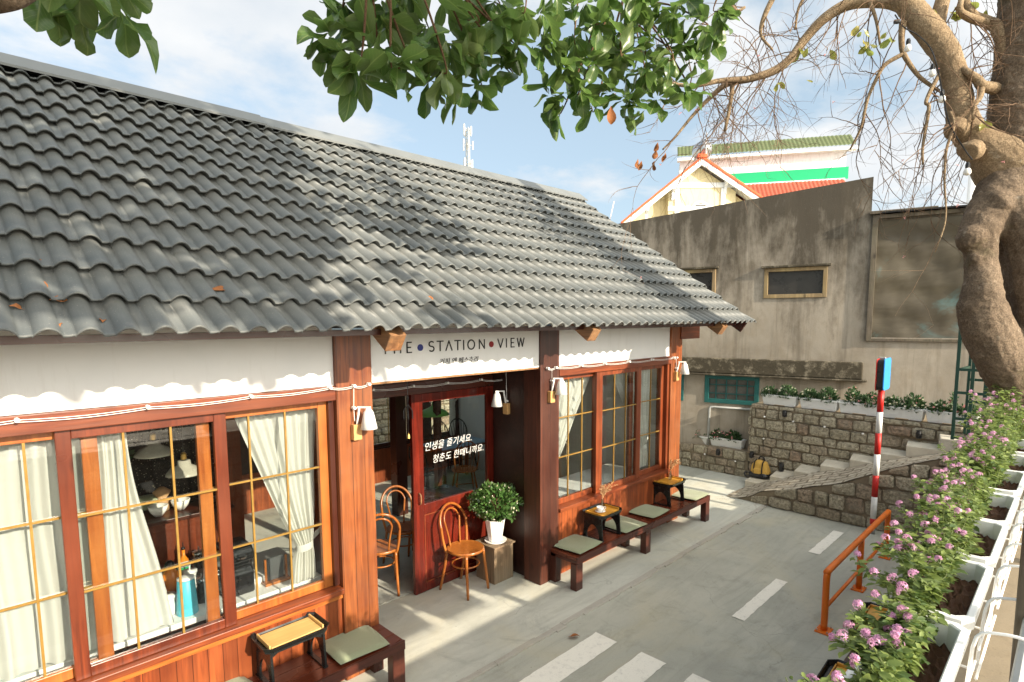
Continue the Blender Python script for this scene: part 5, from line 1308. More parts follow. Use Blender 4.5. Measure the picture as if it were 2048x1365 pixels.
wb = thing('white_building', 'white building with an emerald band and mossy green tiled roof', 'building', (33, 13, 0))
r0 = np.array([36.75, 10.05, 0]); l0 = np.array([32.6, 18.1, 0]); l0 = r0+(np.array([30.5, 16.2, 0])-r0)*1.0+EF*2.3
we = (r0-l0); WL = np.linalg.norm(we); we /= WL; wn = np.array([-we[1], we[0], 0]); wn = wn if wn@EF > 0 else -wn
Q = lambda s, d, z: l0+we*s+wn*d+np.array([0, 0, z])
g = MB(); g.obox(Q(WL/2-.1, 2.0, 8), we*(WL-.1), wn*4, (0, 0, 8.25)); g.build('wall', 'white_plaster', wb)
g = MB(); g.obox(Q(WL/2, -.01, 10.93), we*(WL-.02), wn*.10, (0, 0, .64)); g.build('green_band', 'green_band', wb)
g = MB(); g.obox(Q(WL/2+.05, -.2, 12.17), we*(WL+.5), wn*.5, (0, 0, .16)); g.build('eave_fascia', 'white_plaster', wb)
def tiled(o, ex, ez, L, H, mat, name, parent, pitch=.21, row=.3, amp=.035):
    """a slope of tiles: rolls along ex, rows along ez"""
    V = []; F = []; o, ex, ez = (np.array(a, float) for a in (o, ex, ez)); up = np.cross(ex, ez); up = up if up[2] > 0 else -up
    nx = int(L/pitch)*4; rows = max(1, int(round(H/row))); lines = []
    for r_ in range(rows): lines += [(r_*row, .03), ((r_+1)*row, 0)]
    for s_, hh in lines:
        for i in range(nx+1): u = (i % 4)/4; V.append(o+ex*(i*pitch/4)+ez*s_+up*(hh+amp*math.sin(math.pi*u)))
    for j in range(len(lines)-1):
        for i in range(nx): F.append((j*(nx+1)+i, j*(nx+1)+i+1, (j+1)*(nx+1)+i+1, (j+1)*(nx+1)+i))
    return quads_mesh(name, V, F, mat, parent)
ez_ = (wn*.80+np.array([0, 0, .6])); ez_ /= np.linalg.norm(ez_)
tiled(Q(-.2, -.5, 12.27), we, ez_, WL+.6, 1.5, 'tile_green', 'roof', wb)
ez2 = (wn*.80+np.array([0, 0, .6])); ez2 /= np.linalg.norm(ez2)
tiled(Q(1.2, -2.0, 9.25), we, ez2, WL-1.35, 2.1, 'tile_red', 'lower_roof', wb)
g = MB(); g.obox(Q(WL/2+.4, -.12, 10.56), we*(WL-1.2), wn*.16, (0, 0, .12)); g.build('band_ledge', 'white_plaster', wb)
tk = thing('water_tank', 'round white water tank above the gable apex', 'water tank', tuple(survey(1403, 300, 29.5)))
c_ = survey(1404, 302, 29.5)
g = MB(); ax = EX*.35+EF*.94
V, F = blob((0, 0, 0), (.47, .7, .47), 24, 16, 1.0); rot = Matrix.Rotation(math.atan2(EF[1], EF[0])-math.pi/2, 3, 'Z')
g.add([np.array(rot @ Vector(v))+c_ for v in V], F); g.build('tank', 'steel', tk, smooth=True)
g = MB()
for s_ in (-.35, .35): g.tube([c_+EX*s_+(0, 0, -.28), c_+EX*s_*1.1+(0, 0, -2.5)], .04, 6)
g.build('stand', 'galv', tk)
MB().tube([c_+EX*-.05-EF*.8+(0, 0, -.8), c_+EX*-.05-EF*.8+(0, 0, .62)], .03, 6).build('vent_pipe', 'white_plaster', tk)
M['mast_paint'] = worn('pale_mast_paint', (.50, .50, .50), (.42, .40, .38), .7, .7, 3)
ms = thing('antenna_mast', 'distant white telecom mast hung with panel antennas above the roof ridge', 'mast', tuple(survey(938, 420, 110)))
c0, c1 = survey(938, 470, 110), survey(937.5, 263, 110); Hh = c1[2]-c0[2]; c1 = np.array([c0[0], c0[1], c1[2]])
g = MB()
for k in range(3):
    a = k*2.094; o_ = np.array([math.cos(a), math.sin(a), 0])*.42; g.tube([c0+o_, c1+o_*.9], .09, 5)
for i in range(18):
    z0 = c0+(c1-c0)*i/18; z1 = c0+(c1-c0)*(i+1)/18
    for k in range(3):
        a, b_ = k*2.094, (k+1)*2.094; oa, obb = np.array([math.cos(a), math.sin(a), 0])*.42, np.array([math.cos(b_), math.sin(b_), 0])*.42
        g.tube([z0+oa, z1+obb], .045, 4); g.tube([z0+oa, z0+obb], .045, 4)
g.build('lattice', 'galv', ms)
r_ = random.Random(4)
for lev in (.97, .84, .66, .50, .40):
    for k in range(4):
        a = k*1.57+lev*5; o_ = np.array([math.cos(a), math.sin(a), 0])*r_.uniform(.75, 1.05); p = c0+(c1-c0)*lev+o_; g = MB().obox(p, (.26, 0, 0), (0, .2, 0), (0, 0, r_.uniform(1.3, 2.2))); g.tube([p, p-o_*.8], .05, 4); g.build('panel_antenna', 'mast_paint', ms)
rd = tag(MB().tube([survey(1217, 452, 30), survey(1228, 403, 30)], .03, 6).build('lightning_rod', 'white_plaster'), 'thin leaning white rod beyond the end of the roof ridge', 'rod')
up_ = thing('utility_pole', 'pale concrete utility pole with wires behind the tree trunk', 'utility pole', tuple(survey(1936, 420, 18)))
a = survey(1937, 470, 18); b_ = np.array([a[0], a[1], survey(1934, 255, 18)[2]]); MB().tube([a-(0, 0, 6), b_], [.17, .10], 10).build('pole', 'white_plaster', up_, smooth=True)
for k in range(4):
    e0 = b_-(0, 0, .15+.12*k); e1 = survey(1640+50*k, 640, 24)+np.array([0, 0, 1.2]); P_ = [e0+(e1-e0)*t_-np.array([0, 0, 1.1*math.sin(math.pi*t_)]) for t_ in np.linspace(0, 1, 14)]; MB().tube(P_, .011, 4).build('wire', 'black_plastic', up_)
MB().tube([b_+(.0, .0, -.6), b_+(-.35, .25, -.35), b_+(-.6, .5, -.3)], .04, 6).build('lamp_arm', 'galv', up_)
MB().lathe([(.05, .1), (.14, 0), (.12, -.1), (.03, -.14)], b_+np.array([-.6, .5, -.3]), 12).build('lamp_head', 'white_plaster', up_)

# ------------------------------------------------------------------ terrace behind the planters
tw = thing('terrace_wall', 'rough retaining wall of the raised terrace under the lantana planters', 'stone wall', (3, .5, 0))
MB().box(-8, 8.6, -10, .50, -.02, 1.46).build('terrace_slab', 'mortar', tw, bevel=.01)
MB().box(8.601, 16, -10, .50, -.02, 1.34).build('landing_sun_block', 'step', tw, bevel=.01)  # unseen landing block, added to keep the low sun off the yard
g = MB(); stone_face(g, (-3, .50, 0), (1, 0, 0), (0, 1, 0), 11.4, lambda s: 0, lambda s: 1.42, seed=40, wmin=.22, wmax=.45, course=.2); g.build('stones', 'stone', tw)
fe = thing('terrace_railing', 'weathered dark railing post at the right edge beside the white baskets', 'railing', (2.46, .05, 1.36))
MB().box(2.40, 2.50, -.01, .098, 1.36, 2.62).build('post', 'old_rail', fe, bevel=.008)
for xx in (.4, 4.4, 6.4): MB().box(xx, xx+.08, -.0, .08, 1.36, 2.02).build('post', 'old_rail', fe, bevel=.008)
MB().tube([(-1, .06, 1.93), (7.2, .06, 1.93)], .018, 8).build('rail', 'galv', fe); MB().tube([(-1, .06, 1.55), (7.2, .06, 1.55)], .014, 8).build('rail', 'galv', fe)

# ------------------------------------------------------------------ lantana in white boxes hung on wire baskets
XB = [(1.03, 1.64), (1.68, 2.295), (2.335, 2.95), (2.985, 3.58), (3.62, 4.225), (4.265, 4.87), (4.91, 5.515), (5.555, 6.16), (6.2, 6.8)]
LB = ['lantana planter at the bottom right corner, closest to the camera', 'lantana planter second from the bottom, its dark soil bare at right', 'lantana planter third from the bottom, soil showing beside the white rim',
      'lantana planter with a dried pale leaf lying on its soil', 'lantana planter in the middle of the row, above the orange rail end', 'lantana planter sixth up the row, before the cobbled ramp',
      'lantana planter third from the far end, its white corner touching the photo edge', 'second lantana planter from the far end, under the tree trunk', 'lantana planter at the far end of the row, under the leaning trunk']
for k, ((x0, x1), lab) in enumerate(zip(XB, LB)):
    far_ = k/8; xc = (x0+x1)/2; HT = 1.90+.01*math.sin(k*3)
    t_ = thing('lantana_planter', lab, 'flower planter', (xc, .35, 1.70), 'white boxes of pink lantana hung along the terrace rail')
    g = MB(); y0, y1 = .195, .415; n = 26
    def ring(ix, iy, rib):
        P = []; a, b_ = (x1-x0)/2-ix, (y1-y0)/2-iy; rc = .03
        for i in range(n): P.append((xc-a+rc+(2*a-2*rc)*i/(n-1), (y0+y1)/2-b_-(rib if i % 2 else 0)))
        for i in range(12): P.append((xc+a+(rib if i % 2 else 0), (y0+y1)/2-b_+rc+(2*b_-2*rc)*i/11))
        for i in range(n): P.append((xc+a-rc-(2*a-2*rc)*i/(n-1), (y0+y1)/2+b_+(rib if i % 2 else 0)))
        for i in range(12): P.append((xc-a-(rib if i % 2 else 0), (y0+y1)/2+b_-rc-(2*b_-2*rc)*i/11))
        return P
    lev = [(ring(.05, .04, 0), HT-.20), (ring(.022, .02, .006), HT-.04), (ring(.0, .0, 0), HT-.036), (ring(0, 0, 0), HT-.004), (ring(.004, .004, 0), HT), (ring(.02, .02, 0), HT), (ring(.024, .024, 0), HT-.004), (ring(.035, .03, 0), HT-.10)]
    m_ = len(lev[0][0]); g.add([(p[0], p[1], z) for P_, z in lev for p in P_], [(r_*m_+i, r_*m_+(i+1) % m_, (r_+1)*m_+(i+1) % m_, (r_+1)*m_+i) for r_ in range(7) for i in range(m_)]+[tuple(range(m_-1, -1, -1))])
    g.build('planter_box', 'white_plastic', t_)
    g = MB(); nn = 14; V = []; F = []
    for j in range(nn+1):
        for i in range(nn+1): V.append((x0+.03+(x1-x0-.06)*i/nn, y0+.028+(y1-y0-.056)*j/nn, HT-.075+rng.uniform(-.012, .012)))
    for j in range(nn):
        for i in range(nn): F.append((j*(nn+1)+i, j*(nn+1)+i+1, (j+1)*(nn+1)+i+1, (j+1)*(nn+1)+i))
    g.add(V, F).build('soil', 'soil', t_)
    # shoots arching out over the yard, leaves along them, flower heads at the tips
    r_ = random.Random(100+k); st = MB(); lp = []; ld = []; lu = []; ls = []; tips = []
    tall = .16+.05*(k >= 5)+.12*(k >= 7)
    ns = (74, 70, 64, 72, 84, 84, 84, 84, 84)[k]
    for i in range(ns):
        b0 = np.array([r_.uniform(x0+.02, x1-.02), r_.uniform(y0+.125, y1-.01), HT-.07])
        out = r_.uniform(-.05, (.0, -.02, .05, .09, .12, .14, .15, .15, .15)[k])+(.10 if r_.random() < .16 else 0)
        hh = r_.uniform(-.01, (.03, .04, .10, .12, .14, .16, .18, .28, .30)[k])*(1 if r_.random() < .8 else 1.5)
        tip = np.array([b0[0]+r_.uniform(-.13, .13), b0[1]+out, HT+hh-.55*max(0, out-.12)])
        mid = (b0+tip)/2+np.array([0, 0, .03+.2*max(0, out)])
        P_ = smooth_path([b0, mid, tip+np.array([0, 0, .0]), tip+np.array([r_.uniform(-.02, .02), .03, r_.uniform(-.0, .05)])], 5); st.tube(P_, [.0022]*8+[.0014]*(len(P_)-8), 4)
        L = len(P_)
        for q in range(34):
            w = r_.uniform(.12, 1); p = P_[min(L-1, int(w*(L-1)))]; a = r_.uniform(0, 6.28)
            lp.append(p+np.array([r_.gauss(0, .014), r_.gauss(0, .012), r_.gauss(0, .010)])); ld.append((math.cos(a), math.sin(a)+.25, r_.uniform(-.35, .5))); lu.append((r_.gauss(0, .35), r_.gauss(0, .35), 1)); ls.append(r_.uniform(.022, .048)*(.75 if w > .9 else 1))
        if r_.random() < (.60 if out > .02 else .42): tips.append((P_[-1]+np.array([0, 0, .012]), P_[-1]-P_[-3]))
    st.build('stems', 'lantana_stem', t_)
    V, F, U = leaves(lp, ld, lu, ls, 'mid'); quads_mesh('foliage', V, F, 'lantana_leaf', t_, U)
    fp = []; fd = []; fu = []; fs = []
    for p, ax in tips:
        ax = ax/(np.linalg.norm(ax)+1e-9)+np.array([-.25, .1, .6]); ax /= np.linalg.norm(ax); rad = r_.uniform(.009, .0185)
        for q in range(22):
            d = np.array([r_.gauss(0, 1), r_.gauss(0, 1), r_.gauss(0, 1)]); d /= np.linalg.norm(d); d = d+ax*.75; d /= np.linalg.norm(d)
            c_ = p+d*rad*(.9 if q % 3 else .65)-ax*.004
            t1 = np.cross(d, (.3, .5, .8)); t1 /= np.linalg.norm(t1); t2 = np.cross(d, t1)
            for h in range(4):
                a = h*math.pi/2+q; fp.append(c_); fd.append(t1*math.cos(a)+t2*math.sin(a)+d*.25); fu.append(d); fs.append(r_.uniform(.0075, .0105))
    if fp: V, F, U = leaves(fp, fd, fu, fs, 'small'); V = V; quads_mesh('flower_heads', V, F, 'lantana_flower', t_, U)
for k in range(1, 8):
    x0, x1 = XB[k]; t_ = thing('wire_basket', 'white wire basket hooked on the terrace rail, '+('second', 'third', 'fourth', 'fifth', 'sixth', 'seventh', 'eighth')[k-1]+' from the camera end', 'wire basket', ((x0+x1)/2, .2, 1.7), 'white wire baskets under the planters')
    for xx in (x0+.13, x1-.13):
        MB().tube(smooth_path([(xx, .052, 1.87), (xx, .035, 1.945), (xx, .06, 1.965), (xx, .12, 1.96), (xx, .17, 1.93), (xx, .182, 1.80), (xx, .19, 1.685), (xx, .22, 1.675), (xx, .40, 1.675), (xx, .435, 1.70), (xx, .44, 1.84)], 3), .0052, 6).build('hook_wire', 'white_wire', t_, smooth=True)
    g = MB()
    for z in (1.70, 1.80): g.tube([(x0+.02, .178, z), (x1-.02, .178, z)], .0042, 5); g.tube([(x0+.02, .442, z), (x1-.02, .442, z)], .0042, 5)
    for yy in (.24, .31, .38): g.tube([(x0+.02, yy, 1.672), (x1-.02, yy, 1.672)], .0042, 5)
    g.build('basket_wires', 'white_wire', t_)
V, F, U = leaves([(3.22, .245, 1.845)], [(.55, .75, .12)], [(0, .1, 1)], [.17], 'big'); V[:, 0] = V[:, 0]
tag(quads_mesh('dry_leaf', V, F, 'old_leaf', None, U), 'pale dried leaf lying on the planter soil', 'leaf')

# ------------------------------------------------------------------ the old tree on the right
ft = thing('bare_tree', 'old knotted tree with a bent pale limb and nearly bare twigs', 'tree', (6.95, .45, 1.3))
def pxr(pts, k=6):
    """traced limb: (photo x, photo y, half width in px, distance) -> smooth path with radii"""
    A_ = [(*survey(x, y, d), r_*d/FPX) for x, y, r_, d in pts]; S_ = smooth_path(A_, k); return S_[:, :3], list(np.maximum(S_[:, 3], .0015))
tk_ = MB()
for pts in ([(2190, 1250, 130, 5.3), (2165, 1050, 112, 5.28), (2130, 900, 100, 5.25), (2100, 770, 84, 5.2), (2080, 650, 72, 5.15), (2072, 540, 66, 5.15), (2062, 440, 72, 5.2), (2050, 340, 72, 5.2), (2054, 220, 62, 5.2), (2062, 100, 58, 5.2), (2068, -60, 55, 5.2), (2080, -400, 50, 5.1), (2070, -800, 40, 5.0)],
            [(2105, 880, 46, 5.12), (2050, 800, 42, 5.05), (2004, 715, 46, 5.0), (1968, 635, 42, 4.98), (1964, 560, 31, 4.98), (1962, 505, 29, 5.0), (1960, 470, 36, 5.03), (1985, 425, 44, 5.1), (2015, 380, 50, 5.15), (2040, 320, 50, 5.2)],
            [(2110, 800, 55, 4.95), (2090, 700, 46, 4.93), (2082, 600, 44, 4.92), (2070, 520, 46, 4.93), (2050, 450, 40, 4.95), (2030, 405, 34, 5.0)]):
    P_, r_ = pxr(pts); tk_.tube(P_, r_, 18)
for (x, y, r_, d) in ((1942, 478, 26, 4.97), (1950, 520, 16, 4.95), (1950, 620, 30, 4.98), (2000, 410, 26, 4.98)):
    V, F = blob(survey(x, y, d), (r_*d/FPX,)*3, 14, 10, 1.0); tk_.add(V, F)
lb_ = MB()
for pts in ([(2040, 360, 60, 5.2), (2000, 320, 54, 5.2), (1966, 292, 36, 5.22), (1936, 264, 29, 5.25), (1920, 218, 25, 5.28), (1910, 160, 24, 5.3), (1890, 105, 24, 5.32), (1858, 60, 25, 5.35), (1826, 22, 22, 5.4), (1796, -12, 20, 5.42), (1760, -70, 17, 5.5), (1700, -160, 13, 5.6)],
            [(1915, 255, 24, 5.22), (1908, 268, 17, 5.18)], [(1948, 300, 22, 5.1), (1938, 306, 17, 5.05)]):
    P_, r_ = pxr(pts); lb_.tube(P_, r_, 18)
V, F = blob(survey(1930, 300, 5.12), (.065,)*3, 14, 10, 1.0); lb_.add(V, F); V, F = blob(survey(1922, 262, 5.2), (.075,)*3, 14, 10, 1.0); lb_.add(V, F)
big_limb = lb_.build('big_limb', 'bark_pale', ft, smooth=True)
trunk = tk_.build('trunk', 'bark', ft, smooth=True)
for k_, (nm_, sz, stg) in enumerate((('lumps', .5, .03), ('folds', .13, .036), ('grain', .03, .016))):
    tx = bpy.data.textures.new('bark_'+nm_, 'CLOUDS'); tx.noise_scale = sz; tx.noise_depth = 3
    for ob_, sc_ in ((trunk, 1), (big_limb, .5)):
        if k_ == 0:
            md = ob_.modifiers.new('weld', 'REMESH'); md.mode = 'VOXEL'; md.voxel_size = .015 if ob_ is trunk else .012; md.use_smooth_shade = True
            sm = ob_.modifiers.new('soft', 'SMOOTH'); sm.factor = .5; sm.iterations = 5
        dm = ob_.modifiers.new(nm_, 'DISPLACE'); dm.texture = tx; dm.strength = stg*sc_; dm.mid_level = .5; dm.texture_coords = 'LOCAL'
lim = MB(); paths = []
LIMBS = [[(1835, 28, 17, 5.38), (1800, 8, 15, 5.45), (1760, 2, 13, 5.5), (1700, 8, 11.5, 5.6), (1650, 36, 10, 5.7), (1612, 76, 9, 5.8), (1582, 116, 8.5, 5.85), (1548, 142, 8, 5.9), (1500, 158, 7, 5.95), (1455, 168, 6, 6.0), (1420, 196, 4.5, 6.1), (1385, 232, 3.2, 6.2), (1350, 275, 2.4, 6.25), (1325, 300, 1.6, 6.3)],
         [(1500, 158, 6, 5.95), (1440, 162, 5, 5.9), (1380, 172, 4, 5.85), (1300, 160, 2.5, 5.8)],
         [(1870, 58, 17, 5.35), (1880, 20, 14, 5.35), (1893, -40, 12, 5.35), (1900, -150, 9, 5.4)],
         [(2020, 130, 14, 5.2), (1996, 60, 12, 5.25), (1975, 45, 11, 5.3), (1945, 30, 9, 5.3), (1925, -5, 8, 5.35), (1900, -60, 7, 5.4)],
         [(1985, 50, 9, 5.28), (1940, 36, 8, 5.25), (1920, 20, 6, 5.2), (1926, -10, 5, 5.2)],
         [(1990, 178, 12, 5.2), (1965, 172, 10, 5.15), (1955, 160, 9, 5.15), (1940, 148, 7, 5.15), (1926, 138, 6, 5.2)],
         [(1963, 175, 7, 5.15), (1960, 195, 5, 5.12), (1948, 215, 3.5, 5.1), (1946, 240, 2.5, 5.1)],
         [(1806, 45, 7, 5.4), (1803, 80, 5.5, 5.4), (1808, 110, 5, 5.4), (1835, 150, 4, 5.4), (1862, 172, 3.5, 5.4), (1878, 182, 3, 5.35)],
         [(1806, 108, 4.5, 5.4), (1770, 130, 4, 5.45), (1752, 160, 3.5, 5.5), (1735, 200, 3, 5.55), (1722, 255, 2.5, 5.6), (1700, 300, 1.8, 5.7)],
         [(1878, 150, 4, 5.3), (1862, 180, 4, 5.3), (1852, 205, 3.5, 5.3), (1858, 215, 3.5, 5.3), (1850, 265, 3, 5.3), (1845, 300, 2.5, 5.3), (1846, 330, 2, 5.3)],
         [(1740, 5, 4, 5.5), (1752, 40, 3, 5.5), (1760, 90, 2, 5.5)], [(1465, 166, 5, 5.98), (1462, 200, 4, 5.98), (1450, 262, 3, 5.98)],
         [(1560, -30, 6, 5.6), (1530, 30, 5, 5.65), (1522, 70, 3, 5.7), (1545, 100, 2, 5.7)], [(1440, -30, 5, 5.9), (1470, 20, 4, 5.9), (1490, 15, 2.5, 5.9)],
         [(1640, -40, 5, 5.6), (1600, 10, 3, 5.7), (1590, 60, 2, 5.75)], [(1900, 225, 5, 5.2), (1908, 250, 3.5, 5.15), (1893, 300, 2.5, 5.1), (1889, 360, 2, 5.1), (1891, 440, 1.5, 5.1), (1870, 505, 1.2, 5.1)]]
for pts in LIMBS:
    P_, r_ = pxr(pts, 7); lim.tube(P_, r_, 9); paths.append((P_, r_))
lim.build('limbs', 'bark_pale', ft, smooth=True)
tw_ = MB(); r_ = random.Random(77); ends = []
def twig(p, d, L, rad, lev):
    n = max(4, int(L/.05)); P_ = [p]; d = d/np.linalg.norm(d); cur = np.array([r_.gauss(0, .09), r_.gauss(0, .09), r_.gauss(0, .09)])
    for i in range(n):
        d = d+cur*.6+np.array([r_.gauss(0, .10), r_.gauss(0, .10), r_.gauss(0, .09)-.02]); d /= np.linalg.norm(d)
        if r_.random() < .12: cur = np.array([r_.gauss(0, .12), r_.gauss(0, .12), r_.gauss(0, .12)])
        P_.append(P_[-1]+d*L/n)
    tw_.tube(P_, [rad*.8*(1-.75*i/n) for i in range(n+1)], 4, cap=False); ends.append(P_[-1])
    if lev > 0:
        for i in range(1, n+1):
            if r_.random() < (.27 if lev == 2 else .20):
                a = np.array([r_.gauss(0, 1), r_.gauss(0, 1), r_.gauss(0, .9)]); dd = (P_[i]-P_[i-1]); dd = dd/np.linalg.norm(dd)+.9*a/np.linalg.norm(a)
                twig(P_[i], dd, L*r_.uniform(.3, .65), max(.0013, rad*.55), lev-1)
for gi, (P_, rr) in enumerate(paths):
    n = len(P_); cnt = (22, 8, 4, 4, 3, 3, 3, 6, 8, 6, 4, 4, 7, 5, 5, 4)[gi]
    for i in range(cnt):
        k = r_.randint(int(n*.12), n-1); a = np.array([r_.gauss(0, 1), r_.gauss(0, 1), 0]); a = a/np.linalg.norm(a)
        sgn = r_.choice((-1.0, -.8, -.5, .3))
        lat = -RT*r_.uniform(-.5, 1.0)
        twig(P_[k], a*.5+lat*.7+np.array([0, 0, sgn]), r_.uniform(.45, 1.15), min(.008, rr[k]*.42+.0018), 2)
tw_.build('twigs', 'twig', ft)
# the few leaves still on it
lp = []; ld = []
for (x, y, d, n) in ((1722, 60, 5.4, 3), (1732, 85, 5.4, 3), (1718, 82, 5.4, 2), (1778, 72, 5.4, 3), (1596, 100, 5.8, 2), (1617, 96, 5.8, 1), (1654, 97, 5.8, 1), (1554, 162, 5.9, 3), (1606, 168, 5.8, 1), (1868, 26, 5.3, 3), (1900, 22, 5.3, 3), (1912, 12, 5.3, 3), (1970, 22, 5.3, 2), (1945, 8, 5.3, 3), (1962, 245, 5.1, 2)):
    for i in range(n): lp.append(survey(x+r_.uniform(-8, 8), y+r_.uniform(-8, 8), d)); ld.append((r_.gauss(0, .6), r_.gauss(0, .6), -1))
V, F, U = leaves(lp, ld, rdirs(len(lp))+np.array([-.7, -.7, 0]), nrg.uniform(.07, .12, len(lp)), 'big'); quads_mesh('leaves', V, F, 'old_leaf', ft, U)
lp = [survey(x, y, 6.2) for x, y in ((1312, 300), (1316, 285), (1330, 305), (1310, 322), (1276, 318), (1283, 322))]
V, F, U = leaves(lp, [(0, .2, -1)]*6, rdirs(6), np.full(6, .1), 'big'); quads_mesh('dead_leaves', V, F, 'dry_leaf', ft, U)
n = 40; ii = nrg.integers(0, len(ends), n); V, F, U = leaves(np.repeat(np.array(ends)[ii], 4, 0), rdirs(n*4), rdirs(n*4), np.full(n*4, .018), 'small'); quads_mesh('blossoms', V, F, 'pink_flower', ft, U)
# festoon bulbs wired along the limb
fs_ = thing('festoon_lights', 'black string of clear bulbs tied along the pale limb', 'string lights', tuple(survey(1860, 120, 5.15)))
BL = [(1800, 44, 5.2), (1817, 78, 5.2), (1866, 128, 5.12), (1885, 180, 5.1), (1936, 325, 5.0)]
W_ = [survey(*p) for p in ((1790, 30, 5.25), (1808, 55, 5.2), (1835, 70, 5.18), (1860, 95, 5.15), (1872, 125, 5.1), (1880, 160, 5.1), (1888, 200, 5.08), (1900, 250, 5.05), (1930, 300, 5.0), (1945, 320, 5.0))]
MB().tube(smooth_path(W_, 5), .006, 6).build('cable', 'black_plastic', fs_)
for i, (x, y, d) in enumerate(BL):
    c_ = survey(x, y, d); dn_ = np.array([0, 0, -1.0]) if i else -RT
    q = MB().tube([c_, c_+dn_*.02, c_+dn_*.05], [.012, .019, .018], 10).build('socket', 'black_plastic', fs_)
    if i: MB().tube([c_+dn_*.05, c_+dn_*.065, c_+dn_*.09, c_+dn_*.105, c_+dn_*.112], [.016, .026, .030, .022, .006], 12).build('bulb', 'ceramic', q, smooth=True)

# ------------------------------------------------------------------ broadleaf tree over the yard (crown reaches back over the terrace)
bt = thing('broadleaf_tree', 'leafy tree with big glossy leaves whose crown hangs over the roof', 'tree', (-2.6, -1.6, 1.36))
g = MB()
g.tube(smooth_path([(-2.6, -1.6, 1.3), (-2.5, -1.5, 3.0), (-2.0, -1.3, 4.6), (-1.2, -1.2, 6.0), (-.6, -1.2, 7.6), (-.4, -1.4, 9.0)], 6), [.24]*7+[.20]*6+[.15]*6+[.11]*6+[.07]*6, 14)
BR = [[(-1.9, -1.3, 4.7), (-.8, .0, 5.35), (.6, 1.2, 5.75), (2.0, 2.2, 5.75), (3.2, 2.7, 5.55), (3.9, 2.6, 5.25)], [(-.8, .0, 5.35), (.2, 1.2, 5.3), (1.0, 2.0, 5.2), (1.6, 2.6, 5.0)], [(.6, 1.2, 5.75), (2.4, 1.6, 5.9), (3.8, 1.9, 5.8), (4.6, 2.0, 5.5)],
      [(-1.2, -1.2, 6.0), (.2, -1.8, 6.6), (1.6, -2.2, 7.0), (3.0, -2.4, 7.0)], [(-.6, -1.2, 7.6), (.8, -1.4, 8.2), (2.2, -1.9, 8.2)], [(-2.0, -1.3, 4.6), (-1.4, -.3, 4.5), (-.6, .9, 4.15), (-.1, 1.5, 4.05)], [(-1.2, -1.2, 6.0), (-2.2, -1.9, 7.0), (-3.0, -2.2, 7.6)]]
for P_ in BR: S_ = smooth_path(P_, 6); g.tube(S_, list(np.linspace(.085, .016, len(S_))), 9)
P_, rr = pxr([(-140, -75, 70, 1.5), (-60, -40, 60, 1.5), (0, -28, 44, 1.5), (40, -45, 40, 1.55), (90, -90, 40, 1.7)], 6); g.tube(P_, rr, 12)
g.build('trunk', 'bark', bt, smooth=True)
lp = []; ld = []; lu = []; ls = []; tw2 = MB(); br_pts = np.vstack([smooth_path(P_, 8) for P_ in BR])
def cluster(c, axis, n, size, spread=.9, link=True, up=.35):
    axis = np.array(axis, float); axis /= np.linalg.norm(axis)
    a0 = rng.uniform(0, 6.28); t1 = np.cross(axis, (.31, .52, .79)); t1 /= np.linalg.norm(t1); t2 = np.cross(axis, t1)
    for i in range(n):
        a = a0+i*2.399; o_ = t1*math.cos(a)+t2*math.sin(a); k = rng.uniform(.35, 1.25)*spread
        d = axis*rng.uniform(.25, 1)+o_*k+np.array([0, 0, rng.uniform(-.25, .15)])
        lp.append(c-axis*rng.uniform(0, .07)+o_*.012); ld.append(d); lu.append(np.array([rng.gauss(0, up), rng.gauss(0, up), 1])-.45*o_*0+axis*.2); ls.append(size*rng.uniform(.68, 1.15))
    if link and rng.random() < .45:
        q = br_pts[np.argmin(np.linalg.norm(br_pts-c, axis=1)+rng.uniform(0, .05))]; m_ = (c+q)/2+np.array([rng.gauss(0, .06), rng.gauss(0, .06), .06])
        tw2.tube(smooth_path([q, m_, c-axis*.06, c], 5), [.008]*5+[.006]*5+[.004]*6, 6)
CL = [(648, 92, 2.75), (672, 60, 2.8), (700, 135, 2.75), (722, 172, 2.8), (745, 110, 2.9), (690, 20, 2.9), (735, 40, 3.0), (770, 70, 2.9), (800, 150, 2.8), (762, 130, 3.0), (830, 118, 2.9), (838, 60, 3.1), (815, 20, 3.0), (880, 160, 2.95), (858, 178, 3.0), (905, 108, 3.1), (918, 205, 3.2), (935, 55, 3.1), (900, 25, 3.2), (962, 118, 3.2), (950, 185, 3.3), (1000, 62, 3.2), (990, 20, 3.3), (1032, 112, 3.3), (1010, 150, 3.4), (860, 95, 3.3), (780, 30, 3.3), (950, 90, 3.5), (1040, 40, 3.5),
      (1072, 50, 3.6), (1102, 88, 3.7), (1080, 122, 3.8), (1134, 150, 3.8), (1100, 205, 3.9), (1112, 238, 3.95), (1158, 196, 3.9), (1150, 104, 3.8), (1198, 62, 3.7), (1190, 142, 3.9), (1214, 196, 4.0), (1246, 122, 3.9), (1250, 214, 4.0), (1272, 236, 4.05), (1290, 168, 4.0), (1300, 92, 4.0), (1332, 138, 4.05), (1342, 48, 4.0), (1318, 208, 4.1), (1360, 188, 4.1), (1388, 142, 4.15), (1402, 62, 4.1), (1440, 38, 4.2), (1452, 62, 4.2), (1418, 100, 4.2), (1372, 98, 4.15), (1386, 200, 4.15), (1182, 228, 4.0), (1272, 22, 3.9), (1140, 22, 3.8), (1220, 15, 3.9), (1170, 20, 4.0), (1310, 20, 4.0), (1370, 15, 4.1), (1100, 10, 3.7), (1225, 90, 4.1), (1265, 70, 4.1), (1170, 75, 4.1), (1345, 95, 4.2), (1200, 110, 4.2), (1240, 165, 4.2), (1310, 150, 4.2), (1290, 125, 4.25), (1150, 165, 4.2)]
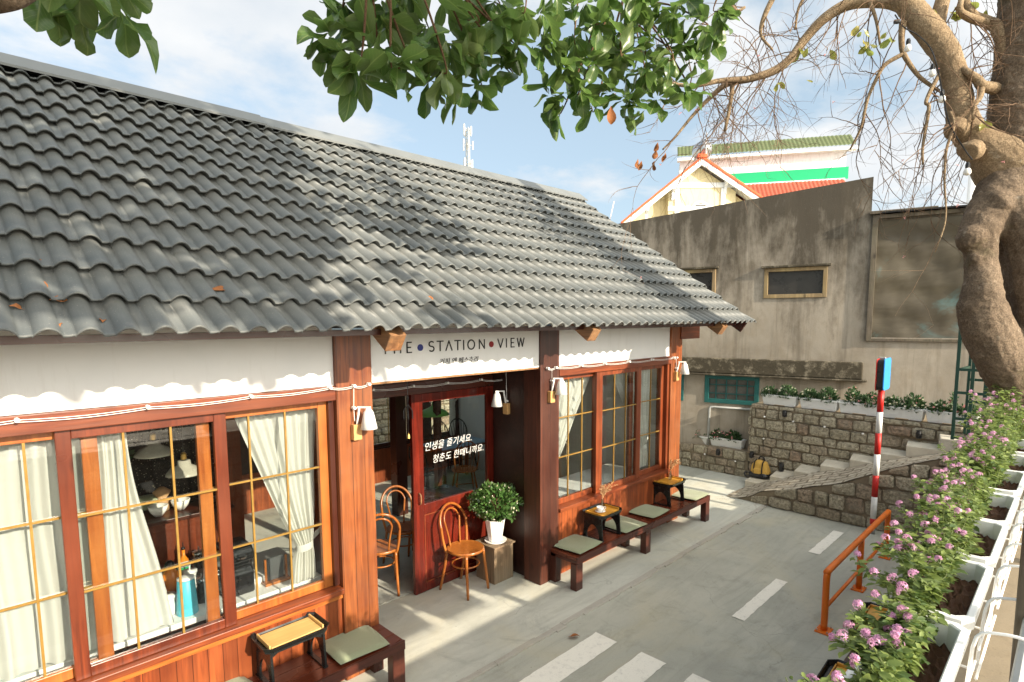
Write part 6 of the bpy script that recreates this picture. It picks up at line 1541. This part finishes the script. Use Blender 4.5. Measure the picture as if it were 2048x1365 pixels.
for x, y, d in CL:
    c = survey(x, y-14, d); cluster(c, (rng.gauss(0, .6)-.15, rng.gauss(0, .6)-.15, rng.uniform(-1, .25)), rng.randint(7, 10), .185 if d < 3.45 else .165)
for x, y, d in ((120, 40, 1.9), (170, 60, 1.95), (150, 10, 1.8), (230, 30, 1.95), (205, 10, 2.0), (245, 70, 2.0), (95, 10, 1.9), (280, -10, 2.0)):
    cluster(survey(x, y-25, d), (rng.gauss(0, .4), rng.gauss(0, .4), -1), 4, .15, 1.0)
E1 = len(lp)
# the part of the crown above and behind the camera
for i in range(1300):
    u = rng.uniform(5.22, 8.9); lim_ = 2.35+(u-5.2)*.42
    c = np.array([rng.uniform(-3.4, lim_ if rng.random() < .9 else lim_+1.6), rng.uniform(-3.2, -1.0), 0]); c[2] = u-.43*(c[1]+2)
    cluster(c, (rng.gauss(0, .6), rng.gauss(0, .6), rng.gauss(0, .6)), 6, .25, 1.0, link=(i % 3 == 0), up=.8)
tw2.build('twigs', 'twig_green', bt, smooth=True)
V, F, U = leaves(lp, ld, lu, ls, 'big'); quads_mesh('crown', V, F, 'big_leaf', bt, U, smooth=True)
V, F, U = leaves([survey(1222, 212, 3.75)], [(.1, 0, -1)], [(-.7, -.7, .1)], [.11], 'big'); quads_mesh('withered_leaf', V, F, 'dry_leaf', bt, U)

# ------------------------------------------------------------------ fallen leaves
LF = [(20, 425), (65, 520), (98, 600), (18, 612), (120, 655), (205, 645), (268, 640), (420, 578), (442, 612), (1280, 565), (860, 592), (72, 560), (300, 600), (620, 470), (175, 590)]
nr = np.array([0, -TAN, 1])/SL
for i, (x, y) in enumerate(LF):
    d = RT*(x-PCX)/FPX-UP*(y-PCY)/FPX+FW; P0 = np.array([0, RY0, RZ0+.045]); t_ = ((P0-CAM)@nr)/(d@nr); p = CAM+d*t_
    a = rng.uniform(0, 6.28); V, F, U = leaves([p], [(math.cos(a), math.sin(a)*.8, math.sin(a)*.5)], [nr+np.array([.3*math.cos(a), 0, 0])], [rng.uniform(.05, .09)], 'big')
    q = quads_mesh('fallen_leaf', V, F, 'dry_leaf', None, U); m_ = q.modifiers.new('thickness', 'SOLIDIFY'); m_.thickness = .002
    tag(q, 'small dry brown leaf lying on the grey roof tiles', 'fallen leaf', 'dry leaves scattered on the roof')
d = RT*(1136-PCX)/FPX-UP*(1276-PCY)/FPX+FW; p = CAM+d*(-2.9/d[2]); V, F, U = leaves([p+np.array([0, 0, .012])], [(.8, -.6, .12)], [(.1, .3, 1)], [.11], 'big')
tag(quads_mesh('fallen_leaf', V, F, 'dry_leaf', None, U), 'single curled brown leaf on the ground beside the zebra stripes', 'fallen leaf')

# ------------------------------------------------------------------ things inside the near window
ct = thing('window_counter', 'white topped work counter just inside the near window', 'counter', (.6, 4.6, 0))
MB().box(-1.6, 2.09, 4.30, 5.15, .775, .815).build('counter_top', 'white_enamel', ct, bevel=.006)
MB().box(-1.55, 2.05, 4.36, 5.1, .004, .774).build('cabinet', 'dark_z', ct)
t_ = thing('pitcher', 'tall sky blue plastic pitcher with a white lid on the window counter', 'pitcher', (1.13, 4.42, .816))
MB().lathe([(.068, 0), (.07, .005), (.056, .245), (.05, .25)], (1.13, 4.42, .816), 24).build('body', 'aqua', t_, smooth=True)
MB().lathe([(.056, .251), (.057, .262), (.03, .27), (.005, .271)], (1.13, 4.42, .816), 24).build('lid', 'white_plastic', t_, smooth=True)
t_ = thing('tea_jug', 'round jug of orange tea with a dark stopper on the counter', 'jug', (1.14, 4.86, .816))
MB().lathe([(.05, 0), (.066, .01), (.07, .10), (.06, .15), (.03, .175), (.026, .19)], (1.14, 4.86, .816), 20).build('body', 'juice', t_, smooth=True)
MB().lathe([(.028, .191), (.034, .2), (.03, .235), (.012, .25)], (1.14, 4.86, .816), 16).build('stopper', 'black_plastic', t_, smooth=True)
t_ = thing('coffee_grinder', 'glossy black coffee machine with a round dial behind the third sash', 'coffee machine', (1.5, 4.52, .816))
MB().prism([(-.12, 0), (.12, 0), (.115, .17), (.085, .20), (.095, .235), (.13, .27), (.135, .33), (.10, .375), (-.12, .385)], (1.39, 4.52, .816), (0, -1, 0), (0, 0, 1), (.21, 0, 0)).build('body', 'black_gloss', t_, bevel=.02, seg=4, smooth=True).modifiers.new('e', 'EDGE_SPLIT').split_angle = R(35)
MB().lathe([(.005, .0), (.038, .0), (.04, .012), (.005, .016)], (1.5, 4.38, 1.12), 20).build('dial', 'steel', t_)
t_ = thing('picture_stand', 'small wooden stand holding a slate board on the counter', 'board stand', (1.78, 4.47, .816))
g = MB(); g.box(1.69, 1.705, 4.44, 4.46, .816, 1.02); g.box(1.855, 1.87, 4.44, 4.46, .816, 1.02); g.box(1.68, 1.88, 4.41, 4.49, .816, .835); g.build('frame', 'bent', t_)
MB().box(1.72, 1.84, 4.452, 4.462, .84, 1.02).build('board', 'slate', t_)
t_ = thing('desk_fan', 'tiny dark desk fan beside the tied curtain', 'fan', (1.93, 4.42, .816))
MB().lathe([(.045, 0), (.045, .012), (.008, .016), (.008, .12), (.004, .125)], (1.93, 4.42, .816), 16).build('stand', 'green_paint', t_)
g = MB()
for rr in (.02, .04, .055): g.tube([(1.93+rr*math.cos(a), 4.40, .99+rr*math.sin(a)) for a in np.linspace(0, 6.283, 17)], .002, 4)
for a in np.linspace(0, 3.14, 9)[:-1]: g.tube([(1.93+.055*math.cos(a), 4.40, .99+.055*math.sin(a)), (1.93-.055*math.cos(a), 4.40, .99-.055*math.sin(a))], .0018, 4)
g.build('cage', 'steel', t_)
bxw = tag(MB().box(1.62, 1.90, 4.50, 4.72, .816, .87).build('white_tray', 'white_enamel', bevel=.006), 'flat white box behind the slate board stand', 'box'); 
t_ = thing('teal_basket', 'pale teal plastic basket with a glass bottle at the lower left pane', 'basket', (.18, 4.42, .816))
g = MB(); g.add(*[[(p[0], p[1], p[2]) for p in [(.02, 4.36, .816), (.22, 4.36, .816), (.22, 4.5, .816), (.02, 4.5, .816), (.0, 4.34, .92), (.24, 4.34, .92), (.24, 4.52, .92), (.0, 4.52, .92)]], [(0, 3, 2, 1), (0, 1, 5, 4), (1, 2, 6, 5), (2, 3, 7, 6), (3, 0, 4, 7)]]); q = g.build('basket', 'aqua', t_); q.modifiers.new('s', 'SOLIDIFY').thickness = .005
tag(MB().tube([(.08, 4.40, .93), (.15, 4.42, 1.0), (.20, 4.44, 1.05), (.24, 4.455, 1.09)], [.035, .036, .03, .014], 14).build('glass_bottle', 'jar_glass', smooth=True), 'clear glass bottle leaning out of the teal basket', 'bottle')
t_ = thing('tea_carton', 'small green and white carton behind the tea jug', 'carton', (1.27, 5.0, .816)); 
MB().box(1.225, 1.315, 4.98, 5.05, .816, .93).build('carton', 'green_card', t_, bevel=.002); MB().box(1.224, 1.316, 4.979, 5.051, .932, .95).build('carton_top', 'white_plastic', t_, bevel=.002)
def bottle(x, y, h, r_, mat, cap, lab, cat='bottle', neck=.35, name='glass_bottle'):
    t_ = thing(name, lab, cat, (x, y, .816), 'jars and bottles on the window counter')
    MB().lathe([(r_*.9, 0), (r_, .006), (r_, h*.6), (r_*neck, h*.78), (r_*neck, h)], (x, y, .816), 16).build('body', mat, t_, smooth=True)
    MB().lathe([(r_*neck*1.2, h), (r_*neck*1.2, h+.02), (r_*.12, h+.022), (r_*.1, h+.06)], (x, y, .816), 12).build('cap', cap, t_, smooth=True)
bottle(1.44, 4.90, .20, .04, 'jar_glass', 'white_plastic', 'clear pump bottle of syrup in front of the dark dresser')
bottle(1.40, 5.05, .17, .05, 'jar_glass', 'steel', 'wide clear glass jar with a steel lid on the counter', 'jar', .8, 'glass_jar')
bottle(1.28, 4.88, .10, .05, 'white_plastic', 'white_plastic', 'squat white tub behind the blue pitcher', 'tub', .9, 'tub')
bottle(1.53, 4.96, .24, .035, 'jar_glass', 'juice', 'slim clear bottle with an amber cap by the sash stile')
bottle(1.02, 4.50, .12, .06, 'ceramic', 'ceramic', 'white ceramic pot with lid left of the blue pitcher', 'pot', .9, 'ceramic_pot')
bottle(1.26, 4.52, .16, .045, 'black_plastic', 'steel', 'dark thermos flask right beside the blue pitcher', 'flask', .7, 'thermos')
bottle(1.0, 4.72, .13, .05, 'red_plastic', 'white_plastic', 'red canister by the curtain hem', 'canister', .8, 'canister')
bottle(1.20, 4.72, .07, .045, 'ceramic', 'ceramic', 'white china cup with lid between pitcher and tea jug', 'cup', .95, 'china_cup')
bottle(1.36, 4.68, .13, .035, 'steel', 'steel', 'small steel milk jug right of the blue pitcher', 'jug', .8, 'milk_jug')
bottle(1.30, 5.10, .22, .035, 'juice', 'black_plastic', 'slim amber syrup bottle behind the jars')
bottle(1.02, 5.02, .26, .04, 'green_card', 'white_plastic', 'tall green bottle at the back of the counter')
bottle(.96, 4.56, .11, .055, 'ceramic', 'steel', 'white sugar pot against the curtain hem', 'pot', .85, 'sugar_pot')
sp = thing('utensil_jar', 'clear jar bristling with steel spoons and ladles', 'utensil jar', (1.44, 5.06, .816))
MB().lathe([(.04, 0), (.045, .01), (.045, .14), (.04, .14), (.04, .015)], (1.47, 4.80, .816), 16).build('jar', 'jar_glass', sp, smooth=True)
g = MB()
for i in range(7):
    a = i*.9; tip = np.array([1.47+.07*math.cos(a), 4.80+.05*math.sin(a), 1.06+.02*(i % 3)]); g.tube([(1.47, 4.80, .83), tip], .004, 5); V, F = blob(tip, (.022, .010, .032), 10, 7, 1.0); g.add(V, F)
g.build('spoons', 'steel', sp, smooth=True)
t_ = thing('dresser', 'dark red brown dresser with sloping shelf behind the counter', 'dresser', (1.45, 5.45, 0))
MB().box(1.1, 1.72, 5.25, 5.7, .004, 1.25).build('cabinet', 'maroon_z', t_, bevel=.006)
MB().box(1.06, 1.75, 5.2, 5.74, 1.252, 1.28).build('top', 'dark_x', t_, bevel=.004)
for i, (x, y, m_, lab) in enumerate(((1.2, 5.35, 'ceramic', 'stack of white bowls at left on the dresser top'), (1.38, 5.4, 'ceramic', 'white lidded bowl in the centre of the dresser top'), (1.6, 5.36, 'steel', 'small steel jar at the right end of the dresser top'))):
    tag(MB().lathe([(.03, 0), (.06, .04), (.075, .09), (.065, .09), (.04, .05), (.01, .03)], (x, y, 1.281), 18).build('bowl', m_, smooth=True), lab, 'bowl')
tag(MB().lathe([(.05, 0), (.06, .06), (.03, .10), (.07, .16), (.02, .20)], (1.27, 5.5, 1.281), 14).build('dried_flower_ball', 'dry_grass', smooth=True), 'ball of dried straw flowers on the dresser', 'dried flowers')
tag(MB().add(*blob((1.16, 5.55, 1.36), (.09, .07, .06))).build('green_cloth', 'cushion', smooth=True), 'pale green cloth bundle on the dresser', 'cloth')
for (x, y, z, lab) in ((1.30, 4.92, 1.70, 'ribbed glass pendant lamp hanging lower, nearest the middle sash'), (1.12, 5.0, 1.87, 'ribbed glass pendant lamp hanging higher, half behind the gauze curtain')):
    t_ = thing('pendant_lamp', lab, 'pendant lamp', (x, y, z), 'glass pendants above the window counter')
    MB().lathe([(.132, 0), (.13, .012), (.10, .05), (.05, .075), (.045, .11), (.02, .115), (.02, .108), (.043, .10), (.048, .068), (.097, .044), (.125, .008)], (x, y, z), 28).build('lamp_shade', 'lamp_glass', t_, smooth=True)
    MB().lathe([(.012, .115), (.022, .12), (.022, .16), (.01, .175)], (x, y, z), 12).build('socket', 'brass_metal', t_); MB().tube([(x, y, z+.17), (x, y, 2.76)], .004, 5).build('cord', 'black_plastic', t_)
t_ = thing('hanging_cloth', 'black speckled cloth hanging behind the pendant lamps', 'cloth', (1.5, 5.9, 1.3)); 
V = []; F = []
for j in range(13):
    for i in range(41): V.append((.9+1.1*i/40, 5.95+.02*math.sin(i*.8), 1.0+1.5*j/12))
for j in range(12):
    for i in range(40): F.append((j*41+i, j*41+i+1, (j+1)*41+i+1, (j+1)*41+i))
def m_speck():
    m, t = nt('black_speckled_cloth'); b = NB(t); vo = b.n('ShaderNodeTexVoronoi'); b.l(b.coord(), vo.inputs['Vector']); vo.inputs['Scale'].default_value = 42
    c = b.mix(b.ramp(vo.outputs['Distance'], [(.16, 1), (.22, 0)]), (.012, .012, .014), (.42, .36, .26)); b.out(b.bsdf(c, .9)); return m
M['speck'] = m_speck(); quads_mesh('cloth', V, F, 'speck', t_)
t_ = thing('houseplant', 'bushy dark houseplant behind the glass pendants', 'houseplant', (.75, 5.6, .0)); 
n = 500; d = rdirs(n); Pp = np.array([.80, 5.55, 1.75])+d*nrg.uniform(.4, 1, (n, 1))*np.array([.28, .25, .38]); V, F, U = leaves(Pp, d+rdirs(n), rdirs(n), nrg.uniform(.05, .09, n), 'mid'); quads_mesh('foliage', V, F, 'daisy_leaf', t_, U)
MB().lathe([(.10, 0), (.14, .3), (.12, .3), (.02, .28)], (.8, 5.55, 1.10), 16).build('pot', 'ceramic', t_, smooth=True); MB().box(.62, .98, 5.38, 5.72, .004, 1.098).build('plant_stand', 'dark_z', t_)

# ------------------------------------------------------------------ dining room seen through door and right window
def windsor(loc, rz, mat, label):
    t_ = thing('windsor_chair', label, 'chair', loc, 'windsor chairs in the dining room', rz)
    MB().lathe([(.17, .43), (.21, .435), (.215, .455), (.19, .465), (.02, .458)], (0, 0, 0), 24).build('seat', mat, t_, local=True, smooth=True)
    for sx_ in (-1, 1):
        for sy_ in (-1, 1): MB().tube([(sx_*.13, sy_*.12, .44), (sx_*.16, sy_*.16, .22), (sx_*.19, sy_*.2, 0)], [.012, .017, .010], 8).build('leg', mat, t_, local=True, smooth=True)
    hp = [(-.17, .15, .46)]+[(.20*math.cos(math.pi-math.pi*i/16), .19+.05*math.sin(math.pi*i/16), .70+.26*math.sin(math.pi*i/16)) for i in range(17)]+[(.17, .15, .46)]
    MB().tube(smooth_path(hp, 3), .011, 8).build('back_hoop', mat, t_, local=True, smooth=True)
    g = MB()
    for i in range(6):
        x = -.12+.048*i; g.tube([(x*.8, .16, .455), (x*1.25, .225, .70+.255*math.sqrt(max(0, 1-(x*1.25/.2)**2)))], .006, 5)
    g.build('spindles', mat, t_, local=True)
    g = MB(); g.tube([(-.16, 0, .2), (.16, 0, .2)], .009, 6); g.build('stretcher', mat, t_, local=True); return t_
t_ = thing('dining_table', 'long dining table under a pale blue cloth seen through the door glass', 'table', (6.25, 7.6, 0))
MB().box(5.75, 6.9, 7.35, 8.1, .70, .728).build('table_top', 'red_x', t_, bevel=.004); MB().box(5.78, 6.87, 7.4, 8.05, .729, .735).build('table_runner', 'cloth_blue', t_)
for xx in (5.8, 6.8):
    for yy in (7.4, 8.0): MB().box(xx, xx+.05, yy, yy+.05, .004, .699).build('leg', 'red_z', t_)
windsor((6.62, 8.36, .004), R(0), 'black_lacquer', 'black windsor chair behind the blue table, left of the pair')
windsor((7.02, 8.34, .004), R(-8), 'black_lacquer', 'black windsor chair behind the blue table, right of the pair')
windsor((5.95, 7.05, .004), R(150), 'bent', 'sunlit honey coloured windsor chair on the near side of the blue table')
windsor((5.42, 7.35, .004), R(95), 'black_lacquer', 'black windsor chair at the near end of the blue table')
t_ = thing('pendant_lamp', 'wide green pendant lamp hanging above the dining table', 'pendant lamp', (5.0, 6.55, 1.55))
MB().lathe([(.23, 0), (.225, .015), (.17, .06), (.08, .10), (.03, .13), (.02, .19)], (5.0, 6.6, 1.52), 28).build('lamp_shade', 'green_shade', t_, smooth=True); MB().tube([(5.0, 6.6, 1.7), (5.0, 6.6, 2.76)], .005, 5).build('cord', 'black_plastic', t_)
t_ = thing('side_table', 'pale table just inside the right window', 'table', (5.5, 4.75, 0))
MB().box(4.85, 7.0, 4.36, 4.95, .70, .735).build('table_top', 'white_enamel', t_, bevel=.004)
for xx in (4.9, 6.9):
    for yy in (4.42, 4.85): MB().box(xx, xx+.04, yy, yy+.04, .004, .699).build('leg', 'dark_z', t_)
def armchair(x, y, lab):
    t_ = thing('upholstered_chair', lab, 'chair', (x, y, 0), 'beige upholstered chairs inside the right window')
    MB().box(x-.24, x+.24, y-.22, y+.22, .36, .46).build('seat', 'beige_fabric', t_, bevel=.03); MB().box(x-.24, x+.24, y+.22, y+.30, .40, .98).build('backrest', 'beige_fabric', t_, bevel=.03)
    for sx_ in (-.2, .2):
        for sy_ in (-.18, .22): MB().tube([(x+sx_, y+sy_, .36), (x+sx_*1.1, y+sy_*1.1, .004)], .015, 6).build('leg', 'dark_z', t_)
armchair(5.65, 5.3, 'beige upholstered chair behind the left panes of the right window'); armchair(6.6, 5.35, 'beige upholstered chair behind the right panes of the right window')
t_ = thing('framed_picture', 'small framed picture on the cream interior wall', 'picture', (6.75, 6.28, 1.6)); MB().box(6.5, 6.95, 6.27, 6.298, 1.5, 1.85).build('frame', 'bent', t_, bevel=.004); MB().box(6.53, 6.92, 6.265, 6.269, 1.53, 1.82).build('print', 'white_plaster', t_)
tag(MB().box(6.3, 7.2, 6.08, 6.298, 1.22, 1.25).build('wall_shelf', 'bent', bevel=.003), 'wooden shelf on the cream interior wall', 'shelf')
t_ = thing('thermos', 'steel flask on the wooden wall shelf', 'flask', (6.7, 6.18, 1.251)); MB().lathe([(.04, 0), (.042, .14), (.03, .16), (.03, .19), (.005, .195)], (6.7, 6.18, 1.251), 16).build('body', 'steel', t_, smooth=True)
# garden strip behind the building
gw = thing('garden_wall', 'granite garden wall glimpsed through the rear windows', 'stone wall', (6, 11, 0))
MB().box(2, 12, 11.03, 11.4, -.05, 1.12).build('mortar_core', 'mortar', gw); g = MB(); stone_face(g, (2, 11.03, 0), (1, 0, 0), (0, -1, 0), 10, lambda s: 0, lambda s: 1.13, seed=60); g.build('stones', 'stone', gw)
t_ = thing('garden_hedge', 'green shrubs above the garden wall behind the cafe', 'hedge', (7, 11.3, 1.1)); n = 2600; Pp = np.stack([nrg.uniform(3, 12, n), nrg.uniform(11.05, 11.4, n), 1.12+nrg.uniform(0, 1, n)**1.5*.7], 1); V, F, U = leaves(Pp, rdirs(n)+np.array([0, 0, .5]), rdirs(n), nrg.uniform(.06, .11, n), 'mid'); quads_mesh('foliage', V, F, 'bush_leaf', t_, U)
